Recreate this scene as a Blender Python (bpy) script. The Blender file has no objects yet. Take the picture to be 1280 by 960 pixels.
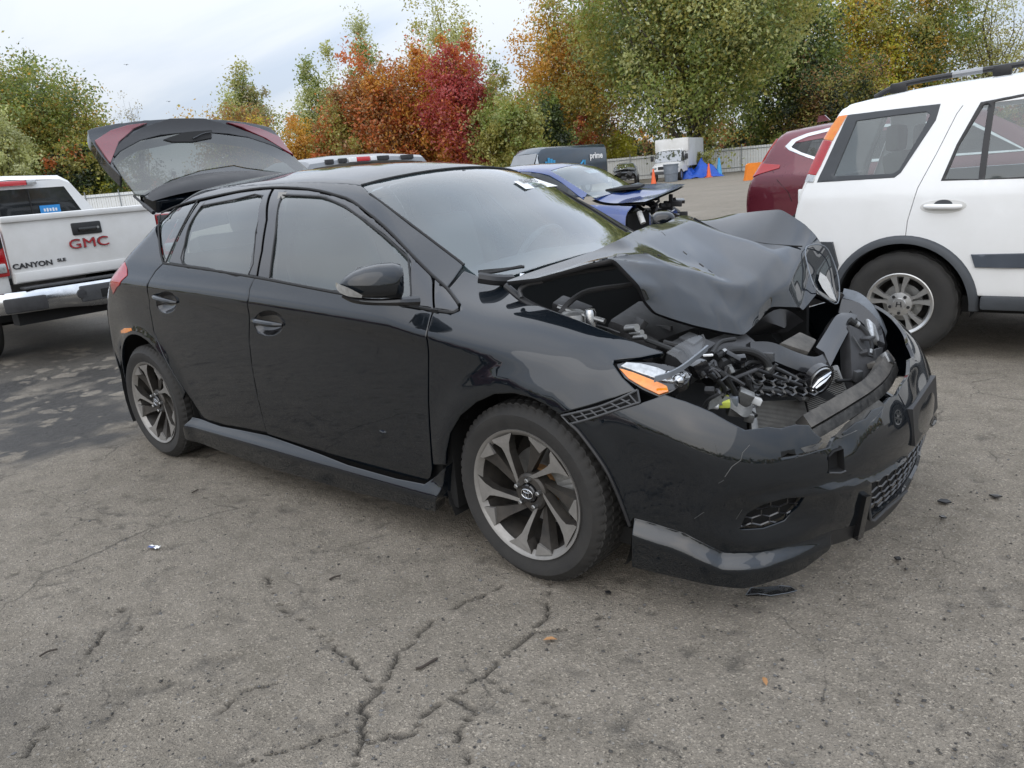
import bpy, bmesh, math, random
import numpy as np
from mathutils import Vector, Matrix
from mathutils.geometry import delaunay_2d_cdt
R = math.radians
rnd = random.Random(7)
rng = np.random.default_rng(7)
S = bpy.context.scene
C = S.collection

# ------------------------------------------------------------------ camera
CO = np.array([1.53418437, -2.6572032, 1.34416816])
CF = np.array([-0.63069043, 0.73042162, -0.26213325])
CR = np.array([0.76915412, 0.63323781, -0.08609189])
CU = np.array([-0.1031093, 0.2559182, 0.96118383])
FPX = 959.03
cd = bpy.data.cameras.new('camera')
cam = bpy.data.objects.new('camera', cd)
C.objects.link(cam)
cam.matrix_world = Matrix(((CR[0], CU[0], -CF[0], CO[0]), (CR[1], CU[1], -CF[1], CO[1]), (CR[2], CU[2], -CF[2], CO[2]), (0, 0, 0, 1)))
cd.sensor_width = 36.0
cd.lens = FPX * 36.0 / 1280.0
cd.clip_start = 0.05
cd.clip_end = 3000
S.camera = cam
S.render.resolution_x = 1024
S.render.resolution_y = 768

# ------------------------------------------------------------------ world and sun
SUN_EL, SUN_AZ = R(34), R(287)         # azimuth measured from +x, anticlockwise
w = bpy.data.worlds.new('World')
S.world = w
w.use_nodes = True
nt = w.node_tree
nt.nodes.clear()
N, L = nt.nodes.new, nt.links.new
out = N('ShaderNodeOutputWorld')
bg = N('ShaderNodeBackground')
bg.inputs['Strength'].default_value = 0.1
sky = N('ShaderNodeTexSky')
sky.sky_type = 'NISHITA'
sky.sun_disc = False
sky.sun_elevation = SUN_EL
sky.sun_rotation = R(90) - SUN_AZ
sky.air_density = 1.0
sky.dust_density = 1.5
tc = N('ShaderNodeTexCoord')
sep = N('ShaderNodeSeparateXYZ'); L(tc.outputs['Generated'], sep.inputs[0])
# cloud layer on a plane overhead: direction.xy / (z + 0.12)
addz = N('ShaderNodeMath'); addz.operation = 'ADD'; addz.inputs[1].default_value = 0.14; L(sep.outputs[2], addz.inputs[0])
mx = N('ShaderNodeMath'); mx.operation = 'MAXIMUM'; mx.inputs[1].default_value = 0.05; L(addz.outputs[0], mx.inputs[0])
dx = N('ShaderNodeMath'); dx.operation = 'DIVIDE'; L(sep.outputs[0], dx.inputs[0]); L(mx.outputs[0], dx.inputs[1])
dy = N('ShaderNodeMath'); dy.operation = 'DIVIDE'; L(sep.outputs[1], dy.inputs[0]); L(mx.outputs[0], dy.inputs[1])
cmb = N('ShaderNodeCombineXYZ'); L(dx.outputs[0], cmb.inputs[0]); L(dy.outputs[0], cmb.inputs[1])
mpn = N('ShaderNodeMapping'); mpn.inputs['Rotation'].default_value = (0, 0, R(38)); mpn.inputs['Scale'].default_value = (0.55, 1.5, 1)
L(cmb.outputs[0], mpn.inputs[0])
nz = N('ShaderNodeTexNoise'); nz.inputs['Scale'].default_value = 0.8; nz.inputs['Detail'].default_value = 7; nz.inputs['Roughness'].default_value = 0.52
nz.inputs['Distortion'].default_value = 0.5
L(mpn.outputs[0], nz.inputs['Vector'])
cr = N('ShaderNodeValToRGB')
cr.color_ramp.elements[0].position = 0.38; cr.color_ramp.elements[0].color = (3.75, 4.2, 4.95, 1)
cr.color_ramp.elements[1].position = 0.60; cr.color_ramp.elements[1].color = (5.05, 5.25, 5.6, 1)
L(nz.outputs[0], cr.inputs[0])
mixs = N('ShaderNodeMixRGB'); mixs.inputs[0].default_value = 0.88
L(sky.outputs[0], mixs.inputs[1]); L(cr.outputs[0], mixs.inputs[2])
# an overcast sky is about three times brighter overhead than at the horizon: (1 + 2 sin el) / 3
zc = N('ShaderNodeMath'); zc.operation = 'MAXIMUM'; zc.inputs[1].default_value = 0.0; L(sep.outputs[2], zc.inputs[0])
ov = N('ShaderNodeMath'); ov.operation = 'MULTIPLY_ADD'; ov.inputs[1].default_value = 1.45; ov.inputs[2].default_value = 0.73; L(zc.outputs[0], ov.inputs[0])
lum = N('ShaderNodeVectorMath'); lum.operation = 'SCALE'; L(mixs.outputs[0], lum.inputs[0]); L(ov.outputs[0], lum.inputs['Scale'])
L(lum.outputs[0], bg.inputs['Color']); L(bg.outputs[0], out.inputs['Surface'])

sd = bpy.data.lights.new('sun', 'SUN')
sd.energy = 0.5
sd.angle = R(75)
sd.color = (1.0, 0.96, 0.90)
so = bpy.data.objects.new('sun', sd)
C.objects.link(so)
sdir = Vector((math.cos(SUN_EL) * math.cos(SUN_AZ), math.cos(SUN_EL) * math.sin(SUN_AZ), math.sin(SUN_EL)))
so.rotation_euler = sdir.to_track_quat('Z', 'Y').to_euler()
so.location = (0, 0, 40)

S.view_settings.view_transform = 'Standard'
S.view_settings.look = 'None'
S.view_settings.gamma = 1
S.view_settings.use_curve_mapping = False
S.view_settings.exposure = 0.95
S.cycles.max_bounces = 8
S.cycles.transparent_max_bounces = 24
S.cycles.sample_clamp_indirect = 6

# ------------------------------------------------------------------ helpers: pixels to places
def ray(u, v):
    return CF + CR * ((u - 640) / FPX) - CU * ((v - 480) / FPX)
def aty(u, v, y):
    d = ray(u, v); return CO + d * (y - CO[1]) / d[1]
def atx(u, v, x):
    d = ray(u, v); return CO + d * (x - CO[0]) / d[0]
def atz(u, v, z):
    d = ray(u, v); return CO + d * (z - CO[2]) / d[2]
def dep(u, v, D):
    return CO + ray(u, v) * D

# ------------------------------------------------------------------ helpers: materials
MATS = {}
def new_mat(name):
    m = bpy.data.materials.new(name); m.use_nodes = True
    MATS[name] = m
    return m, m.node_tree, m.node_tree.nodes['Principled BSDF']
def pbr(name, col, rough=0.5, metal=0.0, coat=0.0, spec=0.5, noise=None, bump=None, emit=None, trans=0.0, coat_rough=0.03, coat_ior=1.5):
    """noise=(scale, dark colour factor 0..1, rough change), bump=(scale,strength)"""
    m, t, b = new_mat(name)
    c = (col[0], col[1], col[2], 1)
    b.inputs['Base Color'].default_value = c
    b.inputs['Roughness'].default_value = rough
    b.inputs['Metallic'].default_value = metal
    b.inputs['Coat Weight'].default_value = coat
    b.inputs['Coat Roughness'].default_value = coat_rough
    b.inputs['Coat IOR'].default_value = coat_ior
    b.inputs['Specular IOR Level'].default_value = spec
    b.inputs['Transmission Weight'].default_value = trans
    if emit:
        b.inputs['Emission Color'].default_value = (*emit[:3], 1); b.inputs['Emission Strength'].default_value = emit[3]
    tcn = t.nodes.new('ShaderNodeTexCoord')
    if noise:
        n = t.nodes.new('ShaderNodeTexNoise'); n.inputs['Scale'].default_value = noise[0]; n.inputs['Detail'].default_value = 6; n.inputs['Roughness'].default_value = 0.65
        t.links.new(tcn.outputs['Object'], n.inputs['Vector'])
        r = t.nodes.new('ShaderNodeMapRange'); r.inputs['From Min'].default_value = 0.3; r.inputs['From Max'].default_value = 0.72
        t.links.new(n.outputs[0], r.inputs['Value'])
        mxx = t.nodes.new('ShaderNodeMixRGB'); t.links.new(r.outputs[0], mxx.inputs[0])
        mxx.inputs[1].default_value = c
        k = noise[1]
        mxx.inputs[2].default_value = (k[0], k[1], k[2], 1) if isinstance(k, tuple) else (col[0] * k, col[1] * k, col[2] * k, 1)
        t.links.new(mxx.outputs[0], b.inputs['Base Color'])
        if len(noise) > 2:
            r2 = t.nodes.new('ShaderNodeMapRange'); t.links.new(r.outputs[0], r2.inputs['Value'])
            r2.inputs['To Min'].default_value = rough; r2.inputs['To Max'].default_value = max(0, min(1, rough + noise[2]))
            t.links.new(r2.outputs[0], b.inputs['Roughness'])
    if bump:
        n2 = t.nodes.new('ShaderNodeTexNoise'); n2.inputs['Scale'].default_value = bump[0]; n2.inputs['Detail'].default_value = 4
        t.links.new(tcn.outputs['Object'], n2.inputs['Vector'])
        bp = t.nodes.new('ShaderNodeBump'); bp.inputs['Strength'].default_value = bump[1]; bp.inputs['Distance'].default_value = 0.01
        t.links.new(n2.outputs[0], bp.inputs['Height']); t.links.new(bp.outputs[0], b.inputs['Normal'])
    return m
def glass(name, tint=(0.5, 0.55, 0.55), refl=1.0, film=0.05, filmcol=(0.5, 0.55, 0.55), ior=1.5):
    """thin automotive glass: tinted see-through pane, mirror reflection by Fresnel, a faint film of dust"""
    m = bpy.data.materials.new(name); m.use_nodes = True; MATS[name] = m
    t = m.node_tree; t.nodes.clear()
    o = t.nodes.new('ShaderNodeOutputMaterial')
    tr = t.nodes.new('ShaderNodeBsdfTransparent'); tr.inputs[0].default_value = (*tint, 1)
    gl = t.nodes.new('ShaderNodeBsdfGlossy'); gl.inputs['Roughness'].default_value = 0.02; gl.inputs[0].default_value = (1, 1, 1, 1)
    df = t.nodes.new('ShaderNodeBsdfDiffuse'); df.inputs[0].default_value = (*filmcol, 1)
    fr = t.nodes.new('ShaderNodeFresnel'); fr.inputs[0].default_value = ior
    ml = t.nodes.new('ShaderNodeMath'); ml.operation = 'MULTIPLY'; ml.inputs[1].default_value = refl; ml.use_clamp = True
    t.links.new(fr.outputs[0], ml.inputs[0])
    tcn = t.nodes.new('ShaderNodeTexCoord')
    n = t.nodes.new('ShaderNodeTexNoise'); n.inputs['Scale'].default_value = 2.5; n.inputs['Detail'].default_value = 6
    t.links.new(tcn.outputs['Object'], n.inputs['Vector'])
    mr = t.nodes.new('ShaderNodeMapRange'); mr.inputs['From Min'].default_value = 0.25; mr.inputs['From Max'].default_value = 0.75
    mr.inputs['To Min'].default_value = film * 0.5; mr.inputs['To Max'].default_value = film * 1.5
    t.links.new(n.outputs[0], mr.inputs['Value'])
    m1 = t.nodes.new('ShaderNodeMixShader'); t.links.new(mr.outputs[0], m1.inputs[0]); t.links.new(tr.outputs[0], m1.inputs[1]); t.links.new(df.outputs[0], m1.inputs[2])
    m2 = t.nodes.new('ShaderNodeMixShader'); t.links.new(ml.outputs[0], m2.inputs[0]); t.links.new(m1.outputs[0], m2.inputs[1]); t.links.new(gl.outputs[0], m2.inputs[2])
    t.links.new(m2.outputs[0], o.inputs['Surface'])
    return m

# ------------------------------------------------------------------ helpers: objects
def tag(o, label=None, cat=None, group=None, kind=None):
    if label: o['label'] = label
    if cat: o['category'] = cat
    if group: o['group'] = group
    if kind: o['kind'] = kind
    return o
def thing(name, label, cat, loc=(0, 0, 0), rotz=0.0, group=None):
    o = bpy.data.objects.new(name, None)
    o.empty_display_size = 0.2
    C.objects.link(o); o.location = loc; o.rotation_euler = (0, 0, rotz)
    return tag(o, label, cat, group)
def obj(name, V, F, mat, parent=None, smooth=True, normals=None, auto=None, mats=None, mi=None):
    me = bpy.data.meshes.new(name)
    me.from_pydata([tuple(map(float, p)) for p in V], [], [tuple(map(int, f)) for f in F])
    if mats:
        for mm in mats: me.materials.append(MATS[mm] if isinstance(mm, str) else mm)
        if mi is not None: me.polygons.foreach_set('material_index', np.array(mi, dtype=np.int32))
    elif mat is not None:
        me.materials.append(MATS[mat] if isinstance(mat, str) else mat)
    me.polygons.foreach_set('use_smooth', np.full(len(me.polygons), bool(smooth)))
    if auto is not None and smooth:
        me.set_sharp_from_angle(angle=R(auto))
    if normals is not None:
        me.normals_split_custom_set_from_vertices([tuple(map(float, n)) for n in normals])
    me.update()
    o = bpy.data.objects.new(name, me)
    C.objects.link(o)
    if parent is not None: o.parent = parent
    return o
def fast_mesh(name, V, F4, mat, smooth=False, mi=None, mats=None):
    """numpy verts (n,3), faces (m,k) constant k"""
    me = bpy.data.meshes.new(name)
    V = np.asarray(V, np.float32); F4 = np.asarray(F4, np.int32)
    k = F4.shape[1]; m = len(F4)
    me.vertices.add(len(V)); me.vertices.foreach_set('co', V.ravel())
    me.loops.add(m * k); me.loops.foreach_set('vertex_index', F4.ravel())
    me.polygons.add(m); me.polygons.foreach_set('loop_start', np.arange(0, m * k, k, dtype=np.int32))
    for mm in (mats or [mat]):
        me.materials.append(MATS[mm] if isinstance(mm, str) else mm)
    if mi is not None: me.polygons.foreach_set('material_index', np.asarray(mi, np.int32))
    me.polygons.foreach_set('use_smooth', np.full(m, bool(smooth)))
    me.update(calc_edges=True)
    me.validate()
    return me
def link_mesh(name, me, parent=None):
    o = bpy.data.objects.new(name, me); C.objects.link(o)
    if parent is not None: o.parent = parent
    return o
def copy_tree(o, parent=None):
    c = o.copy(); C.objects.link(c)
    if parent is not None: c.parent = parent
    for ch in list(o.children): copy_tree(ch, c)
    return c

class MB:
    """collects simple solids; build() links them as one mesh object"""
    def __init__(s): s.V = []; s.F = []; s.M = []; s.cur = 0
    def add(s, V, F):
        k = len(s.V); s.V += [tuple(p) for p in V]; s.F += [tuple(i + k for i in f) for f in F]; s.M += [s.cur] * len(F)
        return s
    def box(s, c, d, rot=None, bev=0.0):
        """centre, full sizes, optional 3x3 rotation; bev chamfers every edge"""
        h = np.array(d) / 2.0
        c = np.array(c, float)
        M = np.array(rot) if rot is not None else np.eye(3)
        if bev <= 0:
            V = [(x, y, z) for x in (-1, 1) for y in (-1, 1) for z in (-1, 1)]
            F = [(0, 1, 3, 2), (4, 6, 7, 5), (0, 4, 5, 1), (2, 3, 7, 6), (0, 2, 6, 4), (1, 5, 7, 3)]
            V = [c + M @ (np.array(v) * h) for v in V]
            return s.add(V, F)
        b = min(bev, h.min() * 0.95)
        bm = bmesh.new()
        bmesh.ops.create_cube(bm, size=1)
        for v in bm.verts: v.co = Vector((v.co.x * 2 * h[0], v.co.y * 2 * h[1], v.co.z * 2 * h[2]))
        bmesh.ops.bevel(bm, geom=bm.edges[:], offset=b, segments=2, profile=0.6, affect='EDGES')
        V = [c + M @ np.array(v.co) for v in bm.verts]
        for i, v in enumerate(bm.verts): v.index = i
        F = [[v.index for v in f.verts] for f in bm.faces]
        bm.free()
        return s.add(V, F)
    def tube(s, pts, r, n=8, cap=True, closed=False):
        pts = [np.array(p, float) for p in pts]
        m = len(pts)
        rr = r if hasattr(r, '__len__') else [r] * m
        V = []; F = []
        T = []
        for i in range(m):
            a = pts[(i - 1) % m] if (closed or i > 0) else pts[i]
            b = pts[(i + 1) % m] if (closed or i < m - 1) else pts[i]
            d = b - a; T.append(d / (np.linalg.norm(d) + 1e-12))
        ref = np.array([0, 0, 1.0]) if abs(T[0][2]) < 0.9 else np.array([1.0, 0, 0])
        u = np.cross(T[0], ref); u /= np.linalg.norm(u)
        for i in range(m):
            u = u - T[i] * (u @ T[i]); u /= np.linalg.norm(u) + 1e-12
            v = np.cross(T[i], u)
            for k in range(n):
                a = 2 * math.pi * k / n
                V.append(pts[i] + rr[i] * (math.cos(a) * u + math.sin(a) * v))
        mm = m if closed else m - 1
        for i in range(mm):
            j = (i + 1) % m
            for k in range(n):
                F.append((i * n + k, i * n + (k + 1) % n, j * n + (k + 1) % n, j * n + k))
        if cap and not closed:
            F.append(tuple(range(n - 1, -1, -1))); F.append(tuple((m - 1) * n + k for k in range(n)))
        return s.add(V, F)
    def cyl(s, a, b, r, n=16, r2=None):
        return s.tube([a, b], [r, r if r2 is None else r2], n)
    def lathe(s, prof, o=(0, 0, 0), ax='y', n=48, close=False):
        """prof: (radius, along axis)"""
        V = []; F = []
        m = len(prof)
        for (r, h) in prof:
            for k in range(n):
                a = 2 * math.pi * k / n
                ca, sa = r * math.cos(a), r * math.sin(a)
                p = {'y': (ca, h, sa), 'x': (h, ca, sa), 'z': (ca, sa, h)}[ax]
                V.append((p[0] + o[0], p[1] + o[1], p[2] + o[2]))
        for i in range(m - (0 if close else 1)):
            j = (i + 1) % m
            for k in range(n):
                F.append((i * n + k, i * n + (k + 1) % n, j * n + (k + 1) % n, j * n + k))
        return s.add(V, F)
    def prism(s, poly, vec):
        """closed solid: polygon (3D points) swept by vec"""
        n = len(poly); vec = np.array(vec, float)
        V = [np.array(p, float) for p in poly] + [np.array(p, float) + vec for p in poly]
        F = [tuple(range(n))[::-1], tuple(range(n, 2 * n))]
        F += [(i, (i + 1) % n, n + (i + 1) % n, n + i) for i in range(n)]
        return s.add(V, F)
    def sheet(s, rows):
        """rows of equal numbers of points"""
        m = len(rows); n = len(rows[0])
        V = [p for r in rows for p in r]
        F = [(i * n + j, i * n + j + 1, (i + 1) * n + j + 1, (i + 1) * n + j) for i in range(m - 1) for j in range(n - 1)]
        return s.add(V, F)
    def build(s, name, mat, parent=None, smooth=True, auto=35, mats=None):
        bm = bmesh.new()
        vs = [bm.verts.new(tuple(map(float, v))) for v in s.V]
        keep = []
        for f, mi in zip(s.F, s.M):
            try:
                ff = bm.faces.new([vs[i] for i in f]); ff.material_index = mi
            except ValueError: pass
        bmesh.ops.recalc_face_normals(bm, faces=bm.faces)
        me = bpy.data.meshes.new(name); bm.to_mesh(me); bm.free()
        for mm in (mats or [mat]): me.materials.append(MATS[mm] if isinstance(mm, str) else mm)
        me.polygons.foreach_set('use_smooth', np.full(len(me.polygons), bool(smooth)))
        if smooth and auto: me.set_sharp_from_angle(angle=R(auto))
        return link_mesh(name, me, parent)

def rotm(ax, a):
    return np.array(Matrix.Rotation(a, 3, ax))
def smooth_line(pts, n=4, closed=False):
    """Catmull-Rom through points"""
    pts = [np.array(p, float) for p in pts]; m = len(pts); o = []
    rngi = range(m if closed else m - 1)
    for i in rngi:
        p1, p2 = pts[i], pts[(i + 1) % m]
        p0 = pts[i - 1] if (i > 0 or closed) else 2 * p1 - p2
        p3 = pts[(i + 2) % m] if (i + 2 < m or closed) else 2 * p2 - p1
        for k in range(n):
            t = k / n
            o.append(0.5 * (2 * p1 + (p2 - p0) * t + (2 * p0 - 5 * p1 + 4 * p2 - p3) * t * t + (3 * p1 - p0 - 3 * p2 + p3) * t ** 3))
    if not closed: o.append(pts[-1])
    return o
def text_mesh(txt, size=1.0, depth=0.0, align='CENTER', shear=0.0, spacing=1.0, bold=0.0):
    c = bpy.data.curves.new('lettering', 'FONT'); c.body = txt; c.size = size; c.extrude = depth; c.align_x = align; c.align_y = 'CENTER'
    c.shear = shear; c.space_character = spacing; c.offset = bold; c.resolution_u = 3
    o = bpy.data.objects.new('lettering', c); C.objects.link(o)
    dg = bpy.context.evaluated_depsgraph_get(); dg.update()
    me = bpy.data.meshes.new_from_object(o.evaluated_get(dg))
    bpy.data.objects.remove(o); bpy.data.curves.remove(c)
    V = np.array([v.co[:] for v in me.vertices]); F = [tuple(p.vertices) for p in me.polygons]
    bpy.data.meshes.remove(me)
    return V, F
def text_obj(name, txt, size, o, ex, ez, mat, parent, depth=0.002, shear=0.0, spacing=1.0, bold=0.0, sx=1.0):
    """lettering whose baseline runs along ex and whose height runs along ez, centred on o"""
    V, F = text_mesh(txt, size, depth, 'CENTER', shear, spacing, bold)
    ex = np.array(ex, float); ex /= np.linalg.norm(ex); ez = np.array(ez, float); ez -= ex * (ez @ ex); ez /= np.linalg.norm(ez)
    en = np.cross(ex, ez)
    P = np.array(o) + np.outer(V[:, 0] * sx, ex) + np.outer(V[:, 1], ez) + np.outer(V[:, 2], en)
    return obj(name, P, F, mat, parent, smooth=False)

# ------------------------------------------------------------------ helpers: smooth body surfaces (an implicit solid F(p) < 0 inside)
def pchip(xs, ys):
    xs = np.array(xs, float); ys = np.array(ys, float)
    h = np.diff(xs); d = np.diff(ys) / h
    m = np.zeros(len(xs)); m[0] = d[0]; m[-1] = d[-1]
    for i in range(1, len(xs) - 1):
        if d[i - 1] * d[i] > 0:
            w1 = 2 * h[i] + h[i - 1]; w2 = h[i] + 2 * h[i - 1]
            m[i] = (w1 + w2) / (w1 / d[i - 1] + w2 / d[i])
    gx = np.linspace(xs[0], xs[-1], 1500)
    k = np.clip(np.searchsorted(xs, gx) - 1, 0, len(h) - 1)
    t = (gx - xs[k]) / h[k]
    gy = (2 * t**3 - 3 * t**2 + 1) * ys[k] + (t**3 - 2 * t**2 + t) * h[k] * m[k] + (-2 * t**3 + 3 * t**2) * ys[k + 1] + (t**3 - t**2) * h[k] * m[k + 1]
    ker = np.hanning(41); ker /= ker.sum()
    g2 = np.convolve(np.pad(gy, 20, mode='reflect', reflect_type='odd'), ker, 'valid')
    return lambda x: np.interp(x, gx, g2)
def smax(a, b, k):
    h = np.clip(0.5 + 0.5 * (a - b) / k, 0, 1)
    return b * (1 - h) + a * h + k * h * (1 - h)
def splus(x, w):
    return w * np.logaddexp(0, x / w)
def pick(F, u, v, t0=1.0, t1=14.0, n=700):
    d = ray(u, v)
    ts = np.linspace(t0, t1, n)
    f = F(CO + ts[:, None] * d)
    k = np.nonzero(f < 0)[0]
    if len(k) == 0:
        k = [int(np.argmin(f))]; return CO + ts[k[0]] * d      # grazes the outline: nearest point
    a, b = ts[max(k[0] - 1, 0)], ts[k[0]]
    for _ in range(26):
        m = 0.5 * (a + b)
        if F((CO + m * d)[None])[0] < 0: b = m
        else: a = m
    return CO + a * d
def grad(F, P, e=0.002):
    g = np.stack([(F(P + np.array(k) * e) - F(P - np.array(k) * e)) for k in ((1, 0, 0), (0, 1, 0), (0, 0, 1))], 1)
    return g / (np.linalg.norm(g, axis=1)[:, None] + 1e-12)
def in_poly(P, poly):
    x, y = P[:, 0], P[:, 1]; r = np.zeros(len(P), bool)
    n = len(poly)
    for i in range(n):
        x1, y1 = poly[i]; x2, y2 = poly[(i + 1) % n]
        if y1 == y2: continue
        c = ((y1 > y) != (y2 > y)) & (x < (x2 - x1) * (y - y1) / (y2 - y1) + x1)
        r ^= c
    return r
def resample(poly, step):
    o = []
    n = len(poly)
    for i in range(n):
        a = np.array(poly[i], float); b = np.array(poly[(i + 1) % n], float)
        k = max(1, int(math.ceil(np.linalg.norm(b - a) / step)))
        for j in range(k): o.append(a + (b - a) * j / k)
    return np.array(o)
def inset(poly, d):
    p = np.array(poly); n = len(p)
    ar = 0.5 * np.sum(p[:, 0] * np.roll(p[:, 1], -1) - np.roll(p[:, 0], -1) * p[:, 1])
    s = 1 if ar > 0 else -1
    e = np.roll(p, -1, 0) - p; e /= np.linalg.norm(e, axis=1)[:, None] + 1e-9
    nn = np.stack([-e[:, 1], e[:, 0]], 1) * s
    v = nn + np.roll(nn, 1, 0); l = np.linalg.norm(v, axis=1)[:, None]; v = v / (l + 1e-9)
    c = np.clip(np.sum(v * nn, 1), 0.45, 1)[:, None]
    return p + v * d / c
def seg_dist(P, poly):
    n = len(poly); D = np.full(len(P), 1e9)
    for i in range(n):
        a = poly[i]; b = poly[(i + 1) % n]; ab = b - a
        t = np.clip(((P - a) @ ab) / (ab @ ab + 1e-12), 0, 1)
        D = np.minimum(D, np.linalg.norm(P - a - t[:, None] * ab, axis=1))
    return D
class Proj:
    """parallel projection along -d onto the solid"""
    def __init__(s, d, ref=(0, 0, 0)):
        s.d = np.array(d, float); s.d /= np.linalg.norm(s.d)
        up = np.array([0, 0, 1.0]) if abs(s.d[2]) < 0.95 else np.array([0, 1.0, 0])
        s.e1 = np.cross(up, s.d); s.e1 /= np.linalg.norm(s.e1); s.e2 = np.cross(s.d, s.e1)
        s.ref = np.array(ref, float)
    def to2(s, P): P = np.asarray(P) - s.ref; return np.stack([P @ s.e1, P @ s.e2], -1)
    def rays(s, Q):
        o = s.ref + Q[:, :1] * s.e1 + Q[:, 1:] * s.e2
        return o, np.broadcast_to(s.d, o.shape)
class CylProj:
    """projection outwards from a vertical axis"""
    def __init__(s, cx, cy, k=0.9): s.c = np.array([cx, cy, 0.0]); s.k = k
    def to2(s, P):
        P = np.asarray(P) - s.c; return np.stack([np.arctan2(P[..., 1], P[..., 0]) * s.k, P[..., 2]], -1)
    def rays(s, Q):
        a = Q[:, 0] / s.k
        o = np.stack([np.full(len(Q), s.c[0]), np.full(len(Q), s.c[1]), Q[:, 1]], 1)
        return o, np.stack([np.cos(a), np.sin(a), np.zeros(len(Q))], 1)
def solve(F, o, d, off=0.0, lo=-1.6, hi=2.6, it=26):
    n = len(o)
    ts = np.linspace(hi, lo, 60)
    a = np.full(n, lo); b = np.full(n, hi); done = np.zeros(n, bool)
    prev = hi
    for t in ts:                                   # march inwards to the first hit
        f = F(o + t * d) + off
        hit = (~done) & (f < 0)
        a[hit] = t; b[hit] = prev; done |= hit; prev = t
    for _ in range(it):
        m = 0.5 * (a + b); f = F(o + m[:, None] * d) + off
        ins = f < 0
        a = np.where(ins, m, a); b = np.where(ins, b, m)
    return o + b[:, None] * d, done
def panel(name, mat, F, proj, poly3, parent, step=0.025, off=0.0, gap=0.002, rim=0.012, holes=(), extra=None, mirror=False, edge=0.004, disp=None):
    """sheet of the solid's skin inside an outline, its edges rolled under like a pressed panel"""
    if isinstance(proj, Proj):                     # start the rays just outside this part of the solid
        q = Proj(proj.d); q.ref = q.d * (np.mean(np.array(poly3), 0) @ q.d); proj = q
    p2 = resample(proj.to2(np.array(poly3)), step)
    h2 = [resample(proj.to2(np.array(h)), step) for h in holes]
    outer = inset(p2, gap) if gap else p2
    loops = [outer] + [inset(h, -gap) if gap else h for h in h2]
    rings = [inset(outer, edge)] + [inset(h, -edge) for h in loops[1:]] if edge else []
    mn, mxx = outer.min(0), outer.max(0)
    gx = np.arange(mn[0] + step / 2, mxx[0], step); gy = np.arange(mn[1] + step / 2, mxx[1], step)
    G = np.array([(x, y) for x in gx for y in gy]) if len(gx) and len(gy) else np.zeros((0, 2))
    if extra is not None and len(extra): G = np.vstack([G, proj.to2(np.array(extra))])
    if len(G):
        ok = in_poly(G, outer)
        for h in loops[1:]: ok &= ~in_poly(G, h)
        G = G[ok]
        dd = np.full(len(G), 1e9)
        for l in loops + rings: dd = np.minimum(dd, seg_dist(G, l))
        G = G[dd > step * 0.35]
    V = []; E = []; nb = 0
    for l in loops:
        k = len(V); V += list(l); E += [(k + i, k + (i + 1) % len(l)) for i in range(len(l))]
    nb = len(V)
    for l in rings:
        k = len(V); V += list(l)
    V += list(G)
    r = delaunay_2d_cdt([Vector(v) for v in V], E, [], 0, 1e-6)
    P2 = np.array([v[:] for v in r[0]]); tris = np.array([f for f in r[2] if len(f) == 3])
    cen = P2[tris].mean(1)
    ok = in_poly(cen, outer)
    for h in loops[1:]: ok &= ~in_poly(cen, h)
    tris = tris[ok]
    orig = r[3]
    o, d = proj.rays(P2)
    P, done = solve(F, o, d, off)
    Nn = grad(F, P)
    if disp is not None:
        P = P + disp(P)
        fn = np.cross(P[tris[:, 1]] - P[tris[:, 0]], P[tris[:, 2]] - P[tris[:, 0]])
        fn *= np.sign(np.sum(fn * Nn[tris[:, 0]], 1))[:, None]
        Na = np.zeros_like(P)
        for k in range(3): np.add.at(Na, tris[:, k], fn)
        Nn = Na / (np.linalg.norm(Na, axis=1)[:, None] + 1e-15)
    isb = np.zeros(len(P2), bool)
    for i, q in enumerate(orig):
        if any(k < nb for k in q): isb[i] = True
    # boundary edges of the kept triangles
    cnt = {}
    for t in tris:
        for k in range(3):
            e = (t[k], t[(k + 1) % 3]); key = (min(e), max(e))
            cnt.setdefault(key, []).append(e)
    be = [v[0] for v in cnt.values() if len(v) == 1]
    bset = {i for e in be for i in e}
    if edge:
        outd = np.zeros_like(P)
        for a, b in be:
            tv = np.cross(P[b] - P[a], Nn[a]); tv /= np.linalg.norm(tv) + 1e-9
            outd[a] += tv; outd[b] += tv
        for i in bset:
            l = np.linalg.norm(outd[i])
            if l > 0:
                P[i] = P[i] - Nn[i] * edge * 0.45
    V3 = list(P); NN = list(Nn)
    if edge:
        for i in bset:
            l = np.linalg.norm(outd[i])
            if l > 0:
                v = Nn[i] + 0.55 * outd[i] / l; NN[i] = v / np.linalg.norm(v)
    Fc = [tuple(t) for t in tris]
    # orientation
    t0 = tris[len(tris) // 2]
    fl = np.sum(np.cross(P[tris[:, 1]] - P[tris[:, 0]], P[tris[:, 2]] - P[tris[:, 0]]) * Nn[tris[:, 0]], 1)
    Fc = [tuple(t) if s > 0 else tuple(t[::-1]) for t, s in zip(tris, fl)]
    if rim:
        idx = {}
        for i in bset:
            idx[i] = (len(V3), len(V3) + 1)
            V3.append(P[i]); NN.append((0, 0, 0)); V3.append(P[i] - Nn[i] * rim); NN.append((0, 0, 0))
        for a, b in be:
            # keep winding opposite to the sheet
            Fc.append((idx[b][0], idx[a][0], idx[a][1], idx[b][1]))
    V3 = np.array(V3); NN = np.array(NN)
    ob = obj(name, V3, Fc, mat, parent, normals=NN)
    if mirror:
        Vm = V3 * [1, -1, 1]; Nm = NN * [1, -1, 1]
        om = obj(name, Vm, [f[::-1] for f in Fc], mat, mirror if not isinstance(mirror, bool) else parent, normals=Nm)
        return ob, om
    return ob
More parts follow.
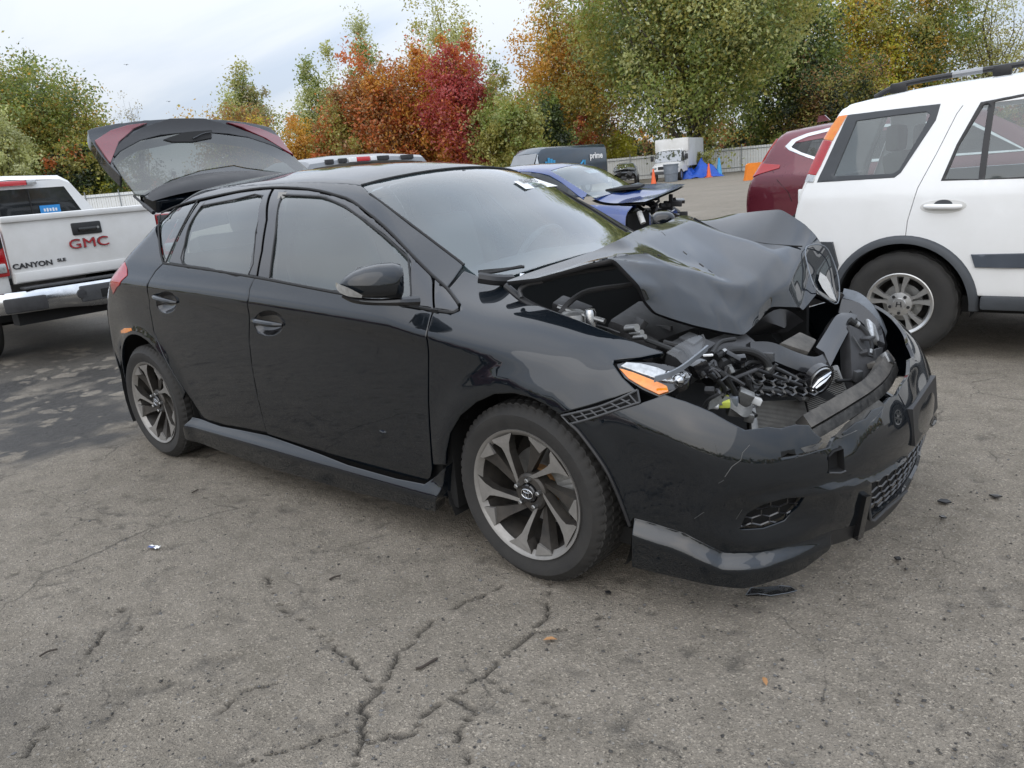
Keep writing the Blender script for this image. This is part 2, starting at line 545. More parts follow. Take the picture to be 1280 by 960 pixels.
def bead(F, pts3, r, off=0.0, sub=3, n=6):
    """a rubber seal lying on the solid along a line (returns an MB)"""
    pts = smooth_line(pts3, sub)
    P = np.array(pts); Nn = grad(F, P)
    P = P + Nn * off
    return MB().tube(P, r, n)
# ------------------------------------------------------------------ materials
pbr('black_paint', (0.0010, 0.0032, 0.0060), 0.5, 0.0, coat=1.0, spec=0.08, noise=(3.0, (0.0020, 0.0044, 0.0074), 0.12), coat_rough=0.02, coat_ior=1.62)
pbr('trim_black', (0.012, 0.012, 0.013), 0.38, noise=(9, 1.6, 0.15))
pbr('gloss_trim', (0.01, 0.01, 0.011), 0.12, coat=0.6, noise=(6, 1.5, 0.1))
pbr('rubber', (0.012, 0.012, 0.012), 0.65)
pbr('under_black', (0.006, 0.006, 0.006), 0.85)
pbr('tyre', (0.017, 0.0165, 0.016), 0.72, noise=(14, (0.034, 0.032, 0.029), 0.15), bump=(160, 0.12))
pbr('rim_machined', (0.30, 0.288, 0.27), 0.40, 0.5, noise=(25, 0.75, 0.15))
pbr('rim_dark', (0.030, 0.029, 0.028), 0.4, 0.3, noise=(18, (0.075, 0.066, 0.056), 0.2))
pbr('steel', (0.42, 0.42, 0.41), 0.35, 1.0, noise=(30, 0.7, 0.2))
pbr('rust', (0.22, 0.10, 0.035), 0.8, noise=(22, (0.32, 0.2, 0.09), 0.0))
pbr('chrome', (0.62, 0.63, 0.64), 0.16, 1.0, noise=(12, 0.8, 0.15))
pbr('alloy', (0.62, 0.62, 0.61), 0.3, 0.9, noise=(20, 0.8, 0.15))
pbr('plastic_dark', (0.020, 0.020, 0.021), 0.5, noise=(18, 2.2, 0.2), bump=(60, 0.1))
pbr('plastic_grey', (0.04, 0.041, 0.043), 0.5, noise=(20, 1.6, 0.1))
pbr('dusty_plastic', (0.035, 0.033, 0.031), 0.7, noise=(14, (0.13, 0.12, 0.105), 0.1), bump=(40, 0.3))
pbr('scuffed', (0.10, 0.097, 0.09), 0.6, noise=(30, (0.02, 0.02, 0.021), -0.2), bump=(70, 0.2))
pbr('radiator_core', (0.10, 0.095, 0.085), 0.55, 0.5, noise=(40, 1.7, 0.1))
pbr('cast_alloy', (0.36, 0.36, 0.35), 0.45, 0.8, noise=(22, 0.5, 0.2), bump=(60, 0.15))
pbr('white_plastic', (0.72, 0.72, 0.70), 0.4, noise=(12, 0.85, 0.1))
pbr('yellow_green', (0.62, 0.68, 0.12), 0.4)
pbr('blue_grey_plastic', (0.18, 0.2, 0.225), 0.4, noise=(25, 0.7, 0.1))
pbr('red_lens', (0.42, 0.008, 0.012), 0.12, coat=1.0, noise=(60, 0.75, 0.0))
pbr('dark_red_lens', (0.16, 0.006, 0.014), 0.1, coat=1.0, noise=(50, 0.8, 0.0))
pbr('bright_red', (0.55, 0.03, 0.04), 0.2, coat=1.0)
pbr('amber_lens', (0.75, 0.27, 0.012), 0.15, coat=1.0, noise=(45, (0.75, 0.16, 0.005), 0.0))
pbr('clear_lens', (0.55, 0.56, 0.56), 0.12, 0.5, coat=1.0, noise=(70, 0.55, 0.1))
pbr('interior', (0.10, 0.10, 0.10), 0.75, noise=(8, 1.4, 0.0), bump=(90, 0.1))
pbr('interior_light', (0.30, 0.295, 0.28), 0.8, bump=(90, 0.1))
pbr('white_paint', (0.83, 0.835, 0.83), 0.28, coat=0.8, noise=(2.2, (0.76, 0.76, 0.745), 0.15))
pbr('white_dirty', (0.70, 0.70, 0.69), 0.4, coat=0.3, noise=(1.6, (0.54, 0.53, 0.50), 0.2))
pbr('maroon_paint', (0.11, 0.015, 0.026), 0.25, 0.35, coat=1.0, noise=(3, 1.3, 0.1))
pbr('blue_paint', (0.005, 0.028, 0.14), 0.25, 0.2, coat=1.0, noise=(3, 1.3, 0.1))
pbr('van_paint', (0.014, 0.028, 0.045), 0.28, 0.1, coat=0.8, noise=(1.5, 1.5, 0.15))
pbr('silver_paint', (0.24, 0.25, 0.26), 0.35, 0.4, coat=0.7, noise=(3, 0.9, 0.1))
pbr('grey_cladding', (0.038, 0.042, 0.047), 0.5, noise=(5, 1.5, 0.1))
pbr('navy_moulding', (0.05, 0.06, 0.075), 0.4, noise=(5, 1.4, 0.1))
pbr('badge_red', (0.32, 0.02, 0.025), 0.35)
pbr('badge_dark', (0.03, 0.03, 0.032), 0.35)
pbr('sticker_blue', (0.03, 0.28, 0.68), 0.5, noise=(30, 0.85))
pbr('paper_white', (0.82, 0.82, 0.81), 0.6)
pbr('ink', (0.02, 0.02, 0.022), 0.6)
pbr('orange_paint', (0.85, 0.24, 0.02), 0.45, noise=(6, 0.8))
pbr('orange_plastic', (0.80, 0.13, 0.03), 0.5, noise=(6, 0.7))
pbr('cyan_plastic', (0.05, 0.33, 0.62), 0.5, noise=(6, 0.7))
pbr('tarp_blue', (0.015, 0.10, 0.55), 0.45, noise=(5, 0.7), bump=(20, 0.4))
pbr('drum_grey', (0.22, 0.25, 0.29), 0.5, 0.3, noise=(6, 0.7), bump=(20, 0.2))
pbr('fence_white', (0.80, 0.81, 0.80), 0.55, noise=(0.8, (0.66, 0.67, 0.65), 0.1))
glass('glass_van', (0.10, 0.11, 0.12), 0.25, 0.2, (0.30, 0.33, 0.35))
pbr('galv', (0.36, 0.38, 0.39), 0.5, 0.5, noise=(6, 0.8))
pbr('box_grey', (0.58, 0.60, 0.62), 0.5, noise=(1.2, (0.48, 0.49, 0.5)))
pbr('bark', (0.10, 0.085, 0.07), 0.9, noise=(4, (0.05, 0.04, 0.035)), bump=(12, 0.6))
pbr('bark_pale', (0.34, 0.32, 0.28), 0.9, noise=(4, (0.12, 0.10, 0.08)), bump=(12, 0.4))
pbr('clear_scrap', (0.35, 0.35, 0.35), 0.1, 0.0, trans=0.85)
pbr('wood_debris', (0.05, 0.04, 0.032), 0.9)
pbr('stone_grey', (0.17, 0.165, 0.16), 0.9, noise=(30, (0.07, 0.068, 0.065)))
pbr('leaf_tan', (0.36, 0.19, 0.08), 0.8)
glass('glass_side', (0.34, 0.40, 0.385), 1.6, 0.10, (0.30, 0.37, 0.355), 1.6)
glass('glass_shield', (0.68, 0.80, 0.83), 1.7, 0.085, (0.31, 0.46, 0.51), 1.55)
glass('glass_rear', (0.17, 0.19, 0.175), 1.2, 0.09, (0.30, 0.33, 0.32))
glass('glass_suv', (0.36, 0.42, 0.415), 1.7, 0.12, (0.40, 0.44, 0.44))
glass('glass_dark', (0.10, 0.11, 0.12), 0.7, 0.08, (0.3, 0.33, 0.35))
glass('lens_cover', (0.85, 0.87, 0.88), 1.0, 0.05, (0.5, 0.5, 0.5))
# ================================================================== the black hatchback
hero = thing('hatchback', 'black five-door hatchback with its hood crumpled, front end smashed open and tailgate raised', 'car', (0, 0, 0))
_Hc = pchip([-3.9, -3.3, -3.0, -2.7, -2.4, -2.0, -1.5, -1.15, -0.95, -0.6, -0.28, -0.12, 0.1, 0.3, 0.48, 0.6, 0.75, 0.9, 0.98, 1.05],
            [1.20, 1.31, 1.375, 1.418, 1.444, 1.455, 1.448, 1.425, 1.39, 1.215, 1.045, 1.005, 0.972, 0.925, 0.875, 0.835, 0.78, 0.70, 0.62, 0.45])
def H_h(x, y):
    return _Hc(x + 0.2 * y * y) - (0.052 + 0.018 * np.clip((-0.9 - x) / 0.3, 0, 1)) * (np.abs(y) / 0.6) ** 2.0 + 0.009 * np.clip((-0.9 - x) / 0.3, 0, 1)
_Px = pchip([-3.6, -3.3, -3.0, -2.6, -2.0, -1.0, 0.0, 0.35, 0.6, 0.9, 1.2], [0.74, 0.79, 0.83, 0.870, 0.88, 0.88, 0.877, 0.862, 0.835, 0.77, 0.66])
_zc = pchip([-3.5, -2.3, -1.445, -0.34, 0.2, 0.9], [1.025, 0.985, 0.947, 0.878, 0.82, 0.72])   # shoulder crease
_zb = pchip([-3.5, -2.9, -2.33, -1.4, -0.405, 0.3, 1.0], [1.12, 1.095, 1.063, 0.998, 0.915, 1.2, 1.6])       # belt line
_wc = pchip([-3.5, -2.9, -0.5, 0.0, 0.3, 1.0], [0.02, 0.005, 0.006, 0.045, 0.06, 0.06])        # crease softness
_tl = pchip([-3.6, -2.9, -2.4, -0.9, -0.3, 0.1], [0.62, 0.55, 0.53, 0.53, 0.50, 0.25])
def W_h(x, z):
    P = _Px(x)
    wv = np.maximum(_wc(x), 0.004)
    w_ = P - 0.38 * splus(z - _zc(x), wv) - (_tl(x) - 0.38) * splus(z - _zb(x), 0.02)
    w_ = w_ - 0.55 * np.maximum(z - _zb(x), 0) ** 2
    w_ = w_ - 0.10 * splus(0.52 - z, 0.06) - 0.16 * splus(0.30 - z, 0.02)
    w_ = w_ + 0.012 * np.exp(-((z - _zc(x) + 0.035) / 0.04) ** 2) * np.clip((0.4 - x) / 0.4, 0, 1)
    for cx in (0.0, -2.6):
        r_ = np.sqrt((x - cx) ** 2 + (z - 0.32) ** 2)
        w_ = w_ + 0.014 * np.exp(-((r_ - 0.37) / 0.055) ** 2)
    return w_
_xf = pchip([0.0, 0.15, 0.2, 0.3, 0.45, 0.6, 0.7, 0.8, 1.2], [0.90, 0.94, 0.955, 0.985, 1.0, 0.975, 0.92, 0.80, 0.4])
_xr = pchip([0.0, 0.2, 0.5, 0.75, 0.9, 1.05, 1.2, 1.35, 1.6], [-3.38, -3.42, -3.44, -3.40, -3.30, -3.06, -2.80, -2.56, -2.3])
def F_h(P):
    x, y, z = P[:, 0], np.abs(P[:, 1]), P[:, 2]
    f1 = (y - W_h(x, z)) * 0.96
    f2 = (z - H_h(x, y)) * 0.93
    f3 = x - (_xf(z) - 0.46 * y ** 2.3)
    f4 = (_xr(z) + 0.44 * y ** 2.2 - x) * 0.85
    k = np.interp(x, [-3.0, -2.4, -0.9, -0.2, 0.3], [0.10, 0.085, 0.075, 0.12, 0.16])
    f = smax(f1, f2, k)
    f = smax(f, f3, 0.14)
    return smax(f, f4, 0.09)
def hp(u, v): return pick(F_h, u, v)
def hps(l): return [hp(*q) for q in l]
PS = Proj((0, -1, 0))
PSS = Proj((0.0, -0.80, 0.60))
PSF = Proj((0.15, -0.78, 0.60))
PT = Proj((0, 0, 1))
PWS = Proj((0.45, 0, 0.89))
PCY = CylProj(0.05, 0.0, 0.85)
def crease_pts(x0, x1, zf=_zc):
    o = []
    for x in np.arange(x0, x1, 0.018):
        for dz in (-0.02, -0.01, -0.004, 0.004, 0.01, 0.02):
            z = float(zf(x)) + dz; o.append((x, -float(W_h(np.array([x]), np.array([z]))[0]), z))
    return np.array(o)
CP = crease_pts(-3.3, -0.1)

# ---- picture lines of the near side (pixels), shared by neighbouring panels
drip = [(201, 266), (222, 257), (247.5, 249.5), (300, 238.5), (340, 234), (387, 236), (420, 243.5), (442, 252), (480, 282), (517, 320), (540, 343), (559, 360), (574, 380)]
dlo_bot = [(572.5, 387), (565, 390.5), (541, 387.5), (480, 377), (417, 365), (380, 358), (319, 346.5), (260, 337), (204, 329)]
seam_BC = [(319, 346.5), (312, 360), (310.5, 372), (311, 423), (314, 452), (321, 492), (334, 541)]        # between the doors
seam_F = [(541, 387.5), (536, 405), (534, 430), (535, 500), (538, 560), (540, 586), (538, 597)]
seam_R = [(204, 329), (194, 339), (187.5, 349), (187, 386), (192, 414), (204, 442.5), (232, 490), (255, 522.6)]
sill = [(258, 524.5), (277, 530.5), (334, 543), (400, 564), (440, 577.5), (500, 594), (534, 602)]

# doors
def ell(cu, cv, ru, rv, n=20, rot=0.0):
    o = []
    for t in np.linspace(0, 2 * math.pi, n + 1)[:-1]:
        a, b = ru * math.cos(t), rv * math.sin(t)
        o.append((cu + a * math.cos(rot) - b * math.sin(rot), cv + a * math.sin(rot) + b * math.cos(rot)))
    return o
def mirror_mesh(o, parent):
    V = [(v.co.x, -v.co.y, v.co.z) for v in o.data.vertices]; F = [tuple(p.vertices)[::-1] for p in o.data.polygons]
    q = obj(o.name.split('.')[0], V, F, None, parent, mats=list(o.data.materials), mi=[p.material_index for p in o.data.polygons])
    q.data.set_sharp_from_angle(angle=R(40)); return q
def door(name, polypx, cup, bar):
    p3 = hps(polypx)
    cp3 = hps(ell(*cup))
    d_, m_ = panel(name, 'black_paint', F_h, PS, p3, hero, 0.024, extra=CP, mirror=True, holes=[cp3], rim=0.012)
    # handle cup: a dished bowl behind the opening
    c = np.mean(cp3, 0); rows = []
    for k, (s_, dp) in enumerate(((1.04, -0.002), (0.97, -0.007), (0.85, -0.018), (0.6, -0.028), (0.3, -0.032), (0.03, -0.033))):
        rr = [c + (p - c) * s_ - np.array([0, dp, 0]) for p in cp3]; rows.append(rr + [rr[0]])
    q = MB().sheet(rows).build('handle_cup', 'gloss_trim', d_); mirror_mesh(q, m_)
    # pull bar, standing 2 cm proud of the skin
    a, b = hp(*bar[0]), hp(*bar[1]); pts = []
    for t in np.linspace(0, 1, 9):
        p = a + (b - a) * t; p = p + np.array([0, -0.004 - 0.022 * math.sin(math.pi * min(1, max(0, t))) ** 0.6, 0.002 * math.sin(math.pi * t)]); pts.append(p)
    q = MB().tube(pts, [0.006, 0.0105, 0.0125, 0.0130, 0.0130, 0.0130, 0.0125, 0.011, 0.006], 10).build('door_handle', 'black_paint', d_); mirror_mesh(q, m_)
    return d_, m_
fd, fdm = door('front_door', [(541, 388.5)] + seam_F[1:] + [(534, 602), (500, 594), (440, 577.5), (400, 564), (334, 543)] + seam_BC[::-1][1:] + [(380, 358.5), (417, 365.5), (480, 377.5)], (336, 404, 18, 15), ((316, 399.5), (354, 406)))
rd, rdm = door('rear_door', seam_BC + [(277, 530.5), (258, 524.5)] + seam_R[::-1] + [(260, 337.5)], (208, 378, 12.5, 13), ((192, 369.5), (222, 378)))

# window frames, panes and seals
glassF = [(351, 243), (387, 244.5), (405, 246.5), (430, 257.5), (455, 275), (480, 294.5), (506, 318), (511, 330), (511, 381), (480, 375), (417, 363), (380, 356), (336, 346.5), (342, 300)]
glassR = [(251, 257), (290, 249.5), (327, 244), (319, 290), (309.5, 343.5), (260, 335), (227, 328.5), (230, 305), (236, 281)]
quart = [(201, 268.5), (222, 259.5), (245, 252.5), (237, 265), (221, 296), (207.5, 327.5), (203, 322), (200, 308), (198.5, 285)]
sailpx = [(541, 344.5), (559, 361), (572, 380), (571, 386), (564, 389), (542, 386)]
frameF = [(341.5, 235), (387, 237), (420, 244.5), (442, 253), (480, 283), (517, 321), (539, 343), (540, 386.5), (480, 376.5), (417, 364.5), (380, 357.5), (321, 346.5), (327, 314), (333, 275)]
frameR = [(249, 251.5), (300, 239.5), (339, 235), (331, 275), (325, 314), (319, 345.5), (260, 336.5), (209.5, 328.5), (222, 298), (240, 264)]
def frame(parent, parentm, polypx, holepx):
    panel('window_frame', 'trim_black' if False else 'gloss_trim', F_h, PS, hps(polypx), parent, 0.018, off=0.004, gap=0.0015, rim=0.02, holes=[hps(holepx)], edge=0.004, mirror=parentm)
def pane(parent, parentm, polypx, mat='glass_side', off=0.010):
    panel('window', mat, F_h, PS, hps(polypx), parent, 0.04, off=off, gap=-0.004, rim=0, edge=0, mirror=parentm)
frame(fd, fdm, frameF, glassF); frame(rd, rdm, frameR, glassR)
pane(fd, fdm, glassF); pane(rd, rdm, glassR)
panel('quarter_window', 'glass_side', F_h, PS, hps(quart), hero, 0.04, off=0.008, gap=0.0, rim=0.01, edge=0.003, mirror=True)
panel('mirror_sail', 'gloss_trim', F_h, PS, hps(sailpx), hero, 0.03, off=0.003, gap=0.001, rim=0.02, edge=0.003, mirror=True)
def seal(name, px, r, parent=hero, off=0.0, closed=False):
    P = hps(px)
    m = bead(F_h, P + ([P[0]] if closed else []), r, off)
    V = np.array(m.V)
    m2 = MB(); m2.add(V * [1, -1, 1], m.F)
    m.build(name, 'rubber', parent); m2.build(name, 'rubber', parent)
seal('roof_seal', drip, 0.0055, off=-0.001)
seal('belt_seal', dlo_bot, 0.006, off=0.0)
seal('pane_seal', glassF[:11] , 0.004, fd, off=-0.004)
seal('pane_seal', [(336, 346.5), (342, 300), (351, 243)], 0.004, fd, off=-0.004)
seal('pane_seal', glassR, 0.004, rd, off=-0.004, closed=True)
seal('quarter_seal', [(204, 329), (200.5, 315), (198, 285), (200.5, 268)], 0.0045)
seal('quarter_seal', [(247, 251), (238, 264), (221, 297), (207, 329)], 0.004)

# roof rail with the A-pillar: between the drip line and the roof ditch
ditch3 = [np.array([x, -yy, 0.0]) for x, yy in ((-2.74, 0.530), (-2.4, 0.535), (-2.0, 0.535), (-1.5, 0.53), (-1.2, 0.525), (-1.035, 0.518))]
for q in ditch3: q[2] = float(H_h(np.array([q[0]]), np.array([q[1]]))[0])
apil = hps([(462, 242), (500, 270), (539, 299.5), (570, 323), (580, 331)])
rail_lo = hps(drip[:12])
rail_lo = [p for p in rail_lo]
panel('roof_rail', 'black_paint', F_h, PSS, rail_lo + hps([(560, 358), (568, 348)]) + apil[::-1] + ditch3[::-1], hero, 0.024, mirror=True)
# roof skin
nr = [tuple(q) for q in ditch3]
fr_edge = [(-1.03 + 0.2 * (0.515 ** 2 - y * y) * 1.0, y, 1.38) for y in np.linspace(-0.515, 0.515, 13)]
roof_poly = [(q[0], q[1], q[2]) for q in ditch3] + fr_edge[1:-1] + [(q[0], -q[1], q[2]) for q in ditch3[::-1]] + [(-2.76, y, 1.4) for y in (0.3, 0, -0.3)]
panel('roof', 'black_paint', F_h, PT, roof_poly, hero, 0.04, gap=0.002)
# windshield
wl = apil
wlow = [(-0.30 + 0.21 * (0.62 ** 2 - y * y) * 1.0, y, 1.0) for y in np.linspace(-0.60, 0.60, 13)]
ws_poly = [np.array(p) for p in fr_edge] + [p * [1, -1, 1] for p in wl] + [np.array(p) for p in wlow[::-1]] + list(wl[::-1])
panel('windshield', 'glass_shield', F_h, PWS, ws_poly, hero, 0.04, off=0.004, gap=0.002, rim=0.012, edge=0.003)
# black frit band and header seal round the windshield
mb = MB()
mb.tube([np.array(p) for p in (lambda Q: solve(F_h, *PWS.rays(PWS.to2(Q)))[0])(np.array(fr_edge))], 0.005, 6)
for s in (1, -1):
    q = np.array([p * [1, s, 1] for p in wl])
    P = solve(F_h, *PWS.rays(PWS.to2(q)))[0]
    mb.tube(smooth_line(P, 3), 0.005, 6)
mb.build('windshield_seal', 'rubber', hero)

# front fender
fender_px = [(580, 337.5), (597, 344.5), (630, 353), (645, 370), (685, 385.5), (725, 400), (770, 417.5), (805, 430), (832, 440.5), (800, 446), (768, 450), (767, 455), (778, 471), (795, 487), (770, 497), (744, 505), (715, 514), (699, 519),
             (684, 508), (664, 498), (642, 492.5), (618, 493.5), (596, 503.5), (576, 520), (563, 542), (558, 565), (557, 582), (541, 582), (539, 560), (535.5, 500), (534.5, 430), (536.5, 405), (541.5, 389), (565, 391.5), (574, 388), (575, 380), (561, 360)]
fp3 = hps(fender_px)
def fender_dent(P):
    x, z = P[:, 0], P[:, 2]; e = np.exp(-((x - 0.30) / 0.16) ** 2 - ((z - 0.76) / 0.10) ** 2)
    d = e * (0.0022 * np.sin(40 * x + 18 * z) + 0.0016 * np.sin(60 * z - 22 * x) - 0.004)
    return np.stack([0 * d, d * 0.8 * np.sign(P[:, 1]), d * 0.6], 1)
panel('fender', 'black_paint', F_h, PSF, fp3, hero, 0.02, mirror=True, disp=fender_dent)
# quarter panel with the C-pillar
qpx_front = seam_R[::-1] + [(204, 329), (200.5, 318), (198, 300), (197, 280), (199.5, 267), (201, 265)]
q3 = [(-2.235, -0.862, 0.27)] 
arch_r = [np.array([-2.6 + 0.372 * math.cos(a), -0.87, 0.325 + 0.372 * math.sin(a)]) for a in np.linspace(R(8), R(196), 22)]
qpoly = hps(seam_R[::-1][1:]) + hps([(203.5, 328), (200.5, 318), (197.8, 300), (196.5, 280), (199, 267.5), (201.5, 265)])
qrear = [np.array(p) for p in ((-2.50, -0.62, 1.318), (-2.62, -0.64, 1.26), (-2.80, -0.665, 1.165), (-2.93, -0.69, 1.085), (-3.0, -0.72, 1.06), (-3.06, -0.75, 0.90), (-3.10, -0.78, 0.83), (-3.12, -0.79, 0.74), (-3.08, -0.80, 0.6), (-3.0, -0.82, 0.42))]
panel('quarter_panel', 'black_paint', F_h, Proj((-0.1, -0.97, 0.22)), qpoly + qrear + arch_r[::-1][0:], hero, 0.024, extra=CP, mirror=True)
# tail light on the corner
tl = [np.array(p) for p in ((-2.99, -0.72, 1.06), (-3.055, -0.75, 0.90), (-3.10, -0.78, 0.84), (-3.22, -0.66, 0.90), (-3.26, -0.6, 1.0), (-3.13, -0.64, 1.06))]
tlp = panel('tail_light', 'red_lens', F_h, Proj((-0.65, -0.72, 0.2)), hps([(157, 327), (159.5, 335), (160, 344), (150, 357), (142, 368.5), (139, 352), (137.5, 342), (146, 331)]), hero, 0.025, off=-0.004, gap=0.001, mirror=True)
# rear bumper, wrapped round the corner
PCR = CylProj(-2.55, 0.0, 0.85)
def PCR2():
    p = CylProj(-2.55, 0.0, 0.85)
    base = p.to2
    def to2(P):
        P = np.asarray(P) - p.c; a = np.arctan2(-P[..., 1], -P[..., 0])
        return np.stack([a * p.k, P[..., 2]], -1)
    def rays(Q):
        a = Q[:, 0] / p.k
        o = np.stack([np.full(len(Q), p.c[0]), np.full(len(Q), p.c[1]), Q[:, 1]], 1)
        return o, np.stack([-np.cos(a), -np.sin(a), np.zeros(len(Q))], 1)
    p.to2 = to2; p.rays = rays
    return p
PRB = PCR2()
def rb(a, z):
    return np.array([-2.55 - math.cos(a), -math.sin(a), z])
rb_poly = [rb(-1.0, 0.40), rb(-1.02, 0.72), rb(-0.78, 0.86), rb(-0.6, 0.80), rb(0, 0.80), rb(0.6, 0.80), rb(0.78, 0.86), rb(1.02, 0.72), rb(1.0, 0.40), rb(1.02, 0.2), rb(0.7, 0.19), rb(0, 0.2), rb(-0.7, 0.19), rb(-1.02, 0.2)]
panel('rear_bumper', 'black_paint', F_h, PRB, rb_poly, hero, 0.035)
# amber side reflection marker on the rear quarter
panel('side_marker', 'amber_lens', F_h, PS, hps([(151, 413.5), (156, 410), (164, 410), (165, 413), (158, 416), (152, 416.5)]), hero, 0.02, off=-0.003, gap=0, edge=0.002, rim=0.006, mirror=True)

# sill and side skirt
skirt_top = [(557.5, 584), (541, 598), (534, 603), (500, 595.5), (440, 579), (400, 565.5), (334, 544.5), (277, 532), (258, 526), (240, 521.5)]
skirt_bot = [(240, 544), (280, 558.5), (350, 582.5), (450, 610), (555, 635)]
def skirt_disp(P):
    o = np.zeros_like(P); t = np.clip((0.29 - P[:, 2]) / (0.05 + 0.03 * np.clip((P[:, 0] + 2.2) / 1.8, 0, 1)), 0, 1); t = t * t * (3 - 2 * t)
    o[:, 1] = -0.045 * t * np.sign(-P[:, 1]); return o
panel('side_skirt', 'black_paint', F_h, PS, hps(skirt_top) + hps(skirt_bot), hero, 0.012, gap=0.001, mirror=True, disp=skirt_disp, rim=0.05)
# dark inner shell so that seams and openings read black
for s in (-1, 1):
    mb = MB(); rows = []
    for z in (0.2, 0.4, 0.6, 0.8, 0.93):
        rows.append([(x, s * float(W_h(np.array([x]), np.array([z]))[0] - 0.035), z) for x in np.arange(-2.2, -0.38, 0.15)])
    mb.sheet(rows); mb.build('inner_shell', 'under_black', hero)
mb = MB()
mb.box((-1.3, 0, 0.2), (3.4, 1.5, 0.06)); mb.box((-2.9, 0, 0.45), (0.9, 1.2, 0.06)); mb.box((-2.3, 0, 0.7), (0.06, 1.4, 0.8))
mb.box((-0.38, 0, 0.55), (0.05, 1.66, 0.74)); mb.box((-1.3, -0.45, 0.16), (1.6, 0.25, 0.05)); mb.box((-1.3, 0.1, 0.15), (2.4, 0.18, 0.08))
mb.build('floor_pan', 'under_black', hero)
# wheel wells
for cx, w0 in ((0.0, 0.30), (-2.6, 0.34)):
    for s in (-1, 1):
        mb = MB(); rows = []
        for a in np.linspace(R(-25), R(205), 24):
            r_ = 0.40
            rows.append([(cx + r_ * math.cos(a), s * y, 0.32 + r_ * math.sin(a)) for y in (0.50, 0.62, 0.74, 0.845)])
        mb.sheet(rows)
        mb.add([(cx, s * 0.5, 0.32)] + [(cx + 0.40 * math.cos(a), s * 0.5, 0.32 + 0.40 * math.sin(a)) for a in np.linspace(R(-25), R(205), 24)], [(0, i, i + 1) for i in range(1, 24)])
        mb.build('wheel_liner', 'under_black', hero)

# ------------------------------------------------------------------ wheels
def tyre_mb(Rr, rim_r, wdt, grooves=True, n=132):
    """axis along y, outer face at y = -wdt/2"""
    h = wdt / 2
    prof = [(rim_r - 0.006, -h + 0.012), (rim_r + 0.002, -h + 0.004), (rim_r + 0.012, -h + 0.003), (rim_r + 0.35 * (Rr - rim_r), -h - 0.008), (rim_r + 0.62 * (Rr - rim_r), -h - 0.009), (Rr - 0.026, -h + 0.001), (Rr - 0.014, -h + 0.009), (Rr - 0.007, -h + 0.019)]
    tread = []
    ng = 4
    ys = np.linspace(-h + 0.026, h - 0.026, ng * 2 + 2)
    for k in range(ng + 1):
        a, b = ys[2 * k], ys[2 * k + 1]
        a2, b2 = a - 0.006, b + 0.006
        crown = lambda y: Rr - 0.0045 * (y / h) ** 2
        tread += [(crown(a2), a2), (crown(b2), b2)]
        if k < ng: tread += [(Rr - 0.009, b2 + 0.002), (Rr - 0.009, ys[2 * k + 2] - 0.008)]
    prof2 = prof + tread + [(r, -y) for r, y in prof[::-1]]
    m = MB(); m.lathe(prof2, (0, 0, 0), 'y', n)
    V = np.array(m.V).reshape(len(prof2), n, 3)
    # cut cross slots into the tread blocks
    for i, (r, y) in enumerate(prof2):
        on_tread = r > Rr - 0.0085; on_shoulder = Rr - 0.0165 < r <= Rr - 0.0065 and abs(y) > h - 0.022
        if not (on_tread or on_shoulder): continue
        for k in range(n):
            ph = (k + int(55 * abs(y))) % 4
            if ph == 0:
                s_ = (r - (0.0065 if on_tread else 0.005)) / r; V[i, k, 0] *= s_; V[i, k, 2] *= s_
    m.V = [tuple(p) for p in V.reshape(-1, 3)]
    return m
def polar(r, deg, y): a = R(deg); return (r * math.cos(a), y, r * math.sin(a))
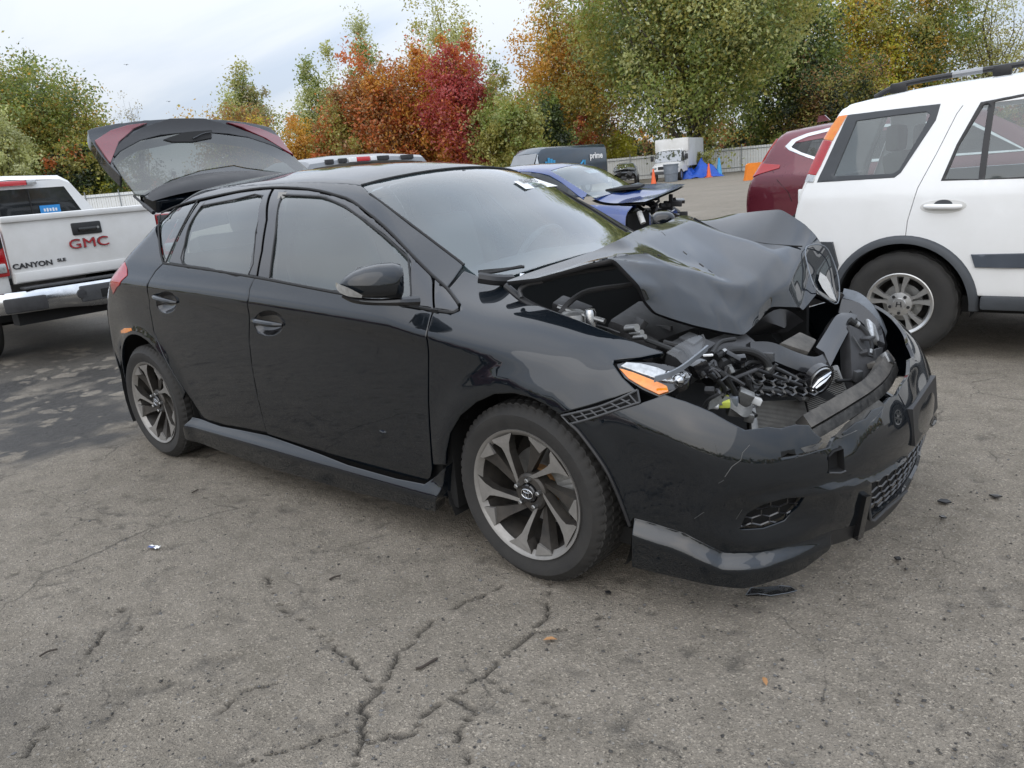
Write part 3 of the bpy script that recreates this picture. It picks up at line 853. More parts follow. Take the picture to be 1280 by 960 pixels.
def make_wheel(parent, loc, side=-1, steer=0.0, first=None, phase=113):
    """17-inch swirl alloy; built for the near side (outer face towards -y)"""
    if first is not None:
        c = copy_tree(first, parent)
    else:
        c = tyre_mb(0.317, 0.222, 0.215, n=240).build('wheel', 'tyre', parent, auto=28)
        h = 0.108
        m = MB(); m.lathe([(0.205, -h + 0.02), (0.2165, -h + 0.006), (0.222, -h + 0.001), (0.2285, -h - 0.002), (0.2285, -h + 0.006), (0.212, -h + 0.03), (0.196, -0.02), (0.19, 0.06), (0.20, 0.09)], (0, 0, 0), 'y', 96)
        m.build('rim', 'rim_machined', c)
        m = MB(); m.lathe([(0.208, -h + 0.018), (0.195, -0.03), (0.188, 0.07), (0.06, 0.075)], (0, 0, 0), 'y', 64)
        m.build('rim_barrel', 'rim_dark', c)
        for k in range(5):
            a0 = phase + 72 * k
            yh, yr = -h + 0.030, -h + 0.004
            # bright machined blade: narrow at the hub, sweeping and widening to the rim
            cen = lambda r: float(np.interp(r, [.052, .068, .085, .12, .155, .185, .2145], [46, 28, 18.5, 9, 4.5, 2, 0]))
            A = [(r, cen(r) - w_) for r, w_ in ((0.052, 10), (0.068, 7.5), (0.085, 6), (0.12, 5), (0.155, 5), (0.185, 8), (0.2165, 13))]
            B = [(r, cen(r) + w_) for r, w_ in ((0.2165, 14), (0.204, 13), (0.19, 9.5), (0.175, 5.5), (0.155, 4.5), (0.12, 4.5), (0.085, 5.5), (0.068, 7), (0.052, 10))]
            def yy(r): return yh + (yr - yh) * min(1, max(0, (r - 0.05) / 0.155)) ** 0.8
            top = [polar(r, a0 + d, yy(r)) for r, d in A + B]
            m = MB(); n_ = len(top)
            bot = [polar(r * 0.985, a0 + d + (3.0 if i_ < len(A) else 0.5), yy(r) + 0.040) for i_, (r, d) in enumerate(A + B)]
            m.cur = 0; m.add(top, [tuple(range(n_))])
            m.cur = 1; m.add(top + bot, [(i, (i + 1) % n_, n_ + (i + 1) % n_, n_ + i) for i in range(n_)])
            m.build('spoke', None, c, smooth=False, mats=['rim_machined', 'rim_dark'])
            # dark twin spoke with a bright tip on the rim
            y2 = yh + 0.016
            A = [(r, cen(r) + 29 - w_) for r, w_ in ((0.055, 9), (0.07, 8), (0.10, 7.5), (0.15, 7.5), (0.185, 8.5), (0.2135, 10))]
            B = [(r, cen(r) + 29 + w_) for r, w_ in ((0.2135, 10), (0.185, 8.5), (0.15, 7.5), (0.10, 7.5), (0.07, 8), (0.055, 9))]
            def y3(r): return y2 + (yr + 0.002 - y2) * ((r - 0.055) / 0.16) ** 1.5
            top = [polar(r, a0 + d, y3(r)) for r, d in A + B]
            bot = [polar(r * 0.985, a0 + d + 2, y3(r) + 0.034) for r, d in A + B]
            m = MB(); n_ = len(top)
            m.add(top, [tuple(range(n_))]); m.add(top + bot, [(i, (i + 1) % n_, n_ + (i + 1) % n_, n_ + i) for i in range(n_)])
            m.build('inner_spoke', 'rim_dark', c, smooth=False)
            m = MB(); m.prism([polar(0.2165, a0 + 19, yr - 0.002), polar(0.2165, a0 + 39, yr - 0.002), polar(0.205, a0 + 38.5, yr), polar(0.176, a0 + 24, yr + 0.004)], (0, 0.012, 0))
            m.build('spoke_tip', 'rim_machined', c, smooth=False)
        m = MB(); m.lathe([(0.066, -h + 0.075), (0.066, -h + 0.034), (0.058, -h + 0.027), (0.036, -h + 0.026), (0.034, -h + 0.03)], (0, 0, 0), 'y', 40)
        m.build('hub', 'rim_dark', c)
        m = MB(); m.lathe([(0.032, -h + 0.034), (0.0315, -h + 0.020), (0.028, -h + 0.016), (0.001, -h + 0.0145)], (0, 0, 0), 'y', 32)
        m.build('centre_cap', 'gloss_trim', c)
        m = MB()
        def oval(rx, rz, cz, ry=0.0018, rot=0):
            return [np.array((rx * math.cos(t), -h + 0.0135, cz + rz * math.sin(t))) for t in np.linspace(0, 2 * math.pi, 25)[:-1]]
        m.tube(oval(0.0245, 0.0165, 0), 0.0019, 6, closed=True); m.tube(oval(0.0145, 0.006, 0.0095), 0.0017, 6, closed=True); m.tube(oval(0.007, 0.0155, 0), 0.0017, 6, closed=True)
        m.build('cap_emblem', 'chrome', c)
        for k in range(5):
            a = phase + 36 + 72 * k + 8
            x, _, z = polar(0.0485, a, 0)
            m = MB(); m.tube([(x, -h + 0.03, z), (x, -h + 0.010, z), (x, -h + 0.007, z)], [0.0088, 0.0085, 0.006], 6)
            m.build('lug_nut', 'steel', c, smooth=False)
        m = MB(); m.lathe([(0.05, 0.0), (0.137, 0.0), (0.137, 0.022), (0.05, 0.022)], (0, 0, 0), 'y', 48, close=True)
        m.lathe([(0.075, -0.004), (0.078, 0.0)], (0, 0, 0), 'y', 48)
        m.build('brake_disc', 'steel', c)
        m = MB(); m.lathe([(0.02, -0.03), (0.07, -0.028), (0.075, 0.0)], (0, 0, 0), 'y', 32)
        m.build('disc_bell', 'rust', c)
        m = MB()
        for k in range(7):
            a = R(0 + 7 * k); m.box((0.132 * math.cos(a), -0.01, 0.132 * math.sin(a)), (0.07, 0.075, 0.026), rotm('Y', -a), 0.008)
        m.build('brake_caliper', 'cast_alloy', c)
    c.location = loc
    c.rotation_euler = (0, 0, steer + (math.pi if side > 0 else 0))
    return c
w1 = make_wheel(hero, (0, -0.757, 0.317), steer=R(-1.5))
make_wheel(hero, (-2.6, -0.757, 0.317), first=w1).rotation_euler = (0, R(14), 0)
make_wheel(hero, (0, 0.757, 0.317), 1, first=w1)
make_wheel(hero, (-2.6, 0.757, 0.317), 1, first=w1)
# ------------------------------------------------------------------ front bumper
zl = hps([(937, 624), (990, 614), (1044, 604), (1086, 595), (1121, 575), (1147, 560)])
_zlx = [p[1] for p in zl]; _zlz = [p[2] for p in zl]
fog_px = [(927, 664), (937, 647), (957, 633), (983, 624.5), (1006, 623), (1002, 636), (985, 654), (957, 663)]
fog3 = hps(fog_px); fogc = np.mean(fog3, 0)
def bump_disp(P):
    """the ledge over the fog pocket and lower grille, and the dish round the pocket"""
    y = -np.abs(P[:, 1]); z = P[:, 2]
    a = np.arctan2(P[:, 1], P[:, 0] - 0.05)
    lz = np.interp(y, _zlx, _zlz)
    on = np.clip((y - (-0.76)) / 0.03, 0, 1)
    t = np.clip((lz - z) / 0.012, 0, 1); t = t * t * (3 - 2 * t)
    far = np.clip(1 - (lz - z) / 0.10, 0, 1)
    d = 0.016 * t * on * far
    m = np.linalg.norm((P * [1, 1, 1] - np.array([fogc[0], 0, fogc[2]]) - np.array([0, 1, 0]) * 0) * [0, 0, 1], axis=1)
    fx = np.abs(P[:, 0] - fogc[0]); fy = np.abs(np.abs(P[:, 1]) - abs(fogc[1])); fz = np.abs(z - fogc[2])
    r = np.sqrt((np.hypot(fx, fy) / 0.16) ** 2 + (fz / 0.075) ** 2)
    d = d - 0.028 * np.clip(1.25 - r, 0, 1)
    # dents above the ledge
    d = d - 0.012 * np.exp(-(((P[:, 1] + 0.50) / 0.06) ** 2 + ((z - 0.53) / 0.05) ** 2)) - 0.015 * np.exp(-(((P[:, 1] - 0.1) / 0.12) ** 2 + ((z - 0.56) / 0.05) ** 2))
    n = np.stack([np.cos(a), np.sin(a), 0 * a], 1)
    return n * d[:, None]
edge_near = hps([(715, 528.5), (740, 522), (798, 504.5), (831, 492.5), (857, 501), (875, 508), (891, 515), (912, 527), (932, 537), (960, 533), (975, 535), (994, 530), (1012, 531)])
tear = hps([(1018, 540), (1030, 549), (1024, 556), (1010, 566), (990, 571), (975, 573), (985, 566), (1002, 569), (1022, 563), (1038, 560), (1046, 548), (1058, 540), (1070, 528), (1082, 523), (1090, 512), (1101, 508), (1112, 496), (1120, 494), (1128, 480)])
far_top = [(0.945, 0.02, 0.605), (0.93, 0.10, 0.635), (0.915, 0.16, 0.625), (0.90, 0.22, 0.66), (0.87, 0.30, 0.67), (0.82, 0.42, 0.69), (0.72, 0.56, 0.70), (0.58, 0.70, 0.71), (0.48, 0.78, 0.71), (0.29, 0.865, 0.635), (0.225, 0.88, 0.61)]
arch_n = hps([(792, 648), (787, 656), (772, 617), (756, 582.5), (727, 541.5)])
low_near = hps([(1085, 652), (1040, 664), (1010, 676), (980, 684), (950, 692), (905, 692), (880, 680), (855, 667), (820, 656)])
arch_f = [p * [1, -1, 1] for p in arch_n[::-1]]
bump_poly = edge_near + tear + [np.array(p) for p in far_top] + arch_f + [p * [1, -1, 1] for p in low_near[::-1]] + low_near + arch_n
gr_px = [(1086, 603), (1087, 647), (1105, 633), (1132, 611)]
gr_near = hps([(1086, 604), (1087, 646), (1105, 635), (1122, 622)])
gz0, gz1 = 0.215, 0.345
g_poly = [np.array(p) for p in ((0.935, -0.30, 0.345), (0.93, -0.315, 0.225), (0.95, -0.2, 0.19), (0.96, 0, 0.185), (0.95, 0.2, 0.19), (0.93, 0.315, 0.225), (0.935, 0.30, 0.345), (0.985, 0.15, 0.365), (0.99, 0, 0.37), (0.985, -0.15, 0.365))]
g_poly = hps([(1086, 603), (1087, 646), (1100, 638), (1116, 626)]) 
gl = [p for p in g_poly]
g_poly = [gl[0], gl[1], gl[2], gl[3], np.array([0.95, -0.08, gl[3][2] - 0.012]), np.array([0.95, 0.08, gl[3][2] - 0.012]), gl[3] * [1, -1, 1], gl[2] * [1, -1, 1], gl[1] * [1, -1, 1], gl[0] * [1, -1, 1],
          np.array([0.97, 0.2, gl[0][2] + 0.008]), np.array([0.98, 0.08, gl[0][2] + 0.012]), np.array([0.98, -0.08, gl[0][2] + 0.012]), np.array([0.97, -0.2, gl[0][2] + 0.008])]
hook_px = [(1037, 571), (1043, 565), (1054.5, 561), (1056, 588), (1050, 590.5), (1036, 590.5)]
bumper = panel('front_bumper', 'black_paint', F_h, PCY, bump_poly, hero, 0.0125, rim=0.010, holes=[fog3, [p * [1, -1, 1] for p in fog3], g_poly, hps(hook_px)], disp=bump_disp, edge=0.003, gap=0.001)
tag(bumper, 'cracked front bumper cover with torn upper edge')
# tow hook pocket
hk = np.array(hps(hook_px)); c = hk.mean(0); dn = np.array([-0.8, 0.45, 0.1])
MB().sheet([[p for p in list(hk) + [hk[0]]], [p + dn * 0.03 for p in list(hk) + [hk[0]]], [c + dn * 0.035 + (p - c) * 0.05 for p in list(hk) + [hk[0]]]]).build('tow_hook_pocket', 'under_black', bumper)
MB().tube([p + np.array([0.003, -0.002, 0]) for p in hk[[3, 4, 5]]], 0.0028, 6).build('pocket_lip', 'plastic_grey', bumper)
# honeycomb mesh, laid on the bumper shape 2.5 cm inside it
def hexmesh(name, poly3, cell, off, parent, r=0.0035, sx=1.0, mat='trim_black'):
    p2 = PCY.to2(np.array(poly3)); mn, mxx = p2.min(0), p2.max(0)
    edges = set(); pts = {}
    h = cell * math.sqrt(3) / 2
    def key(p): return (round(p[0], 4), round(p[1], 4))
    for j in range(-1, int((mxx[1] - mn[1]) / (1.5 * cell * 0.577)) + 2):
        for i in range(-1, int((mxx[0] - mn[0]) / (cell * sx)) + 2):
            cx = mn[0] + (i + 0.5 * (j % 2)) * cell * sx; cy = mn[1] + j * 1.5 * cell * 0.577
            hx = [(cx + cell * 0.577 * math.sin(k * math.pi / 3) * sx, cy + cell * 0.577 * math.cos(k * math.pi / 3)) for k in range(6)]
            for k in range(6):
                a, b = key(hx[k]), key(hx[(k + 1) % 6])
                edges.add((min(a, b), max(a, b)))
    edges = sorted(edges)
    A = np.array([e[0] for e in edges]); B = np.array([e[1] for e in edges])
    ok = in_poly((A + B) / 2, p2)
    A, B = A[ok], B[ok]
    P, _ = solve(F_h, *PCY.rays(np.vstack([A, B])), off)
    m = MB(); n_ = len(A)
    for k in range(n_): m.tube([P[k], P[n_ + k]], r, 4, cap=False)
    o = m.build(name, mat, parent, smooth=False)
    o['kind'] = 'stuff'
    Q = resample(p2, 0.02); Pb, _ = solve(F_h, *PCY.rays(Q), off + 0.02)
    c = Pb.mean(0)
    MB().add(list(Pb) + [c], [(i, (i + 1) % len(Pb), len(Pb)) for i in range(len(Pb))]).build('grille_back', 'under_black', parent)
hexmesh('fog_mesh', [fogc + (p - fogc) * 1.15 for p in fog3], 0.03, 0.034, bumper, 0.003, 1.5, 'gloss_trim')
hexmesh('lower_grille_mesh', g_poly, 0.034, 0.02, bumper, 0.0035, 1.6, 'gloss_trim')
MB().tube([p + np.array([0.004, -0.004, 0.0]) for p in smooth_line(hps([(1086, 600), (1087, 649), (1105, 636.5), (1132, 613)]), 3)], 0.005, 6).build('grille_surround', 'plastic_grey', bumper)
# blade beside the lower grille
m = MB(); q = hps([(1077, 618), (1083, 616), (1073, 668), (1066, 672)]); m.prism([p + np.array([0.018, -0.014, 0]) for p in q], (-0.02, 0.012, 0)); m.build('bumper_blade', 'gloss_trim', bumper, smooth=False)
# front splitter lip: stands 5 cm proud, flat top shelf
lip_top = hps([(793, 648), (822, 656), (855, 666), (880, 679), (905, 691), (950, 690), (980, 682), (1010, 674), (1040, 664)])
lip_bot = hps([(1032, 684), (1000, 706), (960, 719), (925, 727), (860, 717), (792, 702)])
def lip_disp(P):
    z = P[:, 2]; a = np.arctan2(P[:, 1], P[:, 0] - 0.05)
    lt = np.interp(-np.abs(P[:, 1]), [p[1] for p in lip_top], [p[2] for p in lip_top])
    s = np.clip((np.abs(a) - 0.35) / 0.5, 0.3, 1) * np.clip((1.62 - np.abs(a)) / 0.5, 0.15, 1)
    t = np.clip((lt - z) / 0.045, 0, 1); t = t * t * (3 - 2 * t)
    return np.stack([np.cos(a), np.sin(a), 0 * a], 1) * (0.042 * s * t)[:, None]
panel('bumper_lip', 'black_paint', F_h, PCY, lip_top + lip_bot, bumper, 0.010, gap=0.0, rim=0.04, disp=lip_disp, mirror=True, edge=0.003)
chin = [lip_top[-1], np.array([0.93, -0.2, 0.205]), np.array([0.95, 0, 0.20]), np.array([0.93, 0.2, 0.205]), lip_top[-1] * [1, -1, 1], lip_bot[0] * [1, -1, 1], np.array([0.92, 0.2, 0.155]), np.array([0.94, 0, 0.15]), np.array([0.92, -0.2, 0.155]), lip_bot[0]]
panel('bumper_chin', 'trim_black', F_h, PCY, chin, bumper, 0.03, gap=0.0, rim=0.03, edge=0.003)
# number plate bracket across the nose
nb = []
for yy in (-0.13, 0.30):
    o_, d_ = PCY.rays(PCY.to2(np.array([[0.98, yy, 0.41], [0.98, yy, 0.53]]))); nb.append(solve(F_h, o_, d_)[0])
m = MB(); m.prism([nb[0][0] + [0.012, 0, 0], nb[1][0] + [0.012, 0, 0], nb[1][1] + [0.016, 0, 0], nb[0][1] + [0.016, 0, 0]], (-0.02, 0, 0)); m.build('plate_bracket', 'trim_black', bumper, smooth=False)
# white scratches in the paint
def scratch(px, r=0.0009):
    P = np.array(hps(px)); Nn = grad(F_h, P)
    P = P + bump_disp(P) + Nn * 0.0006
    return MB().tube(P, r, 4)
m = scratch([(937, 556), (928, 566), (926, 575), (915, 583), (906, 596)], 0.0012)
for px in ([(894, 555), (896, 562), (895, 567)], [(1012, 566), (1000, 570), (994, 573)], [(905, 600), (898, 604)], [(880, 640), (868, 648)], [(930, 640), (922, 652)]): 
    k = scratch(px, 0.0006); m.add(k.V, k.F)
o = m.build('paint_scratch', 'scuffed', bumper); o['kind'] = 'stuff'
# rubbed, dulled patch below the tear
for px in ([(1046, 547), (1058, 530), (1078, 514), (1098, 500), (1107, 507), (1092, 526), (1070, 540), (1054, 549)], [(1000, 560), (1016, 556), (1030, 553), (1022, 562), (1006, 566)]):
    P = np.array(hps(px)); Nn = grad(F_h, P); P = P + bump_disp(P) + Nn * 0.0012; c = P.mean(0)
    obj('paint_scuff', np.vstack([P, c]), [(i, (i + 1) % len(P), len(P)) for i in range(len(P))], 'scuffed', bumper)
# wheel-arch edge flange of bumper
m = MB(); m.tube(smooth_line([p + np.array([-0.003, -0.003, 0]) for p in hps([(715, 530), (728, 543), (757, 583), (774, 618), (789, 657)])], 4), 0.006, 6); m.build('arch_flange', 'trim_black', bumper)
# exposed bumper bracket under the fender: a ladder strip
br_t = hps([(702, 519.5), (725, 514.5), (750, 508), (775, 498), (797, 487.5)]); br_b = hps([(712, 530), (735, 524), (760, 516), (790, 506), (800, 503)])
m = MB()
def pr(P, d): P = np.array(P); return P + grad(F_h, P) * d
T_ = pr(smooth_line(br_t, 4), 0.001); B_ = pr(smooth_line(br_b, 4), 0.001)
m.tube(T_, 0.004, 6); m.tube(B_, 0.004, 6)
for i in range(0, 17, 2): m.tube([T_[i], B_[i]], 0.003, 5)
M_ = (T_ + B_) / 2; m.tube(M_[2:14], 0.0025, 5)
o = m.build('bumper_bracket', 'plastic_grey', hero)
m = MB(); m.sheet([pr(smooth_line(br_t, 4), -0.014), pr(smooth_line(br_b, 4), -0.014)]); m.build('bracket_back', 'under_black', o)

# ------------------------------------------------------------------ headlight
hl_px = [(767, 452), (778, 470), (802, 485.5), (822, 494), (838, 487.5), (858, 476), (864, 465), (845, 456), (815, 450), (782, 448.5)]
hl = panel('headlight', 'gloss_trim', F_h, PSF, hps(hl_px), hero, 0.02, off=0.012, gap=0.001, rim=0.03, mirror=True)[0]
panel('indicator_lens', 'amber_lens', F_h, PSF, hps([(773.5, 459.5), (790, 464), (812, 472.5), (833, 481.5), (835, 488), (823, 492), (803, 482.5), (785, 472)]), hl, 0.015, off=0.004, gap=0.0, rim=0.008, edge=0.003)
panel('reflector', 'clear_lens', F_h, PSF, hps([(775, 456), (782, 451), (800, 452.5), (822, 458), (840, 466), (858, 464), (862, 470), (842, 476), (826, 474), (800, 465)]), hl, 0.012, off=0.006, gap=0.0, rim=0.008, edge=0.003)
for (u, v, r_) in ((848, 476, 0.018), (836, 468, 0.012), (853, 470, 0.010)):
    c = hp(u, v); MB().lathe([(r_ * 0.3, -0.012), (r_ * 0.8, -0.004), (r_, 0.004), (r_ * 1.05, 0.0)], c, 'y', 20).build('bulb_reflector', 'chrome', hl)
dome = [[aty(u, v, y) for u, v, y in r_] for r_ in (((833, 441, -0.72), (845, 432, -0.69), (862, 423, -0.66), (878, 418, -0.63)), ((845, 447, -0.73), (855, 440, -0.70), (870, 430, -0.66), (882, 424, -0.63)), ((853, 455, -0.74), (863, 448, -0.71), (876, 438, -0.67), (881, 436, -0.64)))]
MB().sheet([smooth_line(r_, 4) for r_ in dome]).build('lens_shell', 'lens_cover', hl)
m = MB(); m.tube(smooth_line([aty(*q) for q in ((878, 418, -0.63), (881, 427, -0.635), (876, 438, -0.66), (866, 449, -0.7), (853, 457, -0.735))], 4), 0.003, 6); m.build('lens_edge', 'plastic_grey', hl)
def strip(pts, wv, th, name, mat, parent):
    """flat ribbon of thickness th through 3D points, width vector wv"""
    P = smooth_line(pts, 5); m = MB(); wv = np.array(wv, float); V = []; n = len(P)
    for i, p in enumerate(P):
        a = P[max(i - 1, 0)]; b = P[min(i + 1, n - 1)]; t = b - a; t /= np.linalg.norm(t)
        nn = np.cross(t, wv); nn /= np.linalg.norm(nn)
        V.append([p - wv / 2 - nn * th / 2, p + wv / 2 - nn * th / 2, p + wv / 2 + nn * th / 2, p - wv / 2 + nn * th / 2, p - wv / 2 - nn * th / 2])
    m.sheet(V); m.add(V[0][:4], [(0, 1, 2, 3)]); m.add(V[-1][:4], [(3, 2, 1, 0)])
    return m.build(name, mat, parent, auto=40)
strip([aty(*q) for q in ((818, 474, -0.80), (835, 469, -0.78), (852, 460, -0.75), (868, 448, -0.71), (884, 435, -0.66))], (0.004, 0.0, 0.017), 0.006, 'bent_trim_strip', 'blue_grey_plastic', hero)

# ------------------------------------------------------------------ crumpled hood
HR = [
 [(628, 352.5, -.70), (690, 331, -.56), (745, 313, -.42), (775, 299, -.24), (796, 288, -.08), (814, 281, .08), (832, 279, .22), (850, 269, .38), (862, 270, .52), None],
 [(675, 347, -.685), (716, 333, -.58), (757, 318, -.48), (787, 309, -.32), (808, 303, -.18), (828, 291, .0), (848, 283, .18), (868, 276, .38), (880, 280, .50), (915, 267.5, .66)],
 [(730, 331, -.645), (752, 324, -.58), (782, 318.5, -.49), (808, 317, -.40), (836, 321, -.27), (858, 318, -.10), (876, 304, .08), (900, 289, .32), (914, 294.5, .42), (948, 264, .64)],
 [(766, 322, -.60), (790, 326, -.54), (815, 330, -.46), (845, 335, -.36), (873, 340, -.24), (902, 349, -.10), (917, 328, .06), (940, 301, .32), (952, 304, .40), (976, 261.5, .62)],
 [(799, 356, -.585), (825, 357, -.52), (850, 360, -.44), (880, 374, -.34), (905, 374, -.23), (930, 358, -.08), (950, 345, .06), (972, 318, .26), (986, 307, .42), (1006, 280, .6)],
 [(806, 376, -.565), (836, 383, -.50), (868, 388, -.42), (897, 396, -.32), (918, 400, -.22), (944, 390, -.09), (964, 366, .03), (988, 352, .17), (1005, 311, .44), (1019, 293, .61)],
 [(819, 391, -.545), (845, 400, -.48), (870, 407, -.40), (900, 414, -.30), (930, 419, -.22), (949, 401, -.08), (963, 383, .01), (1000, 384, .18), (1012, 345, .37), (1037, 320, .63)],
 [None, None, None, None, None, None, None, (1004, 388, .19), (1021, 367, .33), (1048, 380, .55)]]
bm = bmesh.new(); g = []
for r_ in HR: g.append([bm.verts.new(aty(*q)) if q else None for q in r_])
g[0][9] = bm.verts.new((-0.17, 0.69, 1.045))
for i in range(len(g) - 1):
    for j in range(9):
        q = (g[i][j], g[i + 1][j], g[i + 1][j + 1], g[i][j + 1])
        if all(q): bm.faces.new(q)
cl = bm.edges.layers.float.new('crease_edge')
def cr(a, b, v):
    e = bm.edges.get((g[a[0]][a[1]], g[b[0]][b[1]]))
    if e: e[cl] = v
for k in range(2, 5): cr((2, k), (2, k + 1), 0.0)
RIDGE = [[(2, 0), (2, 1), (2, 2), (2, 3), (2, 4), (3, 5)], [(0, 5), (1, 5), (2, 5), (3, 5)], [(0, 8), (1, 8), (2, 8), (3, 8), (4, 8), (5, 8), (6, 8), (7, 8)], [(1, 9), (2, 9), (3, 9), (4, 9), (5, 9)]]
for pl in RIDGE:
    for a, b in zip(pl[:-1], pl[1:]): cr(a, b, 1.0)
for a, b, v in (((0, 7), (1, 7), .5), ((1, 7), (2, 7), .7), ((2, 7), (3, 7), .7), ((3, 7), (4, 7), .4), ((2, 3), (3, 3), .5), ((3, 3), (4, 3), .6), ((3, 5), (4, 5), .8), ((4, 5), (5, 5), .5), ((5, 8), (5, 9), .9), ((6, 7), (6, 8), .9), ((3, 5), (3, 6), .3), ((4, 2), (5, 3), .5)): cr(a, b, v)
for e in bm.edges:
    if e.is_boundary: e[cl] = 0.5
def toC_(p): return p + (CO - p) / np.linalg.norm(CO - p) * 0.002
def on_plane(ids, a, b, c_, k):
    a, b, c_ = (np.array(aty(*q)) for q in (a, b, c_)); n_ = np.cross(b - a, c_ - a)
    for i, j in ids:
        v = g[i][j]
        if v is None: continue
        p = np.array(v.co); d = p - CO; t_ = ((a - CO) @ n_) / (d @ n_); q = CO + d * t_
        v.co = Vector(tuple(p + (q - p) * k))
on_plane([(0, 3), (0, 4), (1, 3), (1, 4), (2, 4)], (814, 281, .08), (902, 349, -.10), (782, 318.5, -.49), 1.0)
on_plane([(3, 1), (3, 2), (3, 3), (3, 4), (4, 1), (4, 2), (4, 3), (4, 4), (5, 1), (5, 2), (5, 3)], (766, 322, -.60), (902, 349, -.10), (870, 407, -.40), 0.75)
on_plane([(1, 6), (2, 6), (3, 6), (1, 7), (2, 7)], (814, 281, .08), (902, 349, -.10), (945, 301, .36), 0.85)
fixed = {v for e in bm.edges if e[cl] >= 0.55 for v in e.verts}
for it in range(0):
    new = {}
    for v in bm.verts:
        if v in fixed or v.is_boundary: continue
        m_ = sum(((e.other_vert(v)).co for e in v.link_edges), Vector()) / len(v.link_edges)
        new[v] = v.co.lerp(m_, 0.35)
    for v, q in new.items(): v.co = q
bmesh.ops.recalc_face_normals(bm, faces=bm.faces)
# split every panel of sheet metal finely but keep it flat between folds, then ease all but the sharp folds
bmesh.ops.triangulate(bm, faces=[f for f in bm.faces if rnd.random() < 0.0])
for lvl in range(3):
    bmesh.ops.subdivide_edges(bm, edges=bm.edges[:], cuts=1, use_grid_fill=True)
corner = {g[a][b] for a, b in ((3, 0), (6, 0), (6, 4), (6, 6), (6, 7), (7, 8), (7, 9), (5, 9), (3, 9), (0, 0), (0, 5), (0, 8), (0, 9), (3, 5), (2, 0))}
hard = {}
for e in bm.edges:
    if e[cl] >= 0.95 or e.is_boundary:
        for v in e.verts: hard.setdefault(v, []).append(e)
for it in range(3):
    new = {}
    for v in bm.verts:
        if v in corner: continue
        h_ = hard.get(v)
        if h_:
            if len(h_) != 2: continue
            m_ = sum((e.other_vert(v).co for e in h_), Vector()) / 2; new[v] = v.co.lerp(m_, 0.4)
        else:
            m_ = sum((e.other_vert(v).co for e in v.link_edges), Vector()) / len(v.link_edges); new[v] = v.co.lerp(m_, 0.5)
    for v, q in new.items(): v.co = q
ridge_pts = [[tuple(v.co) for v in e.verts] for e in bm.edges if e[cl] >= 0.95 and not e.is_boundary]
bm.edges.index_update(); bm.edges.ensure_lookup_table()
ridge_i = [e.index for e in bm.edges if e[cl] >= 0.95]
me2 = bpy.data.meshes.new('hood'); bm.to_mesh(me2); bm.free()
nv = len(me2.vertices); V = np.array([v.co[:] for v in me2.vertices]); Nn = np.array([v.normal[:] for v in me2.vertices])
if Nn[:, 2].mean() < 0:
    me2.flip_normals(); Nn = -Nn
# fine buckles in the sheet metal
bk = 0.0007 * np.sin(V[:, 0] * 23 + 3 * np.sin(V[:, 1] * 9)) * np.sin(V[:, 1] * 17 + 1.3) + 0.0003 * np.sin(V[:, 0] * 51 + V[:, 1] * 37)
V = V + Nn * bk[:, None]
me2.vertices.foreach_set('co', V.astype(np.float32).ravel())
me2.materials.clear(); me2.materials.append(MATS['black_paint']); me2.polygons.foreach_set('use_smooth', np.ones(len(me2.polygons), bool)); me2.set_sharp_from_angle(angle=R(24))
for i_ in ridge_i: me2.edges[i_].use_edge_sharp = True
me2.update()
hood = link_mesh('hood', me2, hero)
m = MB(); rp = random.Random(2)
for a_, b_ in ridge_pts:
    if rp.random() < 0.30: m.tube([np.array(a_) + [0, 0, .001], np.array(b_) + [0, 0, .001]], rp.choice([.0008, .0012, .0018]), 4)
if m.V: o = m.build('cracked_paint', 'scuffed', hood); o['kind'] = 'stuff'; tag(hood, 'buckled black hood folded up in the middle')
Fh = [tuple(p.vertices) for p in me2.polygons]
ec = {}
for f in Fh:
    for k in range(4):
        e = (f[k], f[(k + 1) % 4]); ec.setdefault((min(e), max(e)), []).append(e)
rimF = [(e[0][1], e[0][0], e[0][0] + nv, e[0][1] + nv) for e in ec.values() if len(e) == 1]
V2 = np.vstack([V - Nn * 0.0015, V - Nn * 0.014])
obj('hood_underside', V2, [tuple(i + nv for i in f[::-1]) for f in Fh] + rimF, 'trim_black', hood)

m = MB(); m.tube(smooth_line([toC_(aty(*q)) for q in ((868, 272.5, .52), (884, 281.5, .48), (914, 294.5, .42), (952, 304, .40), (984, 307, .42), (1003, 308, .44))], 5), .0028, 6); m.build('fold_dark_line', 'under_black', hood)  # black bead put along the far fold in place of its shade
# pale lens of the far headlight, driven up against the folded corner of the hood
fl = [(1008, 309, .45), (1010, 334, .38), (1020, 362, .33), (1034, 374, .45), (1047, 379, .55), (1049, 357, .60), (1044, 333, .63), (1031, 308, .60)]
toC = lambda p, k: p + (CO - p) / np.linalg.norm(CO - p) * k
P = [toC(aty(*q), .012) for q in fl]
o = MB().tube(smooth_line(P, 4, closed=True), .0026, 6, closed=True).build('lens_rim', 'blue_grey_plastic', hood)
q_ = [toC(aty(*q), .016) for q in ((1025, 340, .47), (1033, 346, .52), (1041, 360, .56), (1046, 377, .55), (1037, 372, .48), (1028, 360, .42), (1023, 350, .42))]
m = MB(); c_ = np.mean(q_, 0); m.add(q_ + [toC(c_, .006)], [(i, (i + 1) % len(q_), len(q_)) for i in range(len(q_))]); m.build('lens_fragment', 'clear_lens', hood, auto=60)

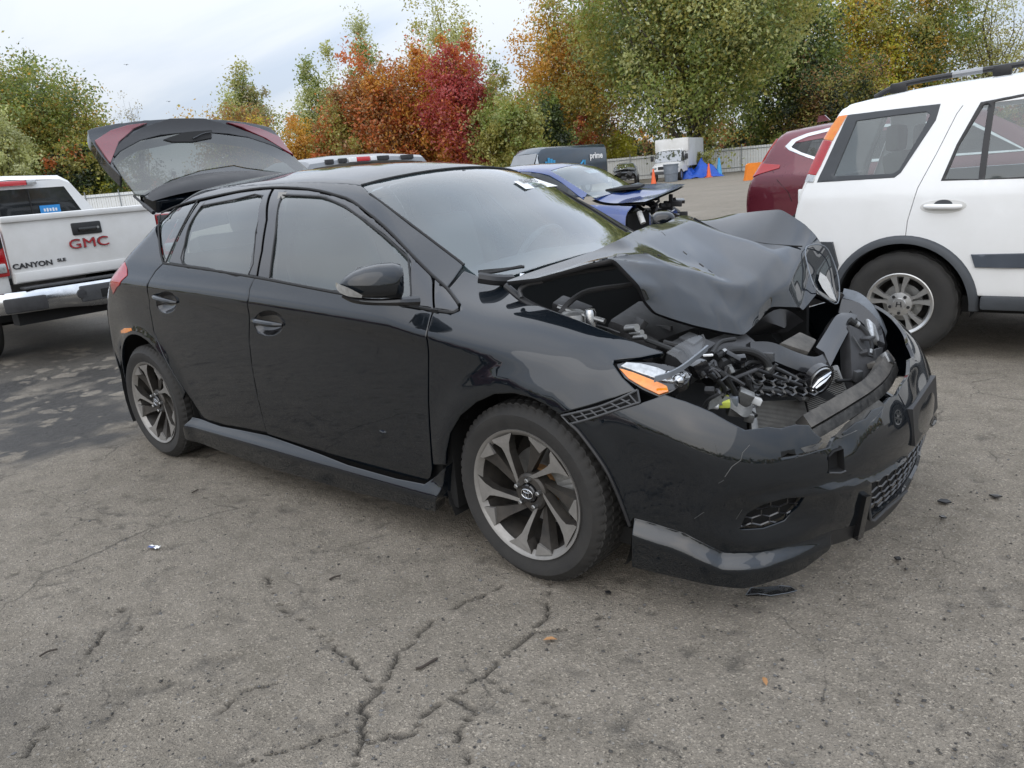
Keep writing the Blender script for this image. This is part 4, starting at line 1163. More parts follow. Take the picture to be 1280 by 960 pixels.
# ------------------------------------------------------------------ engine bay
bay = MB(); bay.box((0.12, 0, 0.32), (1.0, 1.1, 0.04)); bay.box((-0.36, 0, 0.72), (0.04, 1.5, 0.44)); bay.box((0.05, -0.58, 0.50), (0.74, 0.03, 0.36)); bay.box((0.05, 0.58, 0.52), (0.74, 0.03, 0.42))
bay.build('bay_panel', 'under_black', hero)
def tubes(name, mat, lst, parent=hero, n=8):
    for pts, r in lst: MB().tube(smooth_line([aty(*q) for q in pts], 5), r, n).build(name, mat, parent)
# inner wing edge and gutter under the near side of the hood
tubes('wing_gutter', 'trim_black', [(((632, 357, -.66), (660, 379, -.66), (700, 396, -.66), (740, 412, -.66), (790, 432, -.66), (828, 444, -.66)), 0.012)])
tubes('hood_seal', 'plastic_dark', [(((660, 356, -.6), (690, 348, -.58), (725, 340, -.56), (770, 334, -.5)), 0.008), (((700, 392, -.62), (712, 378, -.58), (735, 364, -.5), (790, 356, -.4)), 0.010)])
tubes('hood_hinge', 'plastic_grey', [(((652, 372, -.68), (650, 362, -.67), (660, 355, -.66), (678, 352, -.64)), 0.008)])
def slab(name, mat, top4, depth, parent=hero, bev=0.01):
    """rounded slab: four picked corners and a thickness downwards"""
    P = [np.array(p) for p in top4]; nrm = np.cross(P[1] - P[0], P[3] - P[0]); nrm /= np.linalg.norm(nrm)
    if nrm @ (CO - P[0]) < 0: nrm = -nrm
    bm = bmesh.new(); vs = [bm.verts.new(p) for p in P] + [bm.verts.new(p - nrm * depth) for p in P]
    for f in ((0, 1, 2, 3), (7, 6, 5, 4), (0, 4, 5, 1), (1, 5, 6, 2), (2, 6, 7, 3), (3, 7, 4, 0)): bm.faces.new([vs[i] for i in f])
    bmesh.ops.bevel(bm, geom=bm.edges[:], offset=min(bev, depth * 0.45), segments=2, profile=0.6, affect='EDGES')
    bmesh.ops.recalc_face_normals(bm, faces=bm.faces)
    me = bpy.data.meshes.new(name); bm.to_mesh(me); bm.free(); me.materials.append(MATS[mat]); me.polygons.foreach_set('use_smooth', np.ones(len(me.polygons), bool)); me.set_sharp_from_angle(angle=R(40))
    return link_mesh(name, me, parent)
slab('engine_cover', 'plastic_dark', [aty(760, 398, -.45), aty(825, 424, -.45), aty(880, 405, -.05), aty(800, 372, -.05)], 0.10, bev=0.03)
slab('battery_box', 'plastic_dark', [aty(880, 425, -.35), aty(905, 452, -.45), aty(950, 430, -.2), aty(925, 410, -.1)], 0.12)
c = aty(738, 398, -.60); MB().lathe([(0.001, 0.03), (0.016, 0.03), (0.02, 0.018), (0.02, -0.03)], c, 'z', 20).build('oil_cap', 'chrome', hero)
for (u, v, y, r_, n_) in ((790, 410, -.60, .013, 'pipe_fitting'), (796, 416, -.6, .010, 'pipe_fitting'), (800, 421, -.62, .008, 'pipe_fitting')):
    c = aty(u, v, y); MB().cyl(c + [-0.02, 0, -0.004], c + [0.025, -0.01, 0.004], r_, 14).build(n_, 'steel', hero)
tubes('hose', 'rubber', [(((808, 425, -.62), (822, 430, -.64), (838, 436, -.66), (850, 442, -.68)), 0.008), (((830, 428, -.6), (855, 436, -.6), (868, 455, -.62), (880, 470, -.62)), 0.009), (((885, 455, -.5), (905, 470, -.48), (918, 490, -.45), (925, 508, -.42)), 0.010), (((930, 470, -.4), (940, 490, -.38), (935, 510, -.4), (945, 520, -.42)), 0.007), (((1045, 476, 0.0), (1065, 475, .1), (1085, 470, .2), (1097, 461, .26)), 0.006), (((890, 442, -.5), (900, 428, -.4), (918, 424, -.3)), 0.008)])
# wiring and broken brackets behind the near headlight
rb_ = random.Random(3)
for k in range(20):
    u, v = rb_.uniform(868, 985), rb_.uniform(448, 520)
    if v > 488: continue
    y = -0.62 + (u - 868) / 117 * 0.35 + rb_.uniform(-.05, .05)
    pts = [(u, v, y)]
    for s_ in range(3): pts.append((pts[-1][0] + rb_.uniform(-14, 14), pts[-1][1] + rb_.uniform(-8, 12), y + rb_.uniform(-.04, .04)))
    MB().tube(smooth_line([aty(*q) for q in pts], 4), rb_.choice([.003, .004, .006]), 6).build('wiring_loom', rb_.choice(['rubber', 'plastic_dark', 'plastic_dark', 'plastic_grey']), hero)
for k in range(20):
    u, v = rb_.uniform(862, 1000), rb_.uniform(440, 515)
    if v > 490 or (v > 478 and u < 900): continue
    y = -0.56 + (u - 862) / 138 * 0.40 + rb_.uniform(-.05, .05)
    c = aty(u, v, y); M_ = np.array(Matrix.Rotation(rb_.uniform(0, 3), 3, Vector((rb_.random(), rb_.random(), rb_.random())).normalized()))
    MB().box(c, (rb_.uniform(.02, .06), rb_.uniform(.008, .02), rb_.uniform(.015, .04)), M_, 0.003).build('broken_bracket', rb_.choice(['plastic_dark', 'trim_black', 'gloss_trim', 'plastic_grey', 'gloss_trim']), hero)
def tilt_box(name, mat, u, v, y, d, ax=0.0, az=0.0, ay=0.0, bev=0.004):
    return MB().box(aty(u, v, y), d, rotm('Z', az) @ rotm('X', ax) @ rotm('Y', ay), bev).build(name, mat, hero)
tilt_box('connector', 'yellow_green', 905, 502, -.48, (.035, .05, .022), .2, .5)
tilt_box('connector', 'blue_grey_plastic', 917, 500, -.45, (.03, .04, .03), .1, .3)
tilt_box('connector', 'white_plastic', 943, 500, -.36, (.045, .03, .022), 0, .5, .4)
tilt_box('connector', 'white_plastic', 893, 506, -.52, (.03, .03, .012), .5, .2)
tilt_box('lamp_bracket', 'cast_alloy', 930, 497, -.42, (.05, .03, .05), .3, .4, .5)
tilt_box('lamp_bracket', 'cast_alloy', 921, 514, -.43, (.06, .03, .03), .1, .7, .2)
tilt_box('lamp_bracket', 'cast_alloy', 937, 521, -.42, (.03, .03, .03), .1, .2, .2)
tilt_box('lamp_bracket', 'steel', 902, 487, -.47, (.02, .01, .05), .6, .2, .8)
tilt_box('clip', 'paper_white', 885, 444, -.60, (.03, .012, .006), 0, .6)
# radiator: two cores with real fins
def core(name, q4, n):
    a, b, c_, d = [aty(*q) for q in q4]
    o = slab(name, 'under_black', (a, b, c_, d), 0.03, bev=0.003)
    m = MB()
    nrm = np.cross(b - a, d - a); nrm /= np.linalg.norm(nrm); nrm = nrm if nrm @ (CO - a) > 0 else -nrm
    for k in range(n):
        t = (k + .5) / n
        m.tube([a + (d - a) * t + nrm * 0.002, b + (c_ - b) * t + nrm * 0.002], 0.0022, 4)
    f = m.build('fin', 'radiator_core', o, smooth=False); f['kind'] = 'stuff'
core('radiator', ((938, 502, -.36), (1004, 500, -.12), (1014, 540, -.16), (944, 545, -.40)), 26)
core('radiator', ((1002, 478, -.10), (1046, 462, .06), (1068, 512, .02), (1014, 530, -.14)), 24)
slab('radiator_support', 'cast_alloy', [aty(1000, 506, -.13), aty(1006, 503, -.11), aty(1022, 535, -.13), aty(1014, 537, -.15)], 0.02)
slab('radiator_support', 'cast_alloy', [aty(1041, 457, .06), aty(1048, 455, .09), aty(1064, 498, .06), aty(1055, 502, .03)], 0.02)
slab('radiator_support', 'cast_alloy', [aty(936, 502, -.38), aty(944, 500, -.36), aty(950, 540, -.40), aty(940, 540, -.42)], 0.02)
# impact beam (dusty foam strip) inside the bumper
bp = [aty(*q) for q in ((1004, 531, -.40), (1030, 516, -.30), (1055, 501, -.18), (1080, 485, -.04), (1098, 468, .10), (1108, 448, .26))]
strip(bp, (-0.03, 0.012, 0.032), 0.045, 'impact_beam', 'dusty_plastic', hero)
strip([p + np.array([0.026, -0.01, -0.028]) for p in bp], (-0.012, 0.006, 0.03), 0.03, 'impact_beam_face', 'scuffed', hero)
# upper grille bars bent into a V, with the badge at the fold
def bar3(name, rows, mat, th=0.025):
    P = [smooth_line([aty(*q) for q in r_], 5) for r_ in rows]
    m = MB(); m.sheet(P)
    nn = np.array([-0.7, 0.3, -0.5]); nn /= np.linalg.norm(nn)
    m.sheet([[p + nn * th for p in r_] for r_ in P])
    m.sheet([P[0], [p + nn * th for p in P[0]]]); m.sheet([P[-1], [p + nn * th for p in P[-1]]])
    m.sheet([[r_[0] for r_ in P], [r_[0] + nn * th for r_ in P]]); m.sheet([[r_[-1] for r_ in P], [r_[-1] + nn * th for r_ in P]])
    return m.build(name, mat, hero, auto=35)
bar3('grille_bar', [((938, 427, -.30), (965, 428, -.22), (995, 440, -.12), (1018, 446, -.04), (1034, 440, .02)), ((938, 433, -.31), (965, 440, -.24), (995, 451, -.15), (1020, 457, -.07), (1038, 450, -.01)), ((940, 440, -.32), (965, 450, -.26), (992, 461, -.17), (1015, 468, -.10), (1036, 468, -.04))], 'gloss_trim')
bar3('grille_bar', [((1020, 434, .02), (1032, 415, .12), (1044, 396, .22), (1052, 391, .28)), ((1030, 440, .0), (1044, 420, .12), (1056, 400, .24), (1064, 391, .30)), ((1038, 458, -.04), (1050, 434, .10), (1064, 408, .24), (1072, 394, .32))], 'gloss_trim')
slab('radiator_cover', 'dusty_plastic', [aty(975, 428, -.12), aty(1012, 440, -.04), (aty(1022, 424, .06)), aty(1000, 414, .05)], 0.03, bev=0.01)
c = aty(1023, 474, -.10); ex = np.array([0.45, 0.78, 0.2]); ez = np.array([0.15, -0.25, 1.0]); ex /= np.linalg.norm(ex); ez -= ex * (ez @ ex); ez /= np.linalg.norm(ez); en = np.cross(ex, ez)
en = en if en @ (CO - c) > 0 else -en
def ring(rx, rz, o_=(0, 0)): return [c + ex * (o_[0] + rx * math.cos(t)) + ez * (o_[1] + rz * math.sin(t)) + en * 0.012 for t in np.linspace(0, 2 * math.pi, 33)[:-1]]
m = MB(); m.prism(ring(.055, .055), -en * 0.025); bdg = m.build('badge_plate', 'gloss_trim', hero, auto=30)
m = MB(); m.tube(ring(.046, .046), .004, 6, closed=True)
m.tube([c + ex * x + ez * z + en * 0.014 for x, z in ((-.038, -.012), (-.012, .006), (.02, .012), (.04, .018))], [.004, .008, .008, .004], 6); m.tube([c + ex * x + ez * z + en * 0.014 for x, z in ((-.04, -.022), (-.015, -.014), (.012, -.006), (.038, .008))], [.004, .008, .008, .004], 6)
m.build('badge_emblem', 'chrome', bdg)
# upper grille honeycomb, torn loose
o3 = [aty(*q) for q in ((900, 462, -.40), (945, 442, -.30), (1008, 472, -.12), (1000, 492, -.16), (960, 487, -.26), (925, 486, -.36))]
a_, b_, d_ = aty(898, 470, -.42), aty(1010, 470, -.12), aty(915, 496, -.42)
ax_ = b_ - a_; ay_ = d_ - a_
m = MB(); nx, ny = 8, 3
for j in range(ny):
    for i in range(nx):
        cc = a_ + ax_ * ((i + .5 * (j % 2) + .3) / nx) + ay_ * ((j + .3) / ny)
        hx = [cc + ax_ / nx * 0.5 * math.sin(k * math.pi / 3) * 1.05 + ay_ / ny * 0.62 * math.cos(k * math.pi / 3) for k in range(6)]
        m.tube(hx, 0.0055, 5, closed=True)
o = m.build('upper_grille_mesh', 'gloss_trim', hero); o['kind'] = 'stuff'
m = MB(); m.tube(smooth_line([aty(*q) for q in ((905, 470, -.42), (925, 460, -.36), (943, 452, -.3), (975, 462, -.22), (1008, 480, -.13))], 4), .006, 6); m.build('grille_rim', 'plastic_grey', hero)
m = MB(); m.tube(smooth_line([aty(*q) for q in ((940, 484, -.34), (965, 487, -.27), (990, 493, -.2), (1002, 500, -.16))], 4), .009, 8); m.build('grille_rim', 'plastic_grey', hero)
# far headlight remains and loose plastics on the far side
strip([aty(*q) for q in ((1054, 367, .72), (1072, 372, .70), (1088, 385, .66), (1099, 402, .60), (1106, 420, .52))], (0.0, 0.03, 0.035), 0.01, 'far_headlight_trim', 'blue_grey_plastic', hero)
strip([aty(*q) for q in ((1050, 383, .58), (1070, 388, .58), (1088, 402, .54), (1100, 420, .48), (1105, 440, .40))], (0.0, 0.05, 0.05), 0.012, 'far_headlight_body', 'gloss_trim', hero)
slab('fan_shroud', 'plastic_dark', [aty(1062, 405, .22), aty(1085, 415, .30), aty(1098, 470, .20), aty(1066, 490, .08)], 0.05)
slab('washer_tank', 'plastic_grey', [aty(1095, 436, .36), aty(1107, 432, .44), aty(1110, 450, .40), aty(1096, 456, .32)], 0.06)
rb_ = random.Random(9)
for k in range(16):
    u, v = rb_.uniform(1060, 1112), rb_.uniform(395, 470)
    if v < 395 + (u - 1060) * 0.7: continue
    y = .25 + rb_.uniform(-.05, .2)
    MB().box(aty(u, v, y), (rb_.uniform(.02, .05), rb_.uniform(.01, .03), rb_.uniform(.02, .05)), np.array(Matrix.Rotation(rb_.uniform(0, 3), 3, Vector((rb_.random(), rb_.random(), rb_.random())).normalized())), 0.003).build('broken_bracket', rb_.choice(['plastic_dark', 'gloss_trim', 'trim_black', 'steel']), hero)
# more of the smashed nose: housings, braces, hoses with clamps, bent flanges
slab('fuse_box', 'plastic_dark', [aty(690, 378, -.58), aty(728, 395, -.58), aty(742, 382, -.50), aty(704, 368, -.50)], 0.08, bev=0.008)
slab('air_box', 'plastic_dark', [aty(835, 428, -.52), aty(872, 446, -.55), aty(897, 428, -.38), aty(862, 414, -.36)], 0.10, bev=0.012)
slab('air_box_lid', 'plastic_grey', [aty(848, 421, -.46), aty(868, 430, -.48), aty(880, 421, -.40), aty(862, 414, -.38)], 0.02, bev=0.006)
c = aty(716, 392, -.60); MB().lathe([(0.001, 0.012), (0.03, 0.010), (0.045, 0.0), (0.05, -0.03)], c, 'z', 24).build('strut_tower', 'steel', hero)
for a_, b_, r_, mt in (((698, 384, -.60), (756, 402, -.6), .009, 'steel'), ((905, 478, -.46), (946, 462, -.36), .007, 'plastic_dark'), ((946, 462, -.36), (1002, 482, -.2), .006, 'trim_black')):
    MB().cyl(aty(*a_), aty(*b_), r_, 10).build('brace_rod', mt, hero)
for pts, r_ in ((((895, 446, -.44), (915, 438, -.38), (940, 440, -.33), (958, 452, -.3), (962, 470, -.3)), .013), (((875, 462, -.6), (890, 470, -.56), (905, 485, -.5), (900, 500, -.5)), .008), (((1062, 400, .25), (1078, 412, .28), (1088, 430, .28), (1084, 452, .22)), .012)):
    P = smooth_line([aty(*q) for q in pts], 5); h_ = MB().tube(P, r_, 10).build('hose', 'rubber', hero)
    for k_ in (2, len(P) - 4): MB().cyl(P[k_], P[k_ + 1], r_ * 1.15, 12).build('hose_clamp', 'steel', h_)
for pts in (((884, 470, -.58), (900, 476, -.53), (912, 470, -.48), (930, 480, -.42)), ((900, 492, -.5), (915, 486, -.46), (928, 494, -.42), (945, 488, -.36)), ((870, 452, -.62), (880, 463, -.6), (893, 461, -.57)), ((920, 505, -.44), (932, 512, -.42), (946, 507, -.39)), ((1066, 420, .2), (1080, 440, .2), (1092, 446, .24)), ((730, 404, -.6), (752, 408, -.58), (775, 416, -.58))):
    MB().tube(smooth_line([aty(*q) for q in pts], 5), .0028, 6).build('wire', 'plastic_grey', hero)
slab('lamp_shell', 'clear_lens', [aty(1084, 396, .52), aty(1095, 405, .52), aty(1103, 428, .46), aty(1090, 420, .44)], 0.03)
slab('lamp_shell', 'gloss_trim', [aty(866, 458, -.68), aty(884, 449, -.60), aty(893, 466, -.56), aty(876, 476, -.62)], 0.03)
strip([aty(*q) for q in ((886, 506, -.56), (900, 500, -.51), (915, 505, -.47), (930, 515, -.45), (940, 512, -.42))], (0.0, 0.01, 0.03), 0.004, 'bent_flange', 'cast_alloy', hero)
strip([aty(*q) for q in ((1060, 392, .36), (1072, 408, .36), (1078, 428, .32), (1074, 450, .24))], (0.02, 0.0, 0.025), 0.004, 'bent_flange', 'plastic_grey', hero)
for k_, (u, v, y, d, mt) in enumerate(((958, 446, -.28, (.05, .02, .03), 'plastic_grey'), (925, 452, -.38, (.03, .02, .05), 'gloss_trim'), (912, 462, -.44, (.02, .03, .02), 'cast_alloy'), (978, 492, -.22, (.02, .02, .03), 'steel'), (1004, 498, -.16, (.03, .015, .02), 'steel'), (887, 488, -.55, (.03, .02, .02), 'plastic_grey'), (1072, 470, .1, (.03, .02, .04), 'plastic_grey'), (1090, 456, .2, (.03, .03, .02), 'dusty_plastic'), (800, 404, -.4, (.08, .03, .02), 'plastic_grey'), (830, 412, -.3, (.06, .03, .02), 'plastic_grey'))):
    MB().box(aty(u, v, y), d, rotm('Z', .7 * k_) @ rotm('X', .5 * k_), .004).build('broken_bracket', mt, hero)
# crumple under the hood's front edge
m = MB(); rows = []
for i, t in enumerate(np.linspace(0, 1, 9)):
    a = aty(945 + 60 * t, 404 - 18 * math.sin(t * 3), -.06 + .26 * t); b = aty(930 + 75 * t, 424 - 8 * t, -.10 + .26 * t)
    rows.append([a, (a + b) / 2 + np.array([-.03 * math.cos(7 * t), 0, .02 * math.sin(9 * t)]), b + np.array([-.06, 0, 0])])
m.sheet(rows); m.build('torn_insulation', 'trim_black', hero)
# ------------------------------------------------------------------ tailgate, raised
_Xg = pchip([1.2, 1.36, 1.40, 1.50, 1.62, 1.72, 1.80, 1.87, 2.1], [-2.55, -2.70, -2.775, -2.93, -3.095, -3.195, -3.265, -3.30, -3.36])
def F_g(P):
    x, y, z = P[:, 0], np.abs(P[:, 1]), P[:, 2]
    f = (x - _Xg(z) - 0.10 * (0.36 - y ** 2)) * 0.75
    f = smax(f, (z - (1.90 - 0.06 * (y / 0.6) ** 2.2)) * 0.9, 0.05)
    return smax(f, y - 0.74 + 0.10 * np.abs(z - 1.65), 0.03)
def gps(l): return [pick(F_g, *q, 2.5, 7.5, 900) for q in l]
PG = Proj((0.75, 0, 0.66))
def clampy(P, lim=0.70):
    return [np.array([p[0], max(-lim, min(lim, p[1])), p[2]]) for p in P]
half = []
for u, v, yy_ in ((176, 149.5, -.32), (150, 152.5, -.47), (128, 156.5, -.56), (113, 161.5, -.61), (115, 172, -.625), (125, 188, -.625), (137, 205, -.62), (152, 225, -.61), (169, 244, -.60), (181, 248, -.585)):
    q = aty(u, v, yy_); half.append(np.array([float(_Xg(q[2])) + 0.10 * (0.36 - yy_ ** 2), yy_, q[2]]))
tg_poly = half + [np.array([-2.72, -0.56, 1.372]), np.array([-2.70, -0.3, 1.385]), np.array([-2.69, 0, 1.39]), np.array([-2.70, 0.3, 1.385]), np.array([-2.72, 0.56, 1.372])] + [p * [1, -1, 1] for p in half[::-1]] + [np.array([float(_Xg(1.862)) + 0.036, y, 1.862]) for y in (0.12, -0.12)]
gl_half = gps([(225, 167.5), (175, 176.5), (150, 190), (141, 203), (153, 222), (169, 243), (181, 244.5)])
gl_poly = gl_half + gps([(212, 226), (250, 213.5), (300, 206), (350, 208)])
glp = gl_half + [np.array([-2.88, -0.35, 1.47]), np.array([-2.90, 0, 1.485]), np.array([-2.88, 0.35, 1.47])] + [p * [1, -1, 1] for p in gl_half[::-1]]
gbot = [p for p in gps([(212, 226), (250, 213.5), (292, 207)])]
glp = gl_half + gbot + [p * [1, -1, 1] for p in gbot[::-1] if p[1] < -0.02] + [p * [1, -1, 1] for p in gl_half[::-1]]
tgate = panel('tailgate', 'black_paint', F_g, PG, tg_poly, hero, 0.03, gap=0.0, rim=0.07, edge=0.006, holes=[[np.array([0.0, 0.0, 0.0]) + q_ for q_ in glp]])
tag(tgate, 'open tailgate with tinted glass and red lamps')
panel('rear_window', 'glass_rear', F_g, PG, glp, tgate, 0.035, off=-0.006, gap=0.0, rim=0.012, edge=0.003)
arch = gps([(140, 191), (155, 174.5), (180, 160), (212, 150), (250, 146.5), (280, 149)])
arch_lo = gps([(225, 167.5), (200, 170), (175, 176.5), (150, 190), (143, 197)])
ap = [p for p in arch if p[1] < 0] + [p * [1, -1, 1] for p in arch[::-1] if p[1] < -0.02] + [p * [1, -1, 1] for p in arch_lo[::-1]] + arch_lo
panel('tailgate_garnish', 'trim_black', F_g, PG, ap, tgate, 0.03, off=-0.010, gap=0.0, rim=0.012, edge=0.004)
red = gps([(118, 177.5), (138, 165), (160, 158.5), (184, 156), (167, 162.5), (148, 179), (137.5, 205), (126, 189)])
for s in (1, -1):
    panel('tailgate_lamp', 'dark_red_lens', F_g, PG, [p * [1, s, 1] for p in red], tgate, 0.025, off=-0.014, gap=0.0, rim=0.014, edge=0.004)
hd = gps([(204, 176), (230, 167), (264, 164.5), (264, 174), (240, 179), (215, 179)])
panel('tailgate_handle', 'under_black', F_g, PG, hd, tgate, 0.02, off=-0.013, gap=0.0, rim=0.01, edge=0.003)
MB().tube(smooth_line([q_ + np.array([.016, 0, .012]) for q_ in gps([(240, 176), (252, 170), (262, 168)])], 3), .004, 6).build('handle_lip', 'gloss_trim', tgate)
# roof spoiler on the upper end of the tailgate
sp_hi = gps([(181, 246), (204, 230), (222, 220), (251, 211), (275, 207.5)])
sp_hi = [p for p in sp_hi]
m = MB(); rows = []
def sp_row(t):
    o = []
    for yy_ in np.linspace(-1, 1, 25):
        a = abs(yy_)
        hi = np.array([-2.93 + 0.11 * a ** 2.2, yy_ * 0.60, 1.515 - 0.105 * a ** 2.2])
        lo = np.array([-2.70 - 0.02 * a ** 2, yy_ * 0.585, 1.425 - 0.05 * a ** 2.4])
        mid = (hi + lo) / 2 + np.array([0.055, 0, 0.045]) * (1 - a ** 6)
        p = hi * (1 - t) ** 2 + 2 * mid * t * (1 - t) + lo * t * t
        o.append(p)
    return o
rows = [sp_row(t) for t in np.linspace(0, 1, 9)]
m.sheet(rows); m.sheet([rows[0], [p + np.array([-0.01, 0, -0.05]) for p in rows[0]]])
m.build('roof_spoiler', 'trim_black', tgate)
# gas strut
m = MB(); m.tube([aty(167.5, 245, -.62), aty(180, 256, -.63)], 0.007, 8); m.tube([aty(180, 256, -.63), aty(192, 266, -.64)], 0.011, 8); m.build('gas_strut', 'trim_black', hero)
m = MB(); m.tube([aty(167.5, 245, -.62) * [1, -1, 1], aty(192, 266, -.64) * [1, -1, 1]], 0.009, 8); m.build('gas_strut', 'trim_black', hero)

# ------------------------------------------------------------------ door mirrors
def mirror_housing(s):
    root = aty(502, 352, -.905); tip = aty(425, 353, -1.075)
    ax = tip - root; L_ = np.linalg.norm(ax); ax /= L_
    up = np.array([0, 0, 1.0]); up -= ax * (ax @ up); up /= np.linalg.norm(up); fw = np.cross(up, ax)
    rows = []; n = 24
    for t, hu, hl_, df, db in ((0.0, .052, .040, .050, .05), (0.03, .062, .050, .062, .055), (0.15, .068, .050, .070, .058), (0.4, .066, .048, .070, .056), (0.62, .056, .046, .062, .052), (0.8, .041, .041, .050, .046), (0.92, .024, .033, .034, .036), (0.985, .008, .02, .016, .02), (1.0, .001, .008, .003, .003)):
        c = root + ax * L_ * t + up * (-0.003 - 0.004 * t)
        r_ = []
        for k in range(n + 1):
            a = 2 * math.pi * k / n; ca, sa = math.cos(a), math.sin(a)
            e = 0.72
            cx = math.copysign(abs(ca) ** e, ca); sz = math.copysign(abs(sa) ** e, sa)
            r_.append(c + fw * cx * (df if cx > 0 else db) + up * sz * (hu if sz > 0 else hl_))
        rows.append([p * [1, s, 1] for p in r_])
    m = MB(); m.sheet([[rows[0][0] * 0 + np.mean(rows[0], 0)] * (n + 1)] + rows)
    o = m.build('door_mirror', 'black_paint', hero, auto=50)
    # seam between painted cap and dark base, indicator strip, arm
    m = MB(); P = [aty(*q) for q in ((419.5, 356, -1.065), (424, 364, -1.075), (436, 369.5, -1.07), (452, 371.5, -1.05))]; P2 = [aty(*q) for q in ((419.8, 352, -1.062), (426, 355, -1.078), (438, 360, -1.074), (453, 368, -1.052))]
    m.sheet([[p * [1, s, 1] + np.array([0.014, -0.012 * s, 0]) for p in smooth_line(P, 4)], [p * [1, s, 1] + np.array([0.014, -0.012 * s, 0]) for p in smooth_line(P2, 4)]])
    m.build('mirror_indicator', 'clear_lens', o)
    m = MB(); m.tube([p * [1, s, 1] for p in smooth_line([aty(*q) for q in ((428, 369, -1.06), (445, 375, -1.03), (470, 377.5, -.98), (500, 377, -.92), (523, 376, -.86))], 4)], [0.008, .010, .011, .012, .012, .012, .012, .012, .012, .012, .013, .014, .015, .017, .018, .019, .020][:17], 10)
    m.build('mirror_arm', 'gloss_trim', o)
    m = MB(); q = root + ax * L_ * 0.45 - fw * 0.054; m.prism([(q + ax * a + up * b) * [1, s, 1] for a, b in ((-.075, -.035), (.06, -.035), (.075, 0), (.05, .045), (-.075, .05))], tuple((-fw * 0.004) * [1, s, 1])); m.build('mirror_glass', 'chrome', o)
for s in (1, -1): mirror_housing(s)

# ------------------------------------------------------------------ cabin
def seat(x, y, wd=0.5):
    m = MB()
    m.box((x, y, 0.52), (0.50, wd, 0.14), None, 0.05); st = m.build('seat', 'interior_light', hero)
    m = MB(); m.box((x - 0.30, y, 0.86), (0.14, wd * 0.96, 0.64), rotm('Y', R(-14)), 0.055); m.build('seat_back', 'interior_light', st)
    m = MB(); m.box((x - 0.40, y, 1.245), (0.09, wd * 0.5, 0.17), rotm('Y', R(-10)), 0.04); m.build('headrest', 'interior_light', st)
    return st
seat(-1.15, -0.37); seat(-1.15, 0.37)
seat(-2.05, -0.0, 1.2)
m = MB(); rows = []
for x, z in ((-0.34, 0.985), (-0.42, 1.0), (-0.55, 1.005), (-0.66, 0.985), (-0.73, 0.93), (-0.74, 0.80), (-0.70, 0.6)):
    rows.append([(x - 0.05 * (abs(y) / .6) ** 2, y, z + 0.015 * math.cos(y * 5)) for y in np.linspace(-0.7, 0.7, 15)])
m.sheet(rows); m.build('dashboard', 'interior', hero)
wheel_c = np.array([-0.83, 0.37, 0.92]); m = MB()
ax = np.array([-0.9, 0, 0.42]); ax /= np.linalg.norm(ax); e1 = np.array([0, 1.0, 0]); e2 = np.cross(ax, e1)
m.tube([wheel_c + e1 * 0.185 * math.cos(t) + e2 * 0.185 * math.sin(t) for t in np.linspace(0, 2 * math.pi, 33)[:-1]], 0.015, 8, closed=True)
sw = m.build('steering_wheel', 'interior', hero)
m = MB(); m.box(wheel_c, (0.05, 0.16, 0.12), np.stack([ax, e1, e2], 1), 0.02); m.box(wheel_c, (0.02, 0.36, 0.03), np.stack([ax, e1, e2], 1), 0.005); m.cyl(wheel_c, wheel_c - ax * 0.2, 0.03); m.build('wheel_hub', 'interior', sw)
m = MB(); m.box((-1.0, 0, 1.30), (0.05, 0.22, 0.06), None, 0.02); m.cyl((-1.0, 0, 1.30), (-0.93, 0, 1.38), 0.01, 8); m.build('rear_view_mirror', 'trim_black', hero)
m = MB()
for s in (-1, 1):
    m.tube(smooth_line([(-1.42, s * 0.70, 0.4), (-1.47, s * 0.715, 0.95), (-1.50, s * 0.56, 1.34)], 4), [0.05] * 9, 6)
m.build('pillar_trim', 'interior_light', hero)
MB().sheet([[(x, y, float(H_h(np.array([x]), np.array([abs(y)]))[0]) - 0.045) for y in np.linspace(-0.5, 0.5, 9)] for x in np.linspace(-2.65, -1.12, 10)]).build('headliner', 'interior_light', hero)
# auction sticker in the top corner of the windshield
sk = [hp(u, v) for u, v in ((642, 227.5), (657, 237), (697, 233), (668, 223.5))]
Nn_ = grad(F_h, np.array(sk)); P = np.array(sk) + Nn_ * 0.003
stk = obj('windshield_sticker', P, [(0, 1, 2, 3)], 'paper_white', hero, smooth=False)
ex_ = (P[2] - P[1] + P[3] - P[0]); ez_ = (P[0] - P[1] + P[3] - P[2]); cc = P.mean(0) + Nn_.mean(0) * 0.0035
ln = np.linalg.norm(ex_) / 2; hgt = np.linalg.norm(ez_) / 2
def on_sticker(txt, size, fx, fz, bold=0.0):
    return text_obj('sticker_print', txt, size, cc + ex_ / 2 * fx + ez_ / 2 * fz, ex_, ez_, 'plastic_grey', stk, 0.0002, bold=bold)
try:
    on_sticker('00469453', hgt * 0.50, 0.0, 0.28); on_sticker('00469453', hgt * 0.40, 0.0, -0.30)
except Exception as e_: print('sticker', e_)
# wipers at the foot of the windshield
m = MB()
for pts in (((598, 345), (612, 343.5), (632, 342), (655, 339)), ((600, 347), (618, 345.5), (640, 341), (652, 338.5))):
    P = hps(pts); Q = np.array(P) + grad(F_h, np.array(P)) * 0.018; m.tube(smooth_line(Q, 4), 0.006, 6)
m.build('wiper', 'rubber', hero)
m = MB(); m.tube(smooth_line([aty(598, 347, -.66), aty(620, 350, -.62), aty(640, 350, -.55)], 4), 0.02, 8); m.build('cowl_panel', 'trim_black', hero)
